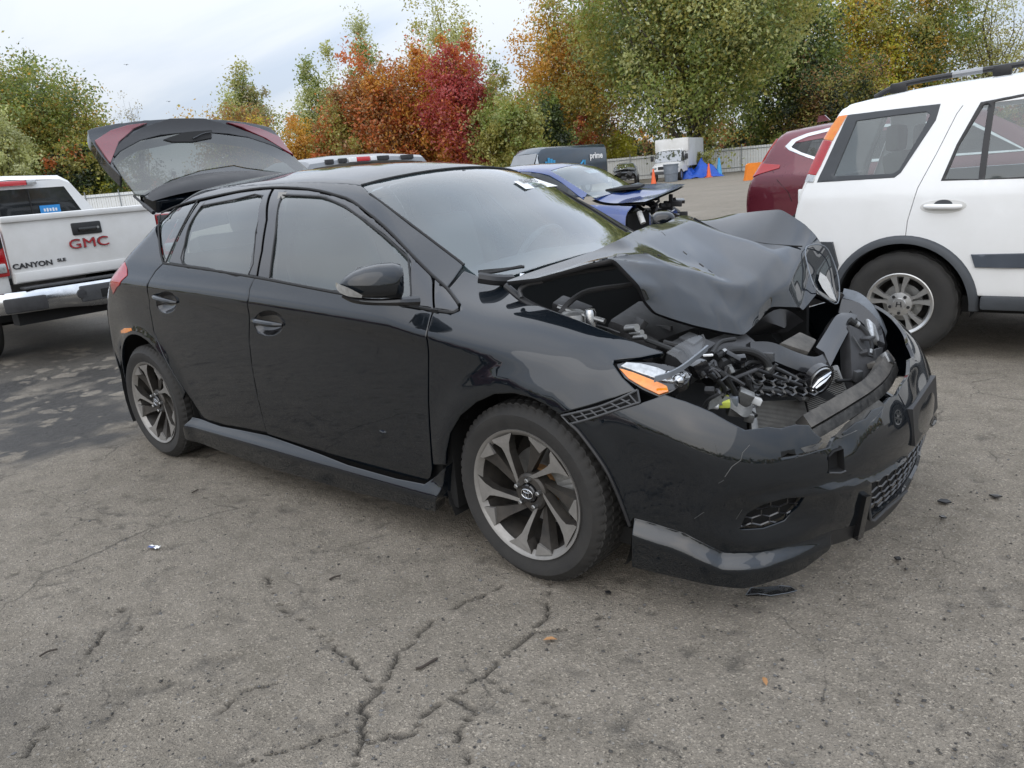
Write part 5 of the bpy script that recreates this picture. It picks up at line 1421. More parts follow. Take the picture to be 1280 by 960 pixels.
# ================================================================== ground
def vnoise(x, y, seed=0):
    xi = np.floor(x).astype(np.int64); yi = np.floor(y).astype(np.int64); fx = x - xi; fy = y - yi
    fx = fx * fx * (3 - 2 * fx); fy = fy * fy * (3 - 2 * fy)
    def h(a, b):
        n = (a * 374761393 + b * 668265263 + seed * 982451653) & 0xFFFFFFFF
        n = ((n ^ (n >> 13)) * 1274126177) & 0xFFFFFFFF
        return ((n ^ (n >> 16)) & 0xFFFF) / 65535.0
    return (h(xi, yi) * (1 - fx) + h(xi + 1, yi) * fx) * (1 - fy) + (h(xi, yi + 1) * (1 - fx) + h(xi + 1, yi + 1) * fx) * fy
def fbm(x, y, o=4, seed=0):
    s = 0; a = 0.5
    for k in range(o): s = s + a * vnoise(x * 2 ** k, y * 2 ** k, seed + k); a *= 0.5
    return s
def lines1(lo, hi, st, far, gr=1.13):
    core_ = np.arange(lo, hi + st / 2, st); up = []; s = st; p = core_[-1]
    while p < far: s *= gr; p += s; up.append(p)
    dn = []; s = st; p = core_[0]
    while p > -far: s *= gr; p -= s; dn.append(p)
    return np.concatenate([dn[::-1], core_, up])
gx = lines1(-6.4, 2.2, 0.0125, 420); gy = lines1(-2.35, 1.0, 0.0125, 420)
GX, GY = np.meshgrid(gx, gy, indexing='ij')
near = np.clip(1.5 - np.hypot(np.maximum(0, np.abs(GX + 2.1) - 4.3), np.maximum(0, np.abs(GY + 0.7) - 1.7)) / 0.5, 0, 1)
Z = 0.010 * (fbm(GX * 1.3, GY * 1.3, 3, 5) - 0.45) * np.clip(near + 0.2, 0, 1)
grain = fbm(GX * 28, GY * 28, 2, 9) - 0.38
Z += near * (0.006 * (fbm(GX * 9, GY * 9, 3, 2) - 0.42) + 0.0055 * grain)
pit = np.clip(fbm(GX * 16, GY * 16, 2, 33) - 0.50, 0, 1)
Z -= near * 0.045 * pit
CK = [[(632, 728), (590, 752), (550, 770), (528, 790), (505, 812), (492, 836), (470, 862), (455, 880), (453, 902), (447, 925), (440, 962)],
      [(690, 728), (686, 760), (668, 788), (642, 812), (600, 846), (566, 870), (541, 886), (512, 916), (480, 922), (459, 930)],
      [(568, 870), (590, 890), (576, 910), (572, 928), (582, 950), (584, 975)],
      [(442, 912), (410, 920), (380, 936), (345, 940), (325, 945), (290, 962)],
      [(85, 868), (62, 900), (48, 926), (24, 958)], [(150, 760), (175, 785), (160, 800)], [(432, 820), (455, 836), (470, 848)], [(275, 890), (300, 866), (340, 858)], [(760, 760), (740, 775), (700, 790), (668, 788)], [(330, 720), (352, 760), (398, 790), (432, 820), (470, 862)], [(150, 760), (120, 800), (85, 868)], [(600, 846), (640, 870), (690, 880), (720, 905)]]
CW = [0.0062, 0.0046, 0.0046, 0.004, 0.0044, 0.0035, 0.004, 0.0035, 0.003, 0.003, 0.0028, 0.003]
crackv = np.zeros_like(Z)
wx = 0.035 * (fbm(GX * 11, GY * 11, 3, 71) - 0.44) + 0.03 * (fbm(GX * 30, GY * 30, 2, 72) - 0.38); wy = 0.035 * (fbm(GX * 11, GY * 11, 3, 73) - 0.44) + 0.03 * (fbm(GX * 30, GY * 30, 2, 74) - 0.38)
wvar = 0.15 + 1.6 * fbm(GX * 9, GY * 9, 2, 75)
sel = near > 0.02
QX = (GX + wx)[sel]; QY = (GY + wy)[sel]; acc = np.zeros(len(QX))
for pl, wd_ in zip(CK, CW):
    P = np.array([atz(u, v, 0)[:2] for u, v in pl])
    for a, b in zip(P[:-1], P[1:]):
        m_ = (QX > min(a[0], b[0]) - .1) & (QX < max(a[0], b[0]) + .1) & (QY > min(a[1], b[1]) - .1) & (QY < max(a[1], b[1]) + .1)
        if not m_.any(): continue
        px_, py_ = QX[m_], QY[m_]; ab = b - a
        t = np.clip(((px_ - a[0]) * ab[0] + (py_ - a[1]) * ab[1]) / (ab @ ab), 0, 1)
        d = np.hypot(px_ - a[0] - t * ab[0], py_ - a[1] - t * ab[1])
        w2 = wd_ * wvar[sel][m_]
        acc[m_] = np.maximum(acc[m_], np.clip((1.3 - d / w2) * 1.6, 0, 1))
crackv[sel] = acc
Z -= 0.016 * crackv
# broken, potholed patch by the pickup
pc = atz(70, 505, 0)
pd = np.hypot((GX - pc[0]) / 1.5, (GY - pc[1]) / 1.0) + 0.5 * (fbm(GX * 2.2, GY * 2.2, 3, 55) - 0.45)
Z -= 0.02 * np.clip(1.1 - pd, 0, 0.35) / 0.35 * np.clip(near + 0.3, 0, 1)
nx_, ny_ = len(gx), len(gy)
V = np.stack([GX, GY, Z], -1).reshape(-1, 3)
I = np.arange(nx_ * ny_).reshape(nx_, ny_)
F = np.stack([I[:-1, :-1], I[1:, :-1], I[1:, 1:], I[:-1, 1:]], -1).reshape(-1, 4)
# asphalt material
m, t, b = new_mat('asphalt')
def nd(ty, **k):
    n = t.nodes.new(ty)
    for a, v in k.items(): setattr(n, a, v)
    return n
def noise(scale, detail=5, rough=0.6, dist=0.0):
    n = nd('ShaderNodeTexNoise'); n.inputs['Scale'].default_value = scale; n.inputs['Detail'].default_value = detail; n.inputs['Roughness'].default_value = rough; n.inputs['Distortion'].default_value = dist
    t.links.new(tcg.outputs['Object'], n.inputs['Vector']); return n.outputs[0]
def ramp(src, stops):
    r = nd('ShaderNodeValToRGB'); e = r.color_ramp.elements
    while len(e) < len(stops): e.new(0.5)
    for i, (p, c_) in enumerate(stops): e[i].position = p; e[i].color = (*c_, 1) if hasattr(c_, '__len__') else (c_, c_, c_, 1)
    t.links.new(src, r.inputs[0]); return r.outputs[0]
def mix(f, a, c_, ty='MIX'):
    x = nd('ShaderNodeMixRGB', blend_type=ty)
    for k, s_ in ((0, f), (1, a), (2, c_)):
        if hasattr(s_, 'links'): t.links.new(s_, x.inputs[k])
        elif k == 0: x.inputs[0].default_value = s_
        else: x.inputs[k].default_value = (*s_, 1)
    return x.outputs[0]
tcg = nd('ShaderNodeTexCoord')
base = ramp(noise(0.55, 6, 0.6), [(0.30, (0.189, 0.166, 0.131)), (0.52, (0.241, 0.212, 0.171)), (0.72, (0.291, 0.255, 0.207))])
base = mix(0.55, base, ramp(noise(7, 6, 0.7), [(0.3, (0.152, 0.133, 0.105)), (0.5, (0.246, 0.216, 0.175)), (0.7, (0.310, 0.273, 0.223))]))
vo = nd('ShaderNodeTexVoronoi'); vo.inputs['Scale'].default_value = 210; vo.inputs['Randomness'].default_value = 1; t.links.new(tcg.outputs['Object'], vo.inputs['Vector'])
hs = nd('ShaderNodeSeparateColor'); t.links.new(vo.outputs['Color'], hs.inputs[0])
spk = ramp(hs.outputs[0], [(0.0, 0.5), (0.12, 0.84), (0.5, 0.98), (0.86, 1.10), (0.985, 1.8)])
base = mix(0.75, base, mix(1.0, base, spk, 'MULTIPLY'))
vo2 = nd('ShaderNodeTexVoronoi'); vo2.inputs['Scale'].default_value = 60; t.links.new(tcg.outputs['Object'], vo2.inputs['Vector'])
hs2 = nd('ShaderNodeSeparateColor'); t.links.new(vo2.outputs['Color'], hs2.inputs[0])
chip = ramp(vo2.outputs['Distance'], [(0.18, 1.0), (0.30, 0.0)]); pickd = ramp(hs2.outputs[1], [(0.90, 0.0), (0.93, 1.0)])
base = mix(mix(1.0, chip, pickd, 'MULTIPLY'), base, (0.05, 0.048, 0.046))
pickl = ramp(hs2.outputs[2], [(0.93, 0.0), (0.95, 1.0)])
base = mix(mix(1.0, chip, pickl, 'MULTIPLY'), base, (0.305, 0.281, 0.245))
stain = ramp(noise(2.3, 9, 0.74, 0.2), [(0.50, 0.0), (0.75, 1.0)])
base = mix(mix(0.22, (0, 0, 0), stain), base, (0.121, 0.107, 0.087))
pal = ramp(noise(0.21, 6, 0.7, 0.6), [(0.60, 0.0), (0.72, 1.0)])
base = mix(mix(0.5, (0, 0, 0), pal), base, (0.346, 0.316, 0.269))
# fine crazing between the open cracks
wrp = nd('ShaderNodeTexNoise'); wrp.inputs['Scale'].default_value = 5; wrp.inputs['Detail'].default_value = 6; t.links.new(tcg.outputs['Object'], wrp.inputs['Vector'])
wmx = nd('ShaderNodeVectorMath', operation='MULTIPLY_ADD'); t.links.new(wrp.outputs['Color'], wmx.inputs[0]); wmx.inputs[1].default_value = (0.22, 0.22, 0); t.links.new(tcg.outputs['Object'], wmx.inputs[2])
vc_ = nd('ShaderNodeTexVoronoi', feature='DISTANCE_TO_EDGE'); vc_.inputs['Scale'].default_value = 2.1; t.links.new(wmx.outputs[0], vc_.inputs['Vector'])
cz = ramp(vc_.outputs['Distance'], [(0.0, 1.0), (0.010, 0.0)]); czm = ramp(noise(1.6, 5, 0.65), [(0.50, 0.0), (0.60, 1.0)])
base = mix(mix(0.7, (0, 0, 0), mix(1.0, cz, czm, 'MULTIPLY')), base, (0.053, 0.048, 0.042))
at = nd('ShaderNodeAttribute'); at.attribute_name = 'wear_dark'
sp = nd('ShaderNodeSeparateColor'); t.links.new(at.outputs['Color'], sp.inputs[0])
base = mix(sp.outputs[0], base, (0.03, 0.028, 0.025))         # cracks filled with dirt
base = mix(sp.outputs[1], base, (0.035, 0.034, 0.033))        # damp broken patch, darker ground under the pickup and at lower left
base = mix(sp.outputs[2], base, (0.055, 0.052, 0.048))        # pits
t.links.new(base, b.inputs['Base Color'])
rr = nd('ShaderNodeMapRange'); t.links.new(sp.outputs[1], rr.inputs['Value']); rr.inputs['To Min'].default_value = 0.93; rr.inputs['To Max'].default_value = 0.45
t.links.new(rr.outputs[0], b.inputs['Roughness'])
b.inputs['Specular IOR Level'].default_value = 0.3
bp1 = nd('ShaderNodeBump'); bp1.inputs['Strength'].default_value = 0.8; bp1.inputs['Distance'].default_value = 0.006; t.links.new(vo.outputs['Distance'], bp1.inputs['Height'])
bp2 = nd('ShaderNodeBump'); bp2.inputs['Strength'].default_value = 0.6; bp2.inputs['Distance'].default_value = 0.02; t.links.new(noise(35, 6, 0.7), bp2.inputs['Height']); t.links.new(bp1.outputs[0], bp2.inputs['Normal'])
t.links.new(bp2.outputs[0], b.inputs['Normal'])
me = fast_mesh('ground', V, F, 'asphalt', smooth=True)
att = me.color_attributes.new('wear_dark', 'FLOAT_COLOR', 'POINT')
wet_dark = np.clip((1.12 - pd) / 0.22, 0, 1) * np.clip(0.55 + 3.2 * (fbm(GX * 3.1, GY * 3.1, 4, 88) - 0.36), 0, 1)
g2 = np.hypot((GX + 7.2) / 2.6, (GY - 0.5) / 1.5) + 0.5 * (fbm(GX * 1.3, GY * 1.3, 3, 57) - 0.45)  # darker, smoother ground under the pickup
wet_dark = np.maximum(wet_dark, np.clip((1.1 - g2) / 0.3, 0, 1) * 0.6)
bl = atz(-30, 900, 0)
g3 = np.hypot(GX - bl[0], GY - bl[1]) / 0.42 + 0.7 * (fbm(GX * 5, GY * 5, 3, 59) - 0.45)  # darker, smoother patch at the lower left
wet_dark = np.maximum(wet_dark, np.clip(1.15 - g3, 0, 1) * 0.35)
# inside the dark patches the old surface has broken into plates; some still stand dry and pale
def cells(x, y, sz, seed):
    xi = np.floor(x / sz).astype(np.int64); yi = np.floor(y / sz).astype(np.int64); b1 = np.full(x.shape, 9.0); b2 = np.full(x.shape, 9.0); idv = np.zeros(x.shape)
    for a in (-1, 0, 1):
        for b in (-1, 0, 1):
            cx_, cy_ = (xi + a).astype(float), (yi + b).astype(float)
            px_ = cx_ + vnoise(cx_, cy_, seed); py_ = cy_ + vnoise(cx_, cy_, seed + 1); d = np.hypot(x / sz - px_, y / sz - py_); r_ = vnoise(cx_, cy_, seed + 2)
            n_ = d < b1; b2 = np.where(n_, b1, np.minimum(b2, d)); idv = np.where(n_, r_, idv); b1 = np.where(n_, d, b1)
    return b2 - b1, idv
selw = (wet_dark > 0.02) & (near > 0.02) & (GX < -2.9)
ce, ci = cells(GX[selw] + wx[selw], GY[selw] * 1.3 + 1.6 * wy[selw], 0.21, 301)
plate = (ci + 0.9 * (fbm(GX[selw] * 14, GY[selw] * 14, 3, 311) - 0.45) + 0.5 * (fbm(GX[selw] * 1.7, GY[selw] * 1.7, 2, 312) - 0.4) > 0.80) & (ce > 0.10 + 0.16 * vnoise(GX[selw] * 21, GY[selw] * 21, 313))
wv_ = wet_dark[selw]; wet_dark[selw] = np.where(plate, wv_ * (0.08 + 0.5 * vnoise(GX[selw] * 9, GY[selw] * 9, 314)), np.minimum(1, wv_ * 1.25))
ck_ = crackv[selw]; crackv[selw] = np.maximum(ck_, np.where(ce < 0.06, 0.45 * vnoise(GX[selw] * 4, GY[selw] * 4, 315), 0.0))
colr = np.stack([np.clip(crackv * 1.3, 0, 1) * 0.78, np.clip(wet_dark, 0, 1) * 0.9, near * np.clip(pit * 6 * fbm(GX * 40, GY * 40, 2, 91), 0, 0.55), np.ones_like(Z)], -1).reshape(-1, 4)
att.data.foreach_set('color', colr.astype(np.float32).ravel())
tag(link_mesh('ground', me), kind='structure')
def gz(x, y): return 0.0
# loose stones: geometry, one object
rs = np.random.default_rng(4); n_ = 2600
ux = rs.uniform(-40, 1320, n_); vx = 560 + 420 * rs.random(n_) ** 0.9
Vs = []; Fs = []
oct_ = np.array([(1, 0, 0), (-1, 0, 0), (0, 1, 0), (0, -1, 0), (0, 0, 1), (0, 0, -1)], float); of = np.array([(0, 2, 4), (2, 1, 4), (1, 3, 4), (3, 0, 4), (2, 0, 5), (1, 2, 5), (3, 1, 5), (0, 3, 5)])
for i in range(n_):
    p = atz(ux[i], vx[i], 0.0)
    s_ = 0.0016 + 0.0052 * rs.random() ** 4
    if abs(p[0]) < 0.3 and abs(p[1] + 0.76) < 0.14: continue
    q = oct_ * s_ * rs.uniform(0.6, 1.3, (6, 1)) * [1.2, 1, 0.7]; a = rs.uniform(0, 6.28); c_, s2 = math.cos(a), math.sin(a)
    q = q @ np.array([[c_, -s2, 0], [s2, c_, 0], [0, 0, 1]])
    Fs.append(of + 6 * len(Vs)); Vs.append(q + [p[0], p[1], 0.002])
tag(link_mesh('gravel', fast_mesh('gravel', np.vstack(Vs), np.vstack(Fs), None, mats=['stone_grey', 'rim_dark'], mi=np.repeat(rs.integers(0, 2, len(Vs)), 8))), kind='stuff')
# litter that can be told apart
def on_ground(u, v): p = atz(u, v, 0.004); return p
p = on_ground(193, 686); m = MB(); a = R(20)
rows = [[p + np.array([0.055 * (i / 6 - .5) * math.cos(a) - 0.022 * (j / 3 - .5) * math.sin(a), 0.055 * (i / 6 - .5) * math.sin(a) + 0.022 * (j / 3 - .5) * math.cos(a), 0.004 + 0.008 * abs(math.sin(i * 1.9 + j))]) for i in range(7)] for j in range(4)]
m.cur = 0; m.sheet(rows[:3]); m.cur = 1; m.sheet(rows[2:]); m.sheet([[q + np.array([.0, .0, .001]) for q in r_[4:]] for r_ in rows[:3]])
tag(m.build('sweet_wrapper', None, None, mats=['blue_paint', 'paper_white'], auto=10), 'blue and white crumpled wrapper lying on the asphalt', 'wrapper')
p = on_ground(962, 745); m = MB()
P2 = [(-0.075, 0.0), (-0.05, 0.025), (0.0, 0.03), (0.04, 0.022), (0.075, 0.028), (0.085, 0.0), (0.05, -0.022), (0.0, -0.012), (-0.04, -0.015)]
e1 = CR * [1, 1, 0]; e1 /= np.linalg.norm(e1); e2 = np.array([-e1[1], e1[0], 0])
m.prism([p + e1 * a + e2 * b + np.array([0, 0, 0.006 + 0.012 * abs(math.sin(a * 40))]) for a, b in P2], (0, 0, 0.002))
scr = m.build('plastic_scrap', 'lens_cover', None, auto=20); tag(scr, 'clear broken lens scrap lying below the front bumper', 'debris')
m = MB(); m.tube([p + e1 * a + e2 * b + np.array([0, 0, 0.009 + 0.012 * abs(math.sin(a * 40))]) for a, b in P2], 0.0012, 5, closed=True); m.build('scrap_edge', 'blue_grey_plastic', scr)
def leaf_(u, v, s_, rot, lab):
    p = on_ground(u, v); m = MB(); c_, s2 = math.cos(rot), math.sin(rot)
    def q(a, b, z): return p + np.array([(a * c_ - b * s2) * s_, (a * s2 + b * c_) * s_, z])
    m.sheet([[q(-1, 0, .003), q(-.5, .32, .008), q(.2, .36, .010), q(1, 0, .004)], [q(-1, 0, .003), q(-.5, 0, .004), q(.2, 0, .005), q(1, 0, .004)], [q(-1, 0, .003), q(-.5, -.32, .008), q(.2, -.36, .010), q(1, 0, .004)]])
    tag(m.build('fallen_leaf', 'leaf_tan', None, auto=0), lab, 'leaf', 'fallen leaves')
leaf_(688, 801, 0.022, 0.6, 'tan fallen leaf lying nearest below the front wheel'); leaf_(956, 853, 0.018, 2.2, 'small tan fallen leaf lying farther right on bare asphalt')
def stick_(pts, r, lab):
    tag(MB().tube(smooth_line([on_ground(*q) + np.array([0, 0, r + 0.002]) for q in pts], 3), r, 6).build('twig', 'wood_debris'), lab, 'twig', 'twigs on the asphalt')
stick_([(520, 838), (528, 836), (538, 830), (547, 825)], 0.004, 'dark curved twig lying beside the long crack')
stick_([(412, 726), (418, 723), (426, 721)], 0.0035, 'short dark twig lying left of the front wheel')
stick_([(50, 822), (60, 816), (72, 813)], 0.003, 'thin twig lying at the dark patch on the left')
stick_([(240, 617), (248, 613)], 0.003, 'tiny twig lying below the side sill')

# shards of broken plastic scattered round the nose
for k_, (u, v, s_, lb) in enumerate(((1180, 628, .022, 'black plastic shard lying right of the lower grille'), (1178, 648, .014, 'tiny black plastic chip lying right of the bumper'), (1122, 700, .016, 'small black chip on the asphalt in front of the bumper'), (1245, 622, .02, 'dark shard lying farthest right on the asphalt'), (760, 742, .015, 'dark chip lying just below the front tyre'))):
    p = on_ground(u, v); r_ = random.Random(k_); n_ = r_.randint(4, 6); m = MB()
    m.prism([p + np.array([s_ * r_.uniform(.6, 1.3) * math.cos(6.28 * i / n_), s_ * r_.uniform(.5, 1.0) * math.sin(6.28 * i / n_), .002 + .004 * r_.random()]) for i in range(n_)], (.001, 0, .005))
    tag(m.build('plastic_shard', 'gloss_trim' if k_ % 2 else 'trim_black', None, smooth=False), lb, 'debris', 'shards of broken plastic')
# ================================================================== trees
def leafmat(name, col, tr=0.5):
    m = bpy.data.materials.new(name); m.use_nodes = True; MATS[name] = m; t = m.node_tree; t.nodes.clear()
    o = t.nodes.new('ShaderNodeOutputMaterial'); d = t.nodes.new('ShaderNodeBsdfDiffuse'); l = t.nodes.new('ShaderNodeBsdfTranslucent'); mx = t.nodes.new('ShaderNodeMixShader')
    g = t.nodes.new('ShaderNodeBsdfGlossy'); g.inputs['Roughness'].default_value = 0.45; m2 = t.nodes.new('ShaderNodeMixShader'); m2.inputs[0].default_value = 0.05
    oi = t.nodes.new('ShaderNodeTexCoord'); n = t.nodes.new('ShaderNodeTexNoise'); n.inputs['Scale'].default_value = 0.9; n.inputs['Detail'].default_value = 3; t.links.new(oi.outputs['Object'], n.inputs['Vector'])
    r = t.nodes.new('ShaderNodeValToRGB'); r.color_ramp.elements[0].position = 0.3; r.color_ramp.elements[1].position = 0.7
    r.color_ramp.elements[0].color = tuple(c * 0.7 for c in col) + (1,); r.color_ramp.elements[1].color = tuple(min(1, c * 1.25) for c in col) + (1,)
    t.links.new(n.outputs[0], r.inputs[0]); t.links.new(r.outputs[0], d.inputs[0]); t.links.new(r.outputs[0], l.inputs[0])
    mx.inputs[0].default_value = tr
    t.links.new(d.outputs[0], mx.inputs[1]); t.links.new(l.outputs[0], mx.inputs[2]); t.links.new(mx.outputs[0], m2.inputs[1]); t.links.new(g.outputs[0], m2.inputs[2]); t.links.new(m2.outputs[0], o.inputs['Surface'])
LM = dict(green=(0.247, 0.305, 0.063), dgreen=(0.124, 0.170, 0.046), olive=(0.391, 0.360, 0.085), pale=(0.513, 0.534, 0.212), silver=(0.570, 0.589, 0.310), yellow=(0.620, 0.600, 0.071), gold=(0.620, 0.386, 0.063), orange=(0.620, 0.313, 0.050), rust=(0.590, 0.184, 0.050), red=(0.46, 0.085, 0.075), brown=(0.381, 0.212, 0.078), grey=(0.418, 0.368, 0.225), vdark=(0.038, 0.055, 0.023))
for k, c in LM.items(): leafmat('leaf_' + k, c)
def place(u, D):
    """spot on the ground that lies at camera depth D in picture column u"""
    d = ray(u, 200.0); p = CO + d * D; return np.array([p[0], p[1], 0.0])
def ztop(u, v, D): return float((CO + ray(u, v) * D)[2])
def leaf_cards(cent, rad, n_clump, n_leaf, leaf, rs, squash=1.0, shape='round', fill=0.55):
    """leaf quads gathered in clumps through a crown volume"""
    # clump centres: mostly near the crown's skin
    d = rs.normal(size=(n_clump, 3)); d /= np.linalg.norm(d, axis=1)[:, None]
    r = rs.random(n_clump) ** (1 / 3.0 if fill > 0.7 else 0.42)
    lob = 1 + 0.26 * np.sin(d[:, 0] * 5 + rs.uniform(0, 6)) * np.sin(d[:, 2] * 4 + rs.uniform(0, 6)) + 0.14 * np.sin(d[:, 1] * 7 + rs.uniform(0, 6)) + rs.normal(0, 0.07, n_clump)
    c = d * (r * lob)[:, None]
    if shape == 'cone':
        h = (c[:, 2] + 1) / 2; k = np.clip(1.25 - 0.95 * h, 0.12, 1.1); c[:, 0] *= k; c[:, 1] *= k
    if shape == 'flame':
        h = (c[:, 2] + 1) / 2; k = np.clip(np.sin(math.pi * np.clip(h, 0, 1) ** 0.7) + 0.12, 0.1, 1.1); c[:, 0] *= k; c[:, 1] *= k
    if shape == 'fan':
        h = (c[:, 2] + 1) / 2; k = np.clip(0.35 + 0.8 * h, 0.2, 1.2); c[:, 0] *= k; c[:, 1] *= k
    c = c * np.array(rad)
    cr_ = np.mean(rad) * 0.205 * rs.uniform(0.5, 1.5, n_clump)
    P = np.repeat(c, n_leaf, 0); cr2 = np.repeat(cr_, n_leaf)
    off = rs.normal(size=(len(P), 3)) * (cr2 * 0.55)[:, None]; off[:, 2] *= squash
    P = P + off + np.array(cent)
    nrm = rs.normal(size=(len(P), 3)) + np.repeat(d, n_leaf, 0) * 0.5 + np.array([0, 0, 0.35]); nrm /= np.linalg.norm(nrm, axis=1)[:, None]
    a = rs.normal(size=(len(P), 3)); a -= nrm * np.sum(a * nrm, 1)[:, None]; a /= np.linalg.norm(a, axis=1)[:, None]; b = np.cross(nrm, a)
    s = leaf * rs.uniform(0.6, 1.4, len(P))[:, None]
    Q = np.stack([P - a * s, P + b * s * 0.55 - nrm * s * 0.12, P + a * s, P - b * s * 0.55 - nrm * s * 0.12], 1).reshape(-1, 3)
    return Q, c + np.array(cent), n_clump * n_leaf
TREE_ID = [0]
def tree(name, label, u, vtop, wpx, D, pal, leaf=0.20, n=(90, 60), shape='round', base=0.16, bark='bark', cat='tree', trunk_r=None, gap=0.0, sparse=False, group='trees behind the yard'):
    """pal: list of (leaf colour, share); vtop picture row of the tip; wpx half width in pixels"""
    D += 11 if name != 'weedy_shrub' else 1.0
    leaf *= 0.74; n = (int(n[0] * 1.5), int(n[1] * 2.1))
    TREE_ID[0] += 1; rs = np.random.default_rng(100 + TREE_ID[0])
    p = place(u, D); zt = ztop(u, vtop, D); hw = wpx / FPX * D
    root = thing(name, label, cat, tuple(p), 0, group)
    zb = zt * base; rad = (hw, hw * 0.9, (zt - zb) / 2); cent = (0, 0, (zt + zb) / 2)
    Q, cl, nl = leaf_cards(cent, rad, n[0], n[1], leaf, rs, shape=shape)
    names = [k for k, _ in pal]; pr = np.array([w_ for _, w_ in pal], float); pr /= pr.sum()
    clumpcol = rs.choice(len(pal), n[0], p=pr)
    # neighbouring clumps lean to the same colour
    field = np.sin(cl[:, 0] * 0.9 + TREE_ID[0]) + np.sin(cl[:, 2] * 0.8 + 2 * TREE_ID[0]) + 0.6 * rs.normal(size=n[0])
    order = np.argsort(field); cum = np.cumsum(pr); rank = np.empty(n[0]); rank[order] = np.arange(n[0]) / n[0]
    c2 = np.searchsorted(cum, rank); clumpcol = np.where(rs.random(n[0]) < 0.7, np.clip(c2, 0, len(pal) - 1), clumpcol)
    mi = np.repeat(clumpcol, n[1]); flip = rs.random(len(mi)) < 0.15; mi[flip] = rs.choice(len(pal), flip.sum(), p=pr)
    me = fast_mesh('crown', Q, np.arange(nl * 4).reshape(-1, 4), None, mats=['leaf_' + k for k in names], mi=mi)
    link_mesh('crown', me, root)
    # trunk with limbs that reach the clumps
    tr = trunk_r or max(0.09, hw * 0.055); m = MB()
    pts = [(0, 0, 0), (0.1 * tr, 0, zt * 0.15), (rs.normal() * tr, rs.normal() * tr, zt * 0.4), (rs.normal() * 2 * tr, rs.normal() * 2 * tr, zt * 0.7), (rs.normal() * 2 * tr, rs.normal() * 2 * tr, zt * 0.93)]
    sp_ = smooth_line(pts, 3); m.tube(sp_, [tr * (1.15 - 1.05 * i / (len(sp_) - 1)) for i in range(len(sp_))], 7)
    for k in range(min(n[0], 26 if not sparse else 60)):
        c = cl[rs.integers(len(cl))]; t = rs.uniform(0.15, 0.75); a = sp_[int(t * (len(sp_) - 1))]
        if c[2] < a[2]: continue
        mid = (a + c) / 2 + rs.normal(size=3) * 0.12 * hw; r0 = tr * 0.42 * (1 - t * 0.6)
        m.tube(smooth_line([a, mid, c], 3), [r0, r0 * .85, r0 * .7, r0 * .6, r0 * .4, r0 * .3, r0 * .15], 5, cap=False)
    m.build('trunk', bark, root)
    return root
T = tree
T('broad_tree', 'big round green and brown tree behind the white pickup on the left', 52, 84, 90, 50, [('dgreen', 2), ('green', 3), ('olive', 3), ('gold', 1.5), ('orange', .5)], 0.16, (330, 75), base=0.03)
T('poplar_tree', 'pale silvery young tree at the far left edge behind the pickup', 8, 136, 34, 42, [('silver', 3), ('pale', 3), ('olive', 1)], 0.15, (70, 45), 'flame', base=0.05)
T('bare_tree', 'thin almost bare grey tree in the gap left of the raised tailgate', 176, 117, 22, 62, [('grey', 1)], 0.11, (40, 12), 'fan', base=0.2, sparse=True)
T('olive_bush', 'olive and yellow bush above the white fence behind the pickup', 125, 180, 34, 47, [('dgreen', 2), ('olive', 2), ('yellow', 1)], 0.17, (60, 55), base=0.0, cat='bush')
T('dark_bush', 'dark green bush low behind the pickup cab roof', 88, 185, 40, 46, [('dgreen', 3), ('vdark', 2), ('olive', 1), ('rust', .4)], 0.17, (60, 55), base=0.0, cat='bush')
T('pine_tree', 'grey-green tall tree directly above the raised tailgate', 320, 74, 36, 62, [('olive', 2), ('pale', 2), ('green', 1), ('grey', 1)], 0.17, (90, 50), 'flame', base=0.1)
T('yellow_tree', 'rounded yellowish tree behind the tailgate, in front of the tall grey-green one', 300, 122, 54, 55, [('gold', 2), ('yellow', 1), ('olive', 2), ('brown', 1)], 0.17, (100, 55), base=0.05)
T('orange_bush', 'bright orange bush at the right edge of the tailgate', 378, 158, 30, 50, [('orange', 3), ('gold', 2)], 0.15, (60, 55), base=0.0, cat='bush')
T('poplar_tree', 'slim grey-green poplar standing left of the rust coloured trees', 400, 74, 27, 57, [('pale', 2), ('silver', 1), ('green', 2)], 0.16, (80, 45), 'flame', base=0.06)
T('poplar_tree', 'pale poplar with yellow-green top right next to the slim grey-green poplar', 428, 82, 27, 58, [('pale', 2), ('olive', 2)], 0.16, (70, 45), 'flame', base=0.06)
T('brown_tree', 'low brown and green tree in front of the two pale poplars', 428, 112, 34, 49, [('brown', 2), ('rust', 1), ('olive', 1.5)], 0.15, (90, 50), 'flame', base=0.0)
T('poplar_tree', 'tallest slim silver-green poplar behind the rust-red maple', 470, 36, 24, 58, [('silver', 2), ('pale', 2), ('green', 1)], 0.16, (85, 45), 'flame', base=0.06)
T('maple_tree', 'rust-red maple left of the orange one', 484, 74, 48, 50, [('rust', 3), ('brown', 1.5), ('orange', 1)], 0.17, (150, 55), 'round', base=0.02)
T('maple_tree', 'orange-brown maple between the rust-red and the crimson ones', 535, 72, 48, 52, [('orange', 2), ('rust', 2), ('gold', 1.6)], 0.17, (150, 55), 'round', base=0.02)
T('maple_tree', 'crimson maple behind the silver pickup roof', 582, 58, 42, 48, [('red', 3), ('rust', 1.6), ('orange', .4)], 0.17, (150, 50), 'round', base=0.02)
T('poplar_tree', 'tall airy pale poplar rising behind the crimson maple', 572, -10, 56, 60, [('pale', 2), ('silver', 1.3), ('olive', 2)], 0.17, (110, 32), 'fan', base=0.12, sparse=True)
T('olive_tree', 'olive-green rounded tree left of the dark delivery van', 640, 108, 48, 46, [('olive', 3), ('green', 1.5), ('pale', .6)], 0.16, (130, 50), base=0.0)
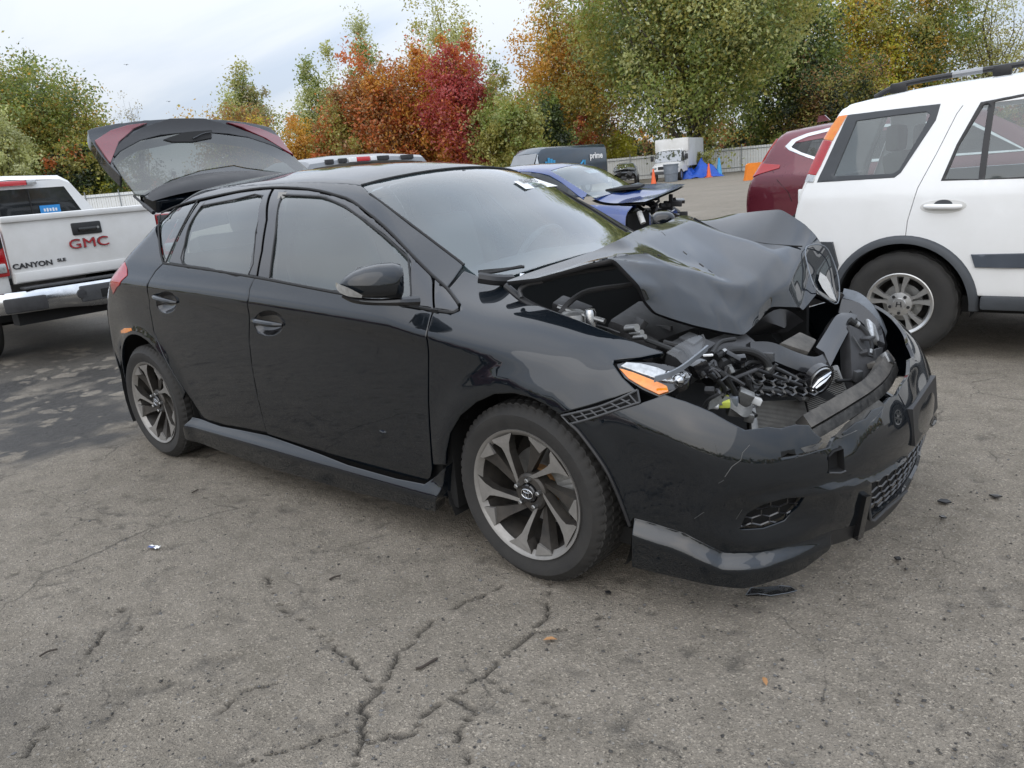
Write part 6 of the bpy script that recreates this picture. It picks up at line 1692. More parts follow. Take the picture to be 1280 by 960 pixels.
T('thin_tree', 'thin reddish-grey tree in the sky gap above the olive tree', 624, 78, 28, 62, [('grey', 2), ('rust', 1), ('pale', 1)], 0.13, (55, 24), 'flame', base=0.1, sparse=True)
T('evergreen_tree', 'dark evergreen tree standing directly behind the delivery van', 690, 118, 36, 50, [('dgreen', 3), ('vdark', 2), ('green', 1)], 0.16, (100, 55), 'cone', base=0.0)
T('orange_tree', 'tall orange and gold tree left of the huge green tree', 706, -8, 54, 62, [('orange', 2.2), ('gold', 2), ('olive', 1.4)], 0.19, (170, 50), 'round', base=0.02)
T('birch_tree', 'gold-brown birch with a white leaning trunk', 752, -30, 56, 59, [('gold', 2), ('olive', 3), ('brown', 1)], 0.17, (150, 48), 'flame', base=0.04, bark='bark_pale', trunk_r=0.15)
T('huge_tree', 'huge spreading green tree above the box truck and cones', 872, -110, 128, 49, [('green', 3), ('olive', 3), ('dgreen', 1.2), ('pale', 1.6)], 0.19, (420, 75), base=0.16, trunk_r=0.42)
T('dark_tree', 'dark green tree between the huge green tree and the yellow one', 985, -40, 62, 60, [('dgreen', 3), ('green', 2), ('vdark', 1)], 0.2, (170, 60), base=0.02)
T('dark_bush', 'dark brown-green thicket above the maroon car', 1040, 70, 66, 56, [('dgreen', 2), ('brown', 1), ('olive', 1.4), ('vdark', 1)], 0.16, (150, 55), base=0.0, cat='bush')
T('golden_tree', 'golden yellow tree above the white wagon roof', 1072, -60, 56, 63, [('yellow', 3), ('gold', 2), ('olive', 1.5)], 0.19, (150, 52), 'flame', base=0.02)
T('mixed_tree', 'green and gold tree rising above the wagon roof rails', 1150, -70, 62, 61, [('green', 2), ('olive', 2), ('gold', 1), ('dgreen', 1)], 0.18, (170, 50), 'round', base=0.05)
T('bare_tree', 'airy half-bare tree in the top right corner', 1228, -30, 56, 60, [('olive', 2), ('pale', 1), ('grey', 1)], 0.14, (120, 26), 'fan', base=0.05, sparse=True)
T('thin_tree', 'low thin grey tree at the right edge above the wagon', 1285, 40, 40, 64, [('grey', 1), ('olive', 1)], 0.13, (60, 24), 'fan', base=0.1, sparse=True)
T('yellow_bush', 'bright yellow-green bush left of the box truck', 772, 168, 24, 57.5, [('yellow', 2), ('olive', 1.5)], 0.14, (60, 45), base=0.0, cat='bush')
T('red_bush', 'dull red bush behind the delivery van roof', 728, 148, 26, 56, [('rust', 2), ('red', 1), ('olive', 1)], 0.14, (55, 42), base=0.0, cat='bush')
T('leafy_sapling', 'leafy sapling hanging over the fence behind the cones', 985, 168, 22, 51, [('green', 2), ('olive', 2), ('yellow', .6)], 0.15, (60, 40), base=0.05)
T('weedy_shrub', 'pale weedy shrub growing over the blue tarp', 878, 188, 15, 54.5, [('pale', 2), ('olive', 2)], 0.10, (45, 26), base=0.0, cat='bush', sparse=True)
# undergrowth along the tree line: one uncountable mass
rs = np.random.default_rng(77); Qs = []; k0 = 0; mis = []
for u in np.linspace(-60, 1340, 70):
    D = rs.uniform(70, 80); p = place(u, D); h = rs.uniform(3, 6.5)
    Q, _, nl = leaf_cards((p[0], p[1], h * 0.55), (2.2, 1.6, h * 0.6), 30, 40, 0.14, rs)
    Qs.append(Q); mis.append(np.repeat(rs.choice(6, 30, p=[.3, .2, .2, .1, .1, .1]), 40))
Qs = np.vstack(Qs)
tag(link_mesh('undergrowth', fast_mesh('undergrowth', Qs, np.arange(len(Qs)).reshape(-1, 4), None, mats=['leaf_dgreen', 'leaf_vdark', 'leaf_olive', 'leaf_brown', 'leaf_rust', 'leaf_gold'], mi=np.concatenate(mis))), kind='stuff')
# a far wood beyond, one mass, closing the gaps near the ground
Qs = []; mis = []
for a in np.linspace(0, 2 * math.pi, 150):
    rr_ = rs.uniform(105, 130); h = rs.uniform(5, 9.5)
    if abs(((a - math.atan2(CF[1], CF[0]) + math.pi) % (2 * math.pi)) - math.pi) < 0.75: h *= 0.62
    elif abs(((a - math.atan2(CF[1], CF[0]) + math.pi) % (2 * math.pi)) - math.pi) >1.6: h *= 0.9
    Q, _, nl = leaf_cards((rr_ * math.cos(a), rr_ * math.sin(a), h * 0.5), (4.5, 4.5, h * 0.55), 26, 30, 0.42, rs)
    Qs.append(Q); mis.append(np.repeat(rs.choice(6, 26), 30))
Qs = np.vstack(Qs)
tag(link_mesh('distant_wood', fast_mesh('distant_wood', Qs, np.arange(len(Qs)).reshape(-1, 4), None, mats=['leaf_dgreen', 'leaf_green', 'leaf_olive', 'leaf_brown', 'leaf_olive', 'leaf_gold'], mi=np.concatenate(mis))), kind='stuff')
# ================================================================== other vehicles
def settle(root, loc):
    """put the thing's origin at loc; its parts were built in world coordinates"""
    loc = Vector(tuple(map(float, loc))); root.location = loc; seen = set()
    def rec(o):
        for ch in o.children:
            if ch.location.length > 1e-6 and ch.parent is root: ch.location = ch.location - loc; continue
            if ch.type == 'MESH' and ch.data.name not in seen:
                seen.add(ch.data.name); ch.data.transform(Matrix.Translation(-loc))
            rec(ch)
    rec(root)
def simple_wheel(parent, loc, Rr, rim_r, wd, out, rimmat='alloy', kind='five', cap=None):
    """out = -1: outer face towards -y"""
    c = tyre_mb(Rr, rim_r - 0.004, wd, n=72).build('wheel', 'tyre', parent, auto=28); h = wd / 2
    m = MB(); m.lathe([(rim_r - 0.03, -h + 0.04), (rim_r - 0.016, -h + 0.006), (rim_r, -h - 0.004), (rim_r + 0.006, -h - 0.002), (rim_r + 0.004, -h + 0.01)], (0, 0, 0), 'y', 64); m.build('rim', rimmat, c)
    m = MB(); m.lathe([(rim_r - 0.02, -h + 0.02), (rim_r - 0.04, 0.0), (rim_r - 0.05, h - 0.02), (0.03, h - 0.02)], (0, 0, 0), 'y', 48); m.build('rim_barrel', 'rim_dark', c)
    for k in range(5):
        for s in ((-1, 1) if kind == 'twin' else (0,)):
            a0 = 90 + 72 * k
            m = MB()
            if kind == 'twin':
                A = [polar(0.05, a0 + s * 24, -h + 0.014), polar(0.05, a0 + s * 4, -h + 0.014), polar(rim_r * .55, a0 + s * 4.5, -h + 0.010), polar(rim_r - 0.012, a0 + s * 7, -h + 0.006), polar(rim_r - 0.012, a0 + s * 19, -h + 0.006), polar(rim_r * .55, a0 + s * 15, -h + 0.010)]
            else:
                A = [polar(0.05, a0 - 22, -h + 0.02), polar(rim_r * .6, a0 - 9, -h + 0.012), polar(rim_r - 0.012, a0 - 10, -h + 0.008), polar(rim_r - 0.012, a0 + 10, -h + 0.008), polar(rim_r * .6, a0 + 9, -h + 0.012), polar(0.05, a0 + 22, -h + 0.02)]
            m.prism(A, (0, 0.03, 0)); m.build('spoke', rimmat, c, auto=30)
        a = 90 + 36 + 72 * k; x, _, z = polar(0.057, a, 0); MB().cyl((x, -h + 0.03, z), (x, -h + 0.000, z), 0.0105, 6).build('lug_nut', 'trim_black', c)
    m = MB(); m.lathe([(0.075, -h + 0.05), (0.074, -h + 0.012), (0.04, -h + 0.006), (0.036, -h + 0.001), (0.001, -h - 0.001)], (0, 0, 0), 'y', 32); m.build('hub', rimmat, c)
    if cap == 'H':
        m = MB(); y = -h - 0.003
        m.box((-0.013, y, 0), (0.006, 0.004, 0.034), rotm('Y', R(8))); m.box((0.013, y, 0), (0.006, 0.004, 0.034), rotm('Y', R(-8))); m.box((0, y, 0), (0.026, 0.004, 0.006)); m.build('cap_emblem', 'badge_dark', c)
    m = MB(); m.lathe([(0.03, -0.01), (0.12, -0.01), (0.12, 0.012), (0.03, 0.012)], (0, 0, 0), 'y', 32, close=True); m.build('brake_disc', 'steel', c)
    c.location = loc; c.rotation_euler = (0, 0, math.pi if out > 0 else 0)
    return c

# ------------------------------------------------------------------ white wagon on the right
suv = thing('sport_utility_wagon', 'white boxy wagon with roof rails and grey wheel-arch flare parked beyond the crumpled hood', 'car')
YC = 3.49
_sW = pchip([0.2, 0.45, 0.75, 1.0, 1.08, 1.3, 1.6, 1.8], [0.80, 0.865, 0.875, 0.868, 0.855, 0.80, 0.715, 0.62])
_sH = pchip([-0.8, -0.3, -0.05, 0.4, 1.5, 2.2, 2.9, 3.3, 3.9], [1.55, 1.60, 1.635, 1.675, 1.69, 1.66, 1.12, 1.02, 0.85])
_sR = pchip([0.2, 0.45, 0.7, 0.9, 1.08, 1.4, 1.6, 1.8], [-0.42, -0.44, -0.43, -0.40, -0.36, -0.22, -0.12, 0.0])
def F_s(P):
    x, y, z = P[:, 0], np.abs(P[:, 1] - YC), P[:, 2]
    wv = _sW(z) - 0.05 * np.clip((0.3 - x) / 0.7, 0, 1) ** 2 - 0.12 * np.clip((x - 2.8) / 1.2, 0, 1) ** 2
    f = smax((y - wv) * 0.97, (z - (_sH(x) - 0.04 * (y / 0.7) ** 2)) * 0.95, 0.07)
    f = smax(f, (_sR(z) - 0.05 + 0.07 * y ** 3 - x) * 0.9, 0.05)
    return smax(f, x - 3.95 + 0.15 * y ** 2, 0.1)
def sp_(l): return [pick(F_s, *q, 2.5, 9, 900) for q in l]
WX, WZ = 0.29, 0.334
arch_s = [np.array([WX + 0.40 * math.cos(a), YC - .87, WZ + 0.40 * math.sin(a)]) for a in np.linspace(R(5), R(172), 20)]
FX = WX + 2.62
arch_f2 = [np.array([FX + 0.40 * math.cos(a), YC - .87, WZ + 0.40 * math.sin(a)]) for a in np.linspace(R(5), R(175), 14)]
seam_rd = sp_([(1207, 127), (1196, 142), (1170, 193), (1147, 235), (1134, 277), (1131.6, 296)])
def side(x, z): return np.array([x, YC - .86, z])
qw = sp_([(1060, 143.5), (1120, 136), (1176, 129.5), (1170, 150), (1126, 216), (1118, 222), (1021, 228)])
qg = sp_([(1071, 151), (1120, 144), (1158, 139.5), (1163, 143), (1156, 158), (1124, 212), (1116, 217), (1042, 220)])
# rear side panel: from the tail to the door seam
rear_poly = [side(-0.16, 1.60), side(0.1, 1.615), side(0.44, 1.635)] + seam_rd + [arch_s[k] for k in range(7, 20)] + [side(-0.2, 0.42), side(-0.40, 0.5), side(-0.43, 0.72), side(-0.41, 0.95), side(-0.30, 1.2)]
rear_poly = [side(-0.15, 1.598), side(0.2, 1.615), seam_rd[0] + [0, 0, 0.035]] + seam_rd + arch_s[6:] + [side(-0.16, 0.62), side(-0.40, 0.66), side(-0.40, 0.9), side(-0.345, 1.08), side(-0.22, 1.38)]
panel('rear_side_panel', 'white_paint', F_s, PS, rear_poly, suv, 0.03, holes=[qg], rim=0.02)
panel('quarter_window_frame', 'grey_cladding', F_s, PS, qw, suv, 0.03, off=-0.003, gap=0, holes=[qg], rim=0.008)
panel('quarter_window', 'glass_suv', F_s, PS, qg, suv, 0.06, off=0.004, gap=-0.003, rim=0, edge=0)
rd_poly = seam_rd + [arch_s[k] for k in (6, 3, 0)] + [side(0.72, 0.40), side(1.45, 0.40), side(1.52, 1.0), side(1.50, 1.60), side(0.62, 1.585)]
dw_out = sp_([(1176, 226), (1196, 180), (1226, 127.5), (1280, 117)]) + [side(1.42, 1.56), side(1.44, 1.06)]
dg1 = sp_([(1181, 223.5), (1200, 180), (1230, 131), (1236, 130), (1229, 175), (1223, 223.5)])
dg2 = sp_([(1231, 223.5), (1237, 175), (1244, 127.5), (1280, 120.5)]) + [side(1.39, 1.54), side(1.41, 1.085)]
sd_ = panel('rear_door', 'white_paint', F_s, PS, rd_poly, suv, 0.03, holes=[dg1, dg2], rim=0.02)
panel('window_frame', 'trim_black', F_s, PS, dw_out, sd_, 0.03, off=-0.003, gap=0, holes=[dg1, dg2], rim=0.008)
panel('window', 'glass_suv', F_s, PS, dg1, sd_, 0.06, off=0.004, gap=-0.003, rim=0, edge=0)
panel('window', 'glass_suv', F_s, PS, dg2, sd_, 0.06, off=0.004, gap=-0.003, rim=0, edge=0)
# handle
hb = sp_([(1156, 258), (1202, 258)]); m = MB()
m.tube([hb[0] + np.array([0, -0.004, 0]), hb[0] * .85 + hb[1] * .15 + np.array([0, -.022, 0]), hb[0] * .15 + hb[1] * .85 + np.array([0, -.022, 0]), hb[1] + np.array([0, -.004, 0])], [.012, .016, .016, .012], 10); m.build('door_handle', 'white_paint', sd_)
hc = (hb[0] + hb[1]) / 2; panel('handle_bezel', 'white_dirty', F_s, PS, [hc + np.array([.125 * math.cos(t), 0, .042 * math.sin(t)]) for t in np.linspace(0, 6.28, 24)[:-1]], sd_, 0.04, off=-0.002, gap=0, rim=0.004, edge=0.003)
panel('handle_recess', 'grey_cladding', F_s, PS, [hc + np.array([.05 * math.cos(t), 0, .012 + .028 * math.sin(t)]) for t in np.linspace(0, 6.28, 24)[:-1]], sd_, 0.04, off=-0.003, gap=0, rim=0.004, edge=0.002)
panel('door_moulding', 'navy_moulding', F_s, PS, sp_([(1214, 318), (1219, 334), (1280, 335)]) + [side(1.46, 0.62), side(1.46, 0.69)] + sp_([(1280, 316.5)]), sd_, 0.04, off=-0.014, gap=0, rim=0.02, edge=0.006)
fd_poly = [side(1.525, 1.60), side(1.53, 1.0), side(1.46, 0.40), side(2.42, 0.40), side(2.47, 0.8), side(2.5, 1.08), side(2.15, 1.55)]
fg = [side(1.60, 1.08), side(1.60, 1.55), side(2.08, 1.53), side(2.40, 1.12)]
sf = panel('front_door', 'white_paint', F_s, PS, fd_poly, suv, 0.06, holes=[fg]); panel('window', 'glass_suv', F_s, PS, fg, sf, 0.1, off=0.004, gap=-0.003, rim=0, edge=0)
panel('front_fender', 'white_paint', F_s, PS, [side(2.5, 0.4), side(2.49, 0.8), side(2.52, 1.08), side(3.2, 0.98), side(3.75, 0.86), side(3.8, 0.45)] + [side(3.32, 0.40)] + arch_f2 + [side(2.5, 0.40)], suv, 0.05)
panel('roof', 'white_paint', F_s, PT, [(x, YC + s * 0.60, 1.65) for x, s in ((-0.05, -1), (2.1, -1), (2.1, 1), (-0.05, 1))], suv, 0.07)
panel('roof_side', 'white_paint', F_s, PSS, [side(-0.15, 1.60), side(0.2, 1.617), side(0.62, 1.588), side(1.5, 1.602), side(2.15, 1.552), np.array([2.1, YC - .60, 1.64]), np.array([1.0, YC - .60, 1.655]), np.array([-0.08, YC - .60, 1.61])], suv, 0.04, gap=0.001)
panel('bonnet', 'white_paint', F_s, PT, [(2.95, YC - .72, 1), (3.8, YC - .66, 1), (3.8, YC + .66, 1), (2.95, YC + .72, 1)], suv, 0.07)
panel('windshield', 'glass_suv', F_s, Proj((0.7, 0, 0.7)), [np.array(p) for p in ((2.15, YC - .56, 1.62), (2.9, YC - .68, 1.1), (2.9, YC + .68, 1.1), (2.15, YC + .56, 1.62))], suv, 0.08)
MB().sheet([[(2.6 - 0.0 * z, YC + y, z) for y in (-.8, .8)] for z in (.35, 1.0)]).build('bulkhead', 'under_black', suv)
panel('far_side_panel', 'white_paint', F_s, Proj((0, 1, 0)), [(-0.15, YC + .8, 1.6), (2.1, YC + .8, 1.6), (2.9, YC + .8, 1.05), (3.8, YC + .8, .86), (3.8, YC + .8, .4), (-0.4, YC + .8, .4), (-.40, YC + .8, .95)], suv, 0.08, holes=[[(-.0, YC + .8, 1.1), (.05, YC + .8, 1.52), (2.0, YC + .8, 1.52), (2.35, YC + .8, 1.1)]])
# tail: gate, lamps, bumper, spare wheel cover
PRS = Proj((-1, 0, 0.25))
panel('tailgate', 'white_paint', F_s, PRS, [(-.16, YC - .54, 1.555), (-.16, YC + .54, 1.555), (-.35, YC + .74, 1.05), (-.42, YC + .78, .68), (-.42, YC - .78, .68), (-.35, YC - .74, 1.05)], suv, 0.05, holes=[[(-.2, YC - .5, 1.49), (-.2, YC + .5, 1.49), (-.34, YC + .62, 1.12), (-.34, YC - .62, 1.12)]])
panel('rear_window', 'glass_suv', F_s, PRS, [(-.2, YC - .5, 1.49), (-.2, YC + .5, 1.49), (-.34, YC + .62, 1.12), (-.34, YC - .62, 1.12)], suv, 0.08, off=0.004, gap=-0.003, rim=0, edge=0)
lampP = Proj((-0.25, -0.95, 0.1))
amb = sp_([(1049, 145), (1060, 143.5), (1051, 158), (1041, 176), (1029.5, 174)]); redl = sp_([(1029.5, 174.5), (1040.5, 176.5), (1026, 208), (1020, 219), (1010, 217.5)]); clr = sp_([(1010, 218), (1020, 219.5), (1017, 228), (1006.5, 227)])
tl_ = panel('tail_lamp', 'red_lens', F_s, lampP, redl, suv, 0.03, off=-0.006, gap=0, rim=0.02); panel('amber_section', 'amber_lens', F_s, lampP, amb, tl_, 0.03, off=-0.006, gap=0, rim=0.02); panel('clear_section', 'clear_lens', F_s, lampP, clr, tl_, 0.03, off=-0.006, gap=0, rim=0.02)
m = MB(); m.box((-0.36, YC, 0.55), (0.26, 1.72, 0.26), None, 0.06); m.build('rear_bumper', 'grey_cladding', suv)
panel('bumper_corner', 'grey_cladding', F_s, PS, [side(-0.43, 0.74), side(-0.13, 0.735), side(-0.09, 0.58), side(-0.14, 0.42), side(-0.42, 0.42)], suv, 0.04, off=-0.02, gap=0, rim=0.03)
m = MB(); m.lathe([(0.001, -0.11), (0.27, -0.105), (0.32, -0.075), (0.33, 0.0), (0.32, 0.09)], (-0.46, YC + 0.10, 0.80), 'x', 40); m.build('spare_wheel_cover', 'white_dirty', suv)
MB().box((-0.42, YC - 0.62, 1.03), (0.05, 0.03, 0.09), None, 0.008).build('gate_hinge', 'white_paint', suv); MB().box((-0.42, YC - 0.62, 0.82), (0.05, 0.03, 0.09), None, 0.008).build('gate_hinge', 'white_paint', suv)
# flare, sill cladding
def flare(cx):
    m = MB(); rows = []
    for a in np.linspace(R(-4), R(176), 30):
        r_ = []
        for rr_, dy in ((0.385, 0.02), (0.39, -0.028), (0.415, -0.026), (0.434, -0.014), (0.440, 0.01)):
            x, z = cx + rr_ * math.cos(a), WZ + rr_ * math.sin(a)
            yb = YC - float(_sW(np.array([z]))[0]) + 0.05 * max(0, min(1, (0.3 - x) / 0.7)) ** 2; r_.append((x, yb + dy, z))
        rows.append(r_)
    m.sheet(rows); m.build('wheel_arch_flare', 'grey_cladding', suv, auto=60)
    m = MB(); m.sheet([[(cx + 0.40 * math.cos(a), y, WZ + 0.40 * math.sin(a)) for y in (YC - .85, YC - .45)] for a in np.linspace(R(-10), R(190), 20)])
    m.add([(cx, YC - .45, WZ)] + [(cx + 0.42 * math.cos(a), YC - .45, WZ + 0.42 * math.sin(a)) for a in np.linspace(R(-10), R(190), 20)], [(0, i, i + 1) for i in range(1, 20)]); m.build('wheel_liner', 'under_black', suv)
flare(WX); flare(FX)
m = MB(); m.box((1.61, YC - .845, 0.36), (1.75, 0.07, 0.085), None, 0.02); m.build('sill_cladding', 'grey_cladding', suv)
m = MB(); m.box((1.6, YC, 0.33), (4.0, 1.5, 0.1)); m.build('floor_pan', 'under_black', suv)
# roof rail on the near side, another on the far one
for s in (-1, 1):
    yy_ = YC + s * 0.565
    zr = lambda x: float(_sH(np.array([x]))[0]) - 0.026
    m = MB(); m.tube(smooth_line([(0.02, yy_, zr(0.02) + .005), (0.12, yy_, zr(.12) + 0.036), (0.3, yy_, zr(.3) + 0.046), (1.0, yy_, zr(1.0) + 0.048), (1.7, yy_, zr(1.7) + 0.046), (1.9, yy_, zr(1.9) + 0.01)], 5), 0.017, 8)
    rl = m.build('roof_rail', 'trim_black', suv)
    for x in (0.16, 0.72, 1.72): MB().box((x, yy_, zr(x) + 0.03), (0.10, 0.035, 0.06), None, 0.012).build('rail_foot', 'trim_black', rl)
    MB().tube([(0.46, yy_, zr(.46) + .047), (0.62, yy_, zr(.62) + .0475)], 0.0185, 8).build('rail_sleeve', 'silver_paint', rl)
m = MB(); m.tube(sp_([(1050, 145), (1034, 171), (1012, 214)]), 0.003, 5); 
for s in (-1, 1): simple_wheel(suv, (WX, YC + s * 0.765, WZ), 0.334, 0.195, 0.205, s, 'alloy', 'twin', 'H'); simple_wheel(suv, (FX, YC + s * 0.765, WZ), 0.334, 0.195, 0.205, s, 'alloy', 'twin', 'H')
for x in (0.35, 1.35):
    for s in (-1, 1):
        m = MB(); m.box((x - .15, YC + s * .36, 0.98), (0.14, 0.5, 0.6), rotm('Y', R(-12)), 0.05); st_ = m.build('seat_back', 'interior_light', suv)
        MB().box((x - .24, YC + s * .36, 1.36), (0.09, 0.26, 0.17), None, 0.04).build('headrest', 'interior_light', st_)
MB().sheet([[(x, YC + y, 0.86) for y in (-.8, .8)] for x in (-.3, 2.6)]).build('cargo_floor', 'interior', suv)
MB().sheet([[(x, YC + y, float(_sH(np.array([x]))[0]) - 0.06) for y in (-.55, .55)] for x in np.linspace(-.0, 2.1, 6)]).build('headliner', 'interior_light', suv)
settle(suv, (1.6, YC, 0))

# ------------------------------------------------------------------ white pickup on the left
pk = thing('pickup_truck', 'white pickup seen from behind with red lettered badge on its tailgate', 'pickup')
TX, TY = -6.4, 0.50
def tgp(u, v): return atx(u, v, TX)
m = MB(); m.box((TX - 0.03, TY, 1.075), (0.06, 1.40, 0.60), None, 0.012)
m.box((TX - 0.008, TY, 1.345), (0.07, 1.40, 0.055), None, 0.018); m.box((TX + 0.002, TY, 0.83), (0.03, 1.38, 0.09), None, 0.012)
tg = m.build('tailgate', 'white_dirty', pk)
c = tgp(108, 285); m = MB(); m.box(c, (0.03, 0.27, 0.115), None, 0.014); hd_ = m.build('tailgate_handle', 'trim_black', tg); MB().box(c + np.array([0.016, 0.0, -0.008]), (0.02, 0.17, 0.04), None, 0.01).build('handle_pull', 'gloss_trim', hd_); MB().cyl(c + np.array([0.012, 0.10, 0]), c + np.array([0.019, 0.10, 0]), 0.012, 12).build('lock_barrel', 'steel', hd_)
gc = tgp(111, 303.5)
text_obj('badge_backing', 'GMC', 0.132, gc + np.array([0.003, 0, 0]), (0, 1, 0), (0, 0, 1), 'badge_dark', tg, 0.004, sx=1.27)
text_obj('badge_letters', 'GMC', 0.122, gc + np.array([0.012, 0, 0]), (0, 1, 0), (0, 0, 1), 'badge_red', tg, 0.006, sx=1.36, spacing=1.06)
c1, c2 = tgp(41, 331), tgp(74, 325.5)
text_obj('model_lettering', 'CANYON', 0.066, c1 + np.array([0.004, 0.0, 0]), (0, 1, 0), (0, 0, 1), 'badge_dark', tg, 0.004, bold=0.0015, sx=1.18)
text_obj('trim_lettering', 'SLE', 0.04, c2 + np.array([0.004, 0.02, 0.002]), (0, 1, 0), (0, 0, 1), 'badge_dark', tg, 0.004, bold=0.001, sx=1.3)
# bed sides
for s in (-1, 1):
    m = MB(); m.box((TX - 0.80, TY + s * 0.82, 0.98), (1.55, 0.20, 0.80), None, 0.05); bs = m.build('bed_side', 'white_dirty', pk)
    m = MB(); m.box((TX - 0.05, TY + s * 0.815, 1.06), (0.10, 0.205, 0.42), None, 0.03); tl2 = m.build('tail_lamp', 'red_lens', pk)
    MB().box((TX - 0.02, TY + s * 0.80, 1.18), (0.06, 0.16, 0.16), None, 0.02).build('lamp_surround', 'gloss_trim', tl2); MB().box((TX - 0.015, TY + s * 0.81, 0.93), (0.06, 0.15, 0.09), None, 0.02).build('reverse_lens', 'clear_lens', tl2)
    m = MB(); m.sheet([[(TX - 1.15 + .46 * math.cos(a), TY + s * y, .38 + .46 * math.sin(a)) for y in (.93, .5)] for a in np.linspace(0, math.pi, 14)]); m.build('wheel_liner', 'under_black', pk)
MB().box((TX - 0.85, TY, 0.80), (1.6, 1.5, 0.06)).build('bed_floor', 'under_black', pk)
# bumper: chrome shell with dark step pads and plate recess
def pbar(pts, name, mat, par):
    m = MB(); m.sheet(pts); return m.build(name, mat, par, auto=40)
rows = []
for y in np.linspace(-0.93, 0.93, 61):
    a = abs(y); low = 0.50 - 0.02 * math.cos(min(1, a / .5) * math.pi); xo = TX + 0.20 - 0.20 * (a / 0.93) ** 4
    k_ = min(1, max(0, (a - .30) / .22)); top = 0.705
    rows.append([(TX + 0.02, TY + y, top + 0.01), (xo - 0.03, TY + y, top + 0.008), (xo, TY + y, top - 0.02), (xo + 0.01, TY + y, (top + low) / 2), (xo - 0.015, TY + y, low + 0.03), (xo - 0.05, TY + y, low)])
bmp = pbar(rows, 'rear_bumper', 'chrome', pk)
MB().box((TX + 0.06, TY, 0.735), (0.16, 1.34, 0.02), None, 0.008).build('step_pad', 'plastic_grey', bmp)
for s in (-1, 1):
    m = MB(); m.box((TX + 0.20 - 0.05, TY + s * 0.70, 0.60), (0.06, 0.34, 0.13), rotm('Z', R(s * 18)), 0.02); m.build('corner_step', 'plastic_dark', bmp)
MB().box((TX + 0.185, TY - 0.02, 0.615), (0.07, 0.46, 0.15), None, 0.015).build('plate_recess', 'plastic_grey', bmp)
MB().box((TX + 0.218, TY + 0.06, 0.60), (0.012, 0.26, 0.08), None, 0.004).build('plate_bracket', 'under_black', bmp); MB().lathe([(0.001, 0.225), (0.04, 0.222), (0.045, 0.2)], (TX, TY - 0.24, 0.62), 'x', 20).build('hitch_plug', 'plastic_dark', bmp)
m = MB(); m.box((TX - 0.06, TY, 0.47), (0.16, 1.5, 0.13)); m.box((TX - 2.4, TY - .45, 0.5), (4.6, 0.10, 0.16)); m.box((TX - 2.4, TY + .45, 0.5), (4.6, 0.10, 0.16)); m.cyl((TX - 1.15, TY - .8, .36), (TX - 1.15, TY + .8, .36), 0.06); m.build('chassis', 'under_black', pk)
m = MB(); m.tube(smooth_line([(TX + .12, TY + .18, .47), (TX + .15, TY + .22, .42), (TX + .15, TY + .29, .45), (TX + .15, TY + .36, .42), (TX + .12, TY + .40, .47)], 4), 0.016, 8); m.build('tow_shackle', 'chrome', bmp)
# cab
cx = TX - 1.68
def cabsec(x, zs, hw):
    return [(x, TY - hw[0], zs[0]), (x, TY - hw[1], zs[1]), (x, TY - hw[2], zs[2]), (x, TY - hw[2] + .10, zs[3]), (x, TY, zs[3] + .02), (x, TY + hw[2] - .10, zs[3]), (x, TY + hw[2], zs[2]), (x, TY + hw[1], zs[1]), (x, TY + hw[0], zs[0])]
m = MB(); m.sheet([cabsec(cx + .02, (0.55, 1.30, 1.68, 1.735), (.90, .86, .62)), cabsec(cx - .12, (0.55, 1.30, 1.72, 1.785), (.91, .87, .65)), cabsec(cx - 1.0, (0.55, 1.30, 1.735, 1.80), (.92, .88, .67)), cabsec(cx - 1.5, (0.55, 1.28, 1.62, 1.68), (.92, .87, .66)), cabsec(cx - 2.2, (0.55, 1.1, 1.14, 1.17), (.92, .86, .80)), cabsec(cx - 3.3, (0.5, .95, 1.02, 1.05), (.9, .84, .70))])
cab = m.build('cab', 'white_paint', pk, auto=45)
# rear wall of the cab with its window
m = MB(); m.add([(cx + .02, TY + s * h, z) for s, h, z in ((-1, .90, .55), (1, .90, .55), (1, .86, 1.30), (-1, .86, 1.30))], [(0, 1, 2, 3)]); m.build('cab_back', 'white_paint', cab)
def cq(y, z): return (cx + .02, TY + y, z)
m = MB()
m.add([cq(-.86, 1.30), cq(.86, 1.30), cq(.70, 1.32), cq(-.70, 1.32), cq(.62, 1.68), cq(.54, 1.655), cq(-.62, 1.68), cq(-.54, 1.655), cq(.52, 1.735), cq(-.52, 1.735)], [(0, 1, 2, 3), (1, 4, 5, 2), (6, 0, 3, 7), (4, 8, 9, 6, 7, 5)]); m.build('window_surround', 'white_paint', cab, smooth=False)
rw = MB().add([cq(-.70, 1.32), cq(.70, 1.32), cq(.54, 1.655), cq(-.54, 1.655)], [(0, 1, 2, 3)]).build('rear_window', 'glass_dark', cab, smooth=False)
m = MB(); m.box((cx + .026, TY - .16, 1.485), (.012, .012, .33)); m.box((cx + .026, TY + .16, 1.485), (.012, .012, .33)); m.build('window_divider', 'rubber', rw)
MB().box((cx + .034, TY + .34, 1.40), (.004, .21, .13)).build('window_sticker', 'sticker_blue', rw)
m = MB()
for k in range(5): m.box((cx + .037, TY + .28 + .03 * k, 1.415), (.002, .018, .03 + .008 * (k % 2)))
m.build('sticker_marks', 'paper_white', rw, smooth=False)['kind'] = 'stuff'
hl_ = MB().box((cx + .05, TY - .10, 1.715), (.06, .50, .055), None, .015).build('brake_light', 'bright_red', cab)
MB().box((cx + .055, TY - .41, 1.715), (.05, .12, .05), None, .012).build('cargo_light', 'clear_lens', hl_); MB().box((cx + .055, TY + .20, 1.715), (.05, .10, .05), None, .012).build('cargo_light', 'clear_lens', hl_)
MB().sheet([[(cx - .03, TY + y, z) for y in (-.75, .75)] for z in (1.0, 1.5)]).build('seat_row', 'interior', cab)
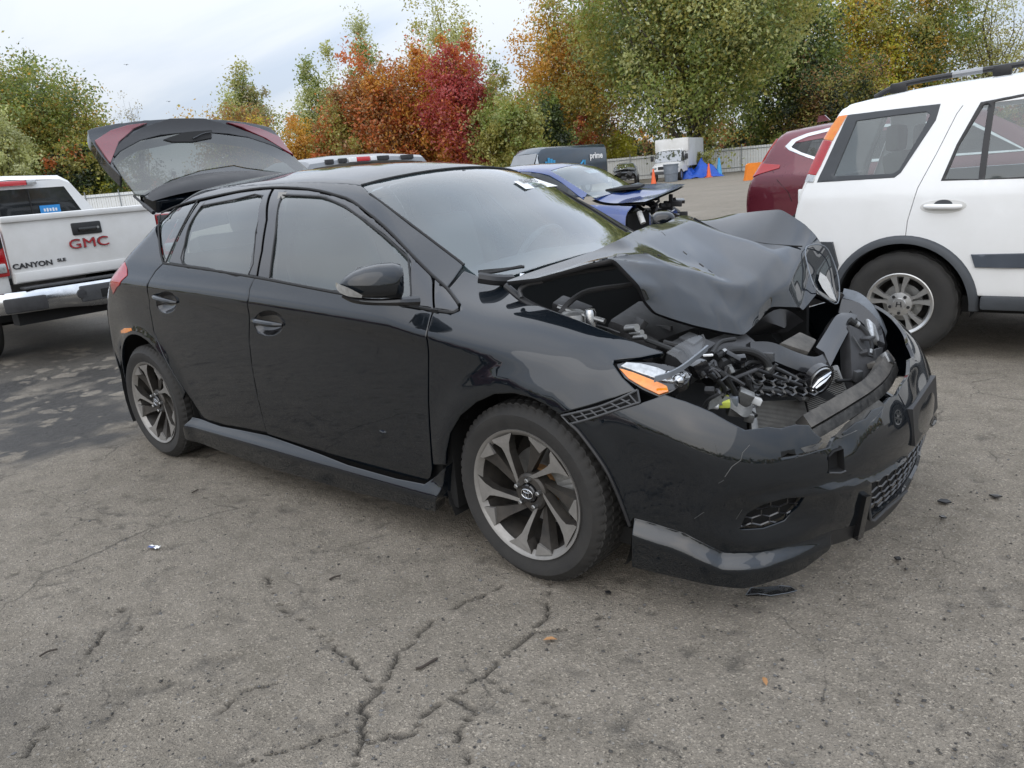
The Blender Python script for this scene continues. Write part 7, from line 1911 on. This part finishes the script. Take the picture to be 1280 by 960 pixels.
for s in (-1, 1): simple_wheel(pk, (TX - 1.15, TY + s * 0.78, 0.375), 0.375, 0.225, 0.25, s, 'alloy', 'five'); simple_wheel(pk, (TX - 4.4, TY + s * 0.78, 0.375), 0.375, 0.225, 0.25, s, 'alloy', 'five')
settle(pk, (TX - 2.4, TY, 0))

# ------------------------------------------------------------------ maroon crossover
mr = thing('crossover', 'maroon crossover with red boomerang tail lamp and chrome window trim, behind the white wagon', 'car')
MY = 7.92
_mW = pchip([0.2, 0.5, 0.85, 1.02, 1.15, 1.4, 1.62, 1.8], [0.84, 0.91, 0.925, 0.915, 0.87, 0.78, 0.66, 0.5])
_mH = pchip([-3.2, -2.6, -2.2, -1.6, -0.9, 0.0, 0.7, 1.5, 2.2], [1.40, 1.53, 1.60, 1.645, 1.665, 1.62, 1.18, 1.05, 0.8])
_mR = pchip([0.2, 0.45, 0.7, 0.95, 1.05, 1.25, 1.45, 1.6, 1.8], [-2.60, -2.68, -2.70, -2.66, -2.60, -2.48, -2.36, -2.24, -2.0])
def F_m(P):
    x, y, z = P[:, 0], np.abs(P[:, 1] - MY), P[:, 2]
    wv = _mW(z) - 0.10 * np.clip((-1.9 - x) / 0.8, 0, 1) ** 2
    f = smax((y - wv) * .97, (z - (_mH(x) - 0.04 * (y / .65) ** 2)) * .95, 0.08)
    return smax(smax(f, (_mR(z) + 0.03 + 0.05 * y ** 2.5 - x) * .9, 0.06), x - 2.0 + .2 * y * y, .15)
def mp(l): return [pick(F_m, *q, 6, 14, 900) for q in l]
def ms(x, z): return np.array([x, MY - .9, z])
bodyp = [ms(-2.62, .35), ms(-2.62, .98), ms(-2.48, 1.25), ms(-2.28, 1.52), ms(-1.6, 1.6), ms(-.9, 1.62), ms(0, 1.57), ms(.75, 1.12), ms(1.9, .85), ms(1.9, .35)]
wtrim = mp([(981.5, 183), (990, 174.5), (1008, 167), (1040, 159)]) + [ms(-0.2, 1.53), ms(.4, 1.13)] + mp([(1040, 206), (1020, 200.5), (1000, 193.5), (986, 187.5)])
wgl = mp([(989, 184), (995, 177), (1010, 170.5), (1040, 163)]) + [ms(-0.22, 1.50), ms(.34, 1.15)] + mp([(1040, 202), (1020, 196.5), (1002, 190.5)])
panel('body_side', 'maroon_paint', F_m, Proj((-0.15, -0.95, 0.2)), bodyp, mr, 0.05, holes=[wtrim], rim=0.02, mirror=False)
panel('window_trim', 'chrome', F_m, Proj((-0.1, -0.95, 0.2)), wtrim, mr, 0.03, off=-0.006, gap=0, holes=[wgl], rim=0.01)
panel('side_window', 'glass_dark', F_m, Proj((-0.1, -0.95, 0.2)), wgl, mr, 0.08, off=0.004, gap=-0.004, rim=0, edge=0)
panel('tailgate', 'maroon_paint', F_m, Proj((-1, 0, 0.3)), [(-2.3, MY - .62, 1.55), (-2.3, MY + .62, 1.55), (-2.6, MY + .8, 1.0), (-2.6, MY + .82, .3), (-2.6, MY - .82, .3), (-2.6, MY - .8, 1.0)], mr, 0.05)
panel('roof', 'maroon_paint', F_m, Proj((-.15, 0, 1)), [(-2.36, MY - .62, 1.6), (-.1, MY - .6, 1.6), (-.1, MY + .6, 1.6), (-2.36, MY + .62, 1.6)], mr, 0.08)
panel('roof_edge', 'maroon_paint', F_m, Proj((-.1, -.7, .7)), [ms(-2.28, 1.52), ms(-1.6, 1.6), ms(-.9, 1.62), ms(0, 1.57), np.array([-.05, MY - .58, 1.62]), np.array([-2.3, MY - .58, 1.58])], mr, 0.05, gap=0)
lam = mp([(939, 206), (948, 191), (960, 177), (968, 172.5), (969, 175), (958, 190), (951, 204), (964, 205), (976, 206), (975, 210), (958, 215), (941, 221.5)])
panel('tail_lamp', 'red_lens', F_m, Proj((-.6, -.8, .1)), lam, mr, 0.03, off=-0.012, gap=0, rim=0.02)
m = MB(); m.prism([(-2.02, MY - .02, 1.655), (-1.86, MY - .02, 1.665), (-1.93, MY - .02, 1.735), (-2.0, MY - .02, 1.73)], (0, .035, 0)); m.build('roof_antenna', 'maroon_paint', mr)
m = MB(); m.tube(mp([(966, 214), (972, 226), (985, 240), (990, 252)]), 0.004, 4); m.build('panel_seam', 'under_black', mr)
MB().box((-.4, MY, .42), (4.2, 1.6, .12)).build('floor_pan', 'under_black', mr)
for x in (-1.75, .95):
    for s in (-1, 1): simple_wheel(mr, (x, MY + s * .80, .35), .35, .22, .225, s, 'alloy', 'five')
settle(mr, (-.4, MY, 0))

# crossover copies added unseen behind the camera, for the black doors to mirror
for x_, y_, r_, lb in ((-9.3, -8.2, 92, 'added copy of the maroon crossover behind the camera, farthest left of three, for the rear door to mirror'), (-5.9, -8.4, 88, 'added copy of the maroon crossover behind the camera, middle one of three, for the doors to mirror'), (-2.6, -8.6, 90, 'added copy of the maroon crossover behind the camera, nearest of three, for the front door to mirror')):
    c_ = copy_tree(mr); c_.location = (x_, y_, 0); c_.rotation_euler = (0, 0, R(r_)); c_['label'] = lb; c_['group'] = 'added crossovers behind the camera'

# ------------------------------------------------------------------ wrecked blue car
bc = thing('wrecked_car', 'royal blue car with popped, crumpled hood and smashed dark front', 'car')
BO = np.array([-3.636, 6.191, 0.0])
def F_b(P): return F_h(P - BO)
def bp_(l): return [pick(F_b, *q, 5, 14, 900) for q in l]
def off_(l): return [np.array(p) + BO for p in l]
panel('roof', 'blue_paint', F_b, PT, off_(roof_poly), bc, 0.07, gap=0)
panel('windshield', 'glass_shield', F_b, PWS, off_(ws_poly), bc, 0.07, off=0.004, gap=0, rim=0.01, edge=0)
panel('roof_rail', 'blue_paint', F_b, PSS, off_(rail_lo + hps([(560, 358), (568, 348)]) + apil[::-1] + ditch3[::-1]), bc, 0.05, gap=0)
sidep = [np.array([x, -.85, z]) for x, z in ((-3.3, .3), (-3.3, 1.0), (-2.9, 1.10), (-.35, .92), (.25, .86), (.3, .3))]
panel('body_side', 'blue_paint', F_b, PS, off_(sidep), bc, 0.06, mirror=False)
panel('side_window', 'glass_dark', F_b, PS, off_([np.array(p) for p in hps(glassF[::1])]), bc, 0.08, off=0.003, gap=-0.01, rim=0, edge=0)
panel('side_window', 'glass_dark', F_b, PS, off_([np.array(p) for p in hps(glassR)]), bc, 0.08, off=0.003, gap=-0.01, rim=0, edge=0)
MB().sheet([[tuple(np.array((x, y, 1.0)) + BO) for y in (-.7, .7)] for x in (-3.2, -.4)]).build('interior_floor', 'interior', bc)
hr = [[(741, 248, 5.62), (757, 241, 5.85), (772, 237, 6.1), (785, 232, 6.4), (797, 228, 6.75)], [(752, 252, 5.60), (766, 243, 5.85), (781, 240, 6.1), (795, 234, 6.4), (808, 230, 6.75)], [(768, 254, 5.60), (783, 247, 5.85), (800, 238, 6.1), (815, 235, 6.4), (830, 229, 6.75)], [(788, 253, 5.60), (806, 247, 5.85), (822, 243, 6.1), (836, 236, 6.4), (846, 230, 6.75)], [(806, 252, 5.62), (822, 246, 5.85), (836, 240, 6.1), (848, 235, 6.4), (857, 230, 6.75)]]
rowsb = [[aty(*q) for q in r_] for r_ in hr]
G_ = [smooth_line(r_, 4) for r_ in rowsb]; cols = list(zip(*G_)); cols = [smooth_line(list(c_), 4) for c_ in cols]
m = MB(); m.sheet(cols); m.build('hood', 'blue_paint', bc, auto=30)
m = MB(); m.sheet([[p + np.array([-.02, 0, -.03]) for p in c_] for c_ in cols]); m.build('hood_underside', 'under_black', bc)
m = MB(); m.prism([aty(757, 241, 5.9) + [0, 0, .012], aty(800, 237, 6.1) + [0, 0, .012], aty(806, 234, 6.4) + [0, 0, .012], aty(775, 236, 6.4) + [0, 0, .012]], (0, 0, .03)); m.build('hood_scoop', 'under_black', bc)
m = MB(); m.box((-3.95, 6.2, .55), (.9, 1.2, .4)); m.box((-3.5, 6.2, .42), (.5, 1.1, .25)); m.build('engine_bay', 'under_black', bc)
rb_ = random.Random(21)
for k in range(80):
    u, v = rb_.uniform(745, 850), rb_.uniform(248, 286)
    if v < 262 and u < 770: continue
    y = 5.6 + (u - 745) / 107 * 1.0 + rb_.uniform(-.1, .1); c = aty(u, v, y)
    M_ = np.array(Matrix.Rotation(rb_.uniform(0, 3), 3, Vector((rb_.random(), rb_.random(), rb_.random())).normalized()))
    MB().box(c, (rb_.uniform(.06, .25), rb_.uniform(.02, .06), rb_.uniform(.03, .12)), M_, 0.006).build('broken_part', rb_.choice(['under_black', 'plastic_dark', 'trim_black', 'gloss_trim', 'plastic_grey', 'blue_paint']), bc)
MB().cyl(aty(799, 265, 5.75), aty(804, 279, 5.72), 0.035, 12).build('strut_tube', 'white_plastic', bc)
MB().box(aty(738, 213.5, 6.55), (.16, .26, .004), rotm('Y', R(26))).build('windshield_sticker', 'paper_white', bc)
for x in (-2.6, -.35):
    for s in (-1, 1): simple_wheel(bc, (BO[0] + x, BO[1] + s * .757, .317), .317, .2, .215, s, 'rim_dark', 'five')
settle(bc, BO + np.array([-1.3, 0, 0]))

# ------------------------------------------------------------------ silver pickup seen over the roof
sv = thing('pickup_truck', 'silver pickup showing only its roof and red brake light above the hatchback roof', 'pickup')
sp0 = dep(458, 203, 10.8); SX, SY = float(sp0[0]), float(sp0[1])
ax_l = dep(380, 210, 10.2); ax_r = dep(537, 202, 11.4)
e1 = ax_r - ax_l; wd_ = np.linalg.norm(e1[:2]); e1 = np.array([e1[0], e1[1], 0]) / wd_; e2 = np.array([-e1[1], e1[0], 0])
cc = (ax_l + ax_r) / 2; cc[2] = 0; hw = wd_ / 2
def svp(a, b, z): return cc + e1 * a + e2 * b + np.array([0, 0, z])
m = MB(); rows = []
zt = 1.775
for b, dz, k in ((0.0, -.10, .93), (0.02, -.045, .97), (.10, -.01, .98), (.5, .03, 1.0), (1.1, .04, 1.0), (1.6, -.02, .97), (2.3, -.5, 1.0)):
    rows.append([svp(-hw * 1.12 * k, b, zt - .75), svp(-hw * k, b, zt + dz - .10), svp(-hw * k * .93, b, zt + dz - .02), svp(-hw * .4, b, zt + dz + .02), svp(hw * .4, b, zt + dz + .02), svp(hw * k * .93, b, zt + dz - .02), svp(hw * k, b, zt + dz - .10), svp(hw * 1.12 * k, b, zt - .75)])
m.sheet(rows); cabs = m.build('cab', 'silver_paint', sv, auto=40)
m = MB(); m.prism([svp(-hw, -.02, .4), svp(hw, -.02, .4), svp(hw * 1.05, -.02, 1.05), svp(-hw * 1.05, -.02, 1.05)], e2 * -1.6); m.build('bed', 'silver_paint', sv, smooth=False)
m = MB(); m.prism([svp(-hw * .95, -.005, zt - .72), svp(hw * .95, -.005, zt - .72), svp(hw * .85, -.005, zt - .14), svp(-hw * .85, -.005, zt - .14)], e2 * .02); m.build('rear_window', 'glass_dark', cabs, smooth=False)
Mx = np.stack([e1, e2, [0, 0, 1]], 1)
for nm, a, w_, mt in (('brake_light', -.10, .20, 'bright_red'), ('cargo_lens', -.27, .12, 'paper_white'), ('cargo_lens', .06, .10, 'paper_white'), ('roof_slot', -.42, .12, 'plastic_dark'), ('roof_slot', .22, .18, 'plastic_dark'), ('roof_slot', .62, .20, 'plastic_dark'), ('roof_slot', -.62, .12, 'plastic_dark')):
    MB().box(svp(a, .005, zt - .035 - .02 * abs(a)), (w_, .05, .06), Mx, .008).build(nm, mt, cabs)
for a in (-1, 1):
    for b in (-1.0, 1.9):
        c = svp(a * hw * .92, b, .36); mm = tyre_mb(.36, .21, .24, n=48); M3 = np.stack([e2, -e1 * (1), [0, 0, 1]], 1)
        m2 = MB(); m2.add([c + M3 @ np.array(v) for v in mm.V], mm.F); m2.build('wheel', 'tyre', sv, auto=28)
settle(sv, cc)
# ================================================================== yard behind: van, trucks, fences, cones
def frame_at(c, head):
    """local axes: a = forward (heading angle from +x), b = left, up"""
    f = np.array([math.cos(head), math.sin(head), 0.0]); l = np.array([-f[1], f[0], 0.0]); c = np.array([c[0], c[1], 0.0])
    return lambda a, b, z: c + f * a + l * b + np.array([0, 0, z]), np.stack([f, l, [0, 0, 1.0]], 1)
VIEW = math.atan2(CF[1], CF[0])
def section(pt, a, hw, zs, tum=0.05, n=5):
    z0, z1 = zs; o = [pt(a, -hw, z0), pt(a, -hw, z0 + (z1 - z0) * .5), pt(a, -hw + tum * .6, z1 - .22), pt(a, -hw + tum + .05, z1 - .06), pt(a, -hw + tum + .22, z1), pt(a, 0, z1 + .025)]
    return o + [pt(a, hw - tum - .22, z1), pt(a, hw - tum - .05, z1 - .06), pt(a, hw - tum * .6, z1 - .22), pt(a, hw, z0 + (z1 - z0) * .5), pt(a, hw, z0)]
def bg_wheel(parent, pt, M3, a, b, r, w_=0.24):
    mm = tyre_mb(r, r * .6, w_, n=36); c = pt(a, b, r); m2 = MB(); m2.add([c + M3 @ np.array(v) * [1, 1, 1] for v in mm.V], mm.F); o = m2.build('wheel', 'tyre', parent, auto=30)
    MB().cyl(pt(a, b - .1, r), pt(a, b + .1, r), r * .58, 20).build('rim', 'silver_paint', o)

# ---- dark delivery van
vn = thing('delivery_van', 'dark blue delivery van with light blue marks and white lettering near the tail', 'van')
vc = dep(690, 200, 42); vh = VIEW + R(132)
vp, vM = frame_at(vc, vh)
zt = ztop(700, 184, 43)
m = MB(); rows = []
for a, hw, z1 in ((-3.45, 1.0, zt - .10), (-3.35, 1.02, zt), (1.35, 1.02, zt), (1.7, 1.0, zt - .06), (2.0, .98, zt - .30)):
    rows.append(section(vp, a, hw, (.45, z1)))
m.sheet(rows); m.add(rows[0], [tuple(range(11))]); m.build('body', 'van_paint', vn, auto=40)
m = MB(); m.sheet([[vp(2.0, y, zt - .30) for y in (-.86, 0, .86)], [vp(2.62, y, 1.30) for y in (-.95, 0, .95)]]); m.build('windshield', 'glass_van', vn, smooth=False)
m = MB(); rows = [section(vp, a, hw, (.45, z1), .02) for a, hw, z1 in ((2.0, 1.0, 1.40), (2.62, .98, 1.32), (3.05, .92, 1.1), (3.12, .88, .8))]; m.sheet(rows); m.add(rows[-1], [tuple(range(11))]); m.build('nose', 'van_paint', vn, auto=40)
for s in (-1, 1):
    m = MB(); m.add([vp(2.05, s * .985, 1.45), vp(2.5, s * .985, 1.35), vp(2.02, s * .90, zt - .35), vp(1.2, s * 1.03, 1.45), vp(1.2, s * .99, zt - .35)], [(0, 1, 2), (3, 0, 2, 4)]); m.build('side_window', 'glass_dark', vn, smooth=False)
    MB().box(vp(2.1, s * 1.15, 1.55), (.12, .22, .4), vM, .04).build('door_mirror', 'trim_black', vn)
SIDE = 1 if (vp(0, 1, 1) - CO) @ (vp(0, 1, 1) - CO) < (vp(0, -1, 1) - CO) @ (vp(0, -1, 1) - CO) else -1
ex = vM[:, 0] * (-1 if SIDE > 0 else 1)
def vlogo(name, a, z, w_, h, mat): m = MB(); m.prism([vp(a - w_ / 2, SIDE * 1.024, z - h / 2), vp(a + w_ / 2, SIDE * 1.024, z - h / 2), vp(a + w_ / 2, SIDE * 1.024, z + h / 2), vp(a - w_ / 2, SIDE * 1.024, z + h / 2)], vM[:, 1] * SIDE * .012); m.build(name, mat, vn, smooth=False)
text_obj('lettering', 'prime', 0.46, vp(-2.5, SIDE * 1.04, zt - .62), ex, (0, 0, 1), 'paper_white', vn, 0.004, bold=0.012)
for k, (a, h) in enumerate(((1.52, .30), (1.32, .55), (1.12, .46), (.92, .36))): vlogo('door_mark', a, zt - .95 + h * .2, .17, h, 'cyan_plastic')
vlogo('door_mark', 1.2, zt - 1.15, .9, .22, 'cyan_plastic')
m = MB(); m.tube(smooth_line([vp(-.1, SIDE * 1.03, zt - .95), vp(-.5, SIDE * 1.03, zt - 1.15), vp(-1.0, SIDE * 1.03, zt - 1.12), vp(-1.35, SIDE * 1.03, zt - .9)], 4), .05, 6); m.build('curved_arrow', 'cyan_plastic', vn)
vlogo('curved_arrow_head', -1.45, zt - .85, .28, .10, 'cyan_plastic'); vlogo('curved_arrow_head', -1.52, zt - 1.0, .10, .34, 'cyan_plastic')
for a in (-1.7, 2.1):
    for s in (-1, 1): bg_wheel(vn, vp, vM, a, s * .88, .36)
settle(vn, vc * [1, 1, 0])

# ---- white box truck
bt = thing('box_truck', 'white box truck with open bonnet gap, parked beside the fence', 'truck')
tag(bt, 'white box truck parked nose-on beside the white fence')
tc_ = dep(843, 200, 54); th = VIEW + R(152)
tp, tM = frame_at(tc_, th); zb = ztop(830, 175, 54)
def tbox(a0, a1, hw, z0, z1): 
    return MB().box(tp((a0 + a1) / 2, 0, (z0 + z1) / 2), (abs(a1 - a0), 2 * hw, z1 - z0), tM, .05)
tbox(-3.9, 0.6, 1.15, .9, zb).build('cargo_box', 'box_grey', bt)
m = MB(); rows = [[tp(a, y, z) for y in (-1.16, 1.16)] for a, z in ((.58, 1.2), (.62, zb - .5), (.55, zb - .1), (.3, zb + .04), (-.4, zb + .05))]; 
m.box(tp(.45, 0, (zb + 1.9) / 2), (.5, 2.36, zb - 1.85), tM, .12); m.build('box_front_cap', 'white_dirty', bt)
m = MB(); rows = []
for a, hw, z0, z1 in ((.3, 1.0, .6, 2.05), (.9, 1.0, .6, 2.08), (1.1, .98, .6, 2.0)): rows.append(section(tp, a, hw, (z0, z1), .08))
m.sheet(rows); m.build('cab', 'white_dirty', bt, auto=40)
m = MB(); rows = [section(tp, a, hw, (.55, z1), .03) for a, hw, z1 in ((1.1, .99, 1.32), (1.75, .97, 1.25), (2.5, .92, 1.05), (2.6, .88, .8))]; m.sheet(rows); m.add(rows[-1], [tuple(range(11))]); m.build('bonnet', 'white_dirty', bt, auto=40)
m = MB(); m.sheet([[tp(1.08, y, 2.0) for y in (-.84, 0, .84)], [tp(1.78, y, 1.27) for y in (-.92, 0, .92)]]); m.build('windshield', 'glass_van', bt, smooth=False)
for s in (-1, 1):
    m = MB(); m.add([tp(1.0, s * 1.012, 1.30), tp(1.55, s * 1.0, 1.30), tp(1.1, s * .93, 1.93), tp(.5, s * .95, 1.93), tp(.45, s * 1.012, 1.30)], [(0, 1, 2, 3, 4)]); m.build('side_window', 'glass_dark', bt, smooth=False)
    MB().box(tp(1.35, s * 1.2, 1.55), (.08, .22, .36), tM, .03).build('door_mirror', 'trim_black', bt); MB().box(tp(2.58, s * .70, .92), (.08, .3, .2), tM, .03).build('headlight', 'clear_lens', bt)
MB().box(tp(2.6, 0, .90), (.06, .9, .2), tM, .02).build('grille', 'trim_black', bt); MB().box(tp(2.66, 0, .58), (.16, 1.9, .22), tM, .05).build('front_bumper', 'plastic_grey', bt)
for a in (-2.6, 1.9):
    for s in (-1, 1): bg_wheel(bt, tp, tM, a, s * .88, .38)
settle(bt, tc_ * [1, 1, 0])

# ---- smashed pale sedan left of the box truck
wc = thing('wrecked_car', 'pale grey car with smashed black front, between the van and the box truck', 'car')
wcp = dep(782, 218, 54); wp, wM = frame_at(wcp, VIEW + R(168))
m = MB(); rows = [section(wp, a, hw, (.3, z1), .06) for a, hw, z1 in ((-2.2, .78, .95), (-1.9, .86, 1.02), (.55, .88, .98), (1.3, .86, .92), (1.75, .80, .78))]; m.sheet(rows); m.add(rows[0], [tuple(range(11))]); m.build('body', 'silver_paint', wc, auto=40)
m = MB(); rows = [section(wp, a, hw, (.9, z1), .16) for a, hw, z1 in ((-1.6, .8, 1.08), (-1.0, .8, 1.42), (-.2, .8, 1.46), (.15, .8, 1.38), (.75, .82, 1.0))]; m.sheet(rows); m.build('cabin', 'silver_paint', wc, auto=40)
m = MB(); m.sheet([[wp(.18, y, 1.39) for y in (-.55, 0, .55)], [wp(.80, y, 1.0) for y in (-.72, 0, .72)]]); m.build('windshield', 'glass_dark', wc, smooth=False)
m = MB(); m.sheet([[wp(.7, y, .98 + .03 * math.cos(y * 5)) for y in np.linspace(-.75, .75, 7)], [wp(1.2, y, 1.12 + .06 * math.sin(y * 6)) for y in np.linspace(-.75, .75, 7)], [wp(1.6, y, 1.0 + .05 * math.cos(y * 4)) for y in np.linspace(-.7, .7, 7)]]); m.build('hood', 'silver_paint', wc, auto=25)
rb_ = random.Random(5)
for k in range(12): MB().box(wp(1.8 + rb_.uniform(-.15, .25), rb_.uniform(-.75, .75), rb_.uniform(.35, .85)), (rb_.uniform(.1, .4), rb_.uniform(.1, .4), rb_.uniform(.08, .25)), wM @ rotm('X', rb_.uniform(-.6, .6)), .02).build('broken_part', rb_.choice(['under_black', 'trim_black', 'plastic_dark', 'plastic_grey']), wc)
for a in (-1.4, 1.25):
    for s in (-1, 1): bg_wheel(wc, wp, wM, a, s * .76, .32)
settle(wc, wcp * [1, 1, 0])

# ---- fences
def slat_fence(name, label, cat, p0, p1, h, nslat, mat, post_every, post_r, gap, cap=True, ribbed=False):
    p0 = np.array(p0, float); p1 = np.array(p1, float); p0[2] = p1[2] = 0; d = p1 - p0; L_ = np.linalg.norm(d); d /= L_; n = np.array([-d[1], d[0], 0]); M3 = np.stack([d, n, [0, 0, 1.0]], 1)
    root = thing(name, label, cat)
    wv = L_ / nslat
    proto = None
    for k in range(nslat):
        c = p0 + d * (k + .5) * wv + n * (0.012 if k % 2 else 0.0) + np.array([0, 0, h / 2 + .04])
        if proto is None:
            o = MB().box((0, 0, 0), (wv - gap, .022, h)).build('panel', mat, root, smooth=False); proto = o
        else:
            o = proto.copy(); C.objects.link(o)
        o.location = c; o.rotation_euler = (0, R(rnd.uniform(-.15, .15)), math.atan2(d[1], d[0]))
    np_ = int(L_ / post_every) + 1; pproto = None
    for k in range(np_):
        c = p0 + d * min(L_, k * post_every) - n * .05
        if pproto is None: o = MB().tube([(0, 0, 0), (0, 0, h + .25)], post_r, 8).build('post', 'galv', root); pproto = o
        else: o = pproto.copy(); C.objects.link(o)
        o.location = c
    for z in ((.35, h - .15) if cap else ()):
        MB().tube([p0 - n * .05 + [0, 0, z], p1 - n * .05 + [0, 0, z]], .03, 6).build('rail', 'galv', root)
    return root
fa, fb = dep(745, 222, 66), dep(1060, 200, 60)
zf = ztop(780, 197, 65)
slat_fence('panel_fence', 'white panel fence running behind the box truck and cones', 'fence', fa, fb, max(1.6, zf - .05), 96, 'fence_white', 3.0, .04, .014)
fl0, fl1 = dep(-70, 262, 52), dep(262, 240, 56)
slat_fence('panel_fence', 'pale fence with thin posts behind the white pickup', 'fence', fl0, fl1, ztop(140, 242, 54), 110, 'fence_white', 2.2, .035, .014)
fm0, fm1 = dep(255, 240, 58), dep(745, 222, 66)
slat_fence('panel_fence', 'pale fence behind the parked cars, between pickup and van', 'fence', fm0, fm1, 1.9, 110, 'fence_white', 3.0, .035, .014)

# ---- parked cars far behind the pickup bed
def far_car(u, v, D, head, mat, label, h=1.45, L_=4.4):
    c = dep(u, v, D); p_, M3 = frame_at(c, VIEW + head); root = thing('parked_car', label, 'car', group='cars parked along the left fence')
    rows = [section(p_, a * L_ / 4.4, hw, (.28, z1), .06) for a, hw, z1 in ((-2.2, .76, .80), (-2.05, .86, .95), (-1.0, .9, .96), (.9, .9, .92), (1.9, .86, .80), (2.2, .74, .6))]
    m = MB(); m.sheet(rows); m.add(rows[0], [tuple(range(11))]); m.add(rows[-1], [tuple(range(11))]); m.build('body', mat, root, auto=40)
    rows = [section(p_, a * L_ / 4.4, .84, (.85, z1), .2) for a, z1 in ((-1.7, 1.0), (-1.1, h - .05), (-.3, h), (.3, h - .06), (1.1, .95))]
    m = MB(); m.sheet(rows); m.build('cabin', 'glass_dark', root, auto=40)
    m = MB(); m.sheet([[p_(a * L_ / 4.4, y, h - .05 + .012) for y in (-.58, 0, .58)] for a in (-1.05, -.3, .28)]); m.build('roof', mat, root, auto=40)
    for a in (-1.35, 1.35):
        for s in (-1, 1): bg_wheel(root, p_, M3, a, s * .78, .32, .2)
    settle(root, c * [1, 1, 0])
far_car(122, 258, 42, R(95), 'white_dirty', 'white car by the left fence, just beyond the pickup cab')
far_car(147, 258, 46, R(80), 'blue_paint', 'blue car by the left fence, next to the white one')
far_car(176, 254, 44, R(100), 'silver_paint', 'silver car by the left fence, nearest the open tailgate')

# ---- cones, barrier, tarp, drum
def cone(u, v, D, h, mat, label):
    c = dep(u, v, D) * [1, 1, 0]; root = thing('traffic_cone', label, 'cone', tuple(c), .3, 'traffic cones in the yard')
    MB().box((0, 0, .025), (h * .5, h * .5, .05), None, .015).build('base', mat, root)
    m = MB(); m.lathe([(h * .19, .05), (h * .17, .09), (h * .045, h * .97), (h * .03, h), (0.001, h)], (0, 0, 0), 'z', 24); m.build('cone_body', mat, root)
cone(886, 219, 53, .95, 'orange_plastic', 'orange traffic cone standing beside the light blue cone')
cone(899, 217, 54, 1.25, 'cyan_plastic', 'light blue traffic cone under the huge green tree')
cone(817, 226, 47, .95, 'orange_plastic', 'orange traffic cone standing in front of the box truck')
c = atz(936, 222, 0.0); c = dep(948, 222, 40) * [1, 1, 0]
br = thing('barrier', 'bright orange plastic barrier at the left of the maroon car', 'barrier', tuple(c), VIEW + R(90))
m = MB(); m.prism([(-.75, -.16, 0), (.75, -.16, 0), (.70, -.16, .2), (.62, -.16, .78), (.5, -.16, .86), (-.5, -.16, .86), (-.62, -.16, .78), (-.70, -.16, .2)], (0, .32, 0)); m.build('barrier_body', 'orange_paint', br, auto=30)
MB().box((0, -.17, .12), (1.1, .03, .12), None, .01).build('base_slot', 'orange_plastic', br)
c = dep(872, 219, 54) * [1, 1, 0]; m = MB(); rows = []
rs = np.random.default_rng(12)
for i, a in enumerate(np.linspace(-1.55, 1.55, 17)):
    r_ = []
    for j, b in enumerate(np.linspace(-1, 1, 13)):
        hh = 0.85 * max(0, 1 - (abs(a - .1) / 1.6) ** 2.6) * max(0, 1 - abs(b) ** 1.8) * (1 + .30 * math.sin(3.3 * a + 2 * b) + .28 * math.sin(7 * a - 3 * b)) + .02
        e_ = CR * [1, 1, 0]; e_ /= np.linalg.norm(e_); f_ = np.array([-e_[1], e_[0], 0])
        r_.append(c + e_ * (a + .1 * rs.normal() * .5) + f_ * b * .8 + np.array([0, 0, max(.01, hh + .05 * rs.normal())]))
    rows.append(r_)
m.sheet(rows); tag(m.build('tarp', 'tarp_blue', None, auto=25), 'crumpled bright blue tarp heaped against the box truck side', 'tarp')
c = dep(839, 226, 50) * [1, 1, 0]
dr = thing('waste_bin', 'grey-blue round waste bin standing in front of the box truck cab', 'bin', tuple(c))
m = MB(); m.lathe([(.001, .02), (.40, .02), (.44, .5), (.46, .52), (.47, 1.05), (.50, 1.07), (.50, 1.13), (.45, 1.13), (.43, 1.0), (.001, .98)], (0, 0, 0), 'z', 28); m.build('bin_body', 'drum_grey', dr)
for a in (.4, 2.2): MB().box((.49 * math.cos(a), .49 * math.sin(a), .9), (.05, .12, .05), None, .01).build('bin_handle', 'drum_grey', dr)
# two birds far up
for u, v, lab in ((158, 81, 'tiny dark bird flying higher above the tailgate'), (211, 127, 'tiny dark bird flying just above the tailgate')):
    c = dep(u, v, 90); m = MB(); e_ = CR; 
    m.tube([c - CF * .12, c, c + CF * .12], [.02, .05, .015], 6); b_ = m.build('bird', 'under_black'); tag(b_, lab, 'bird', 'birds in the sky')
    for s in (-1, 1): m = MB(); m.sheet([[c - CF * .05, c + CF * .05], [c + e_ * s * .16 + CU * .06 - CF * .06, c + e_ * s * .16 + CU * .06 + CF * .03], [c + e_ * s * .32 + CU * .02 - CF * .04, c + e_ * s * .32 + CU * .02]]); m.build('wing', 'under_black', b_)
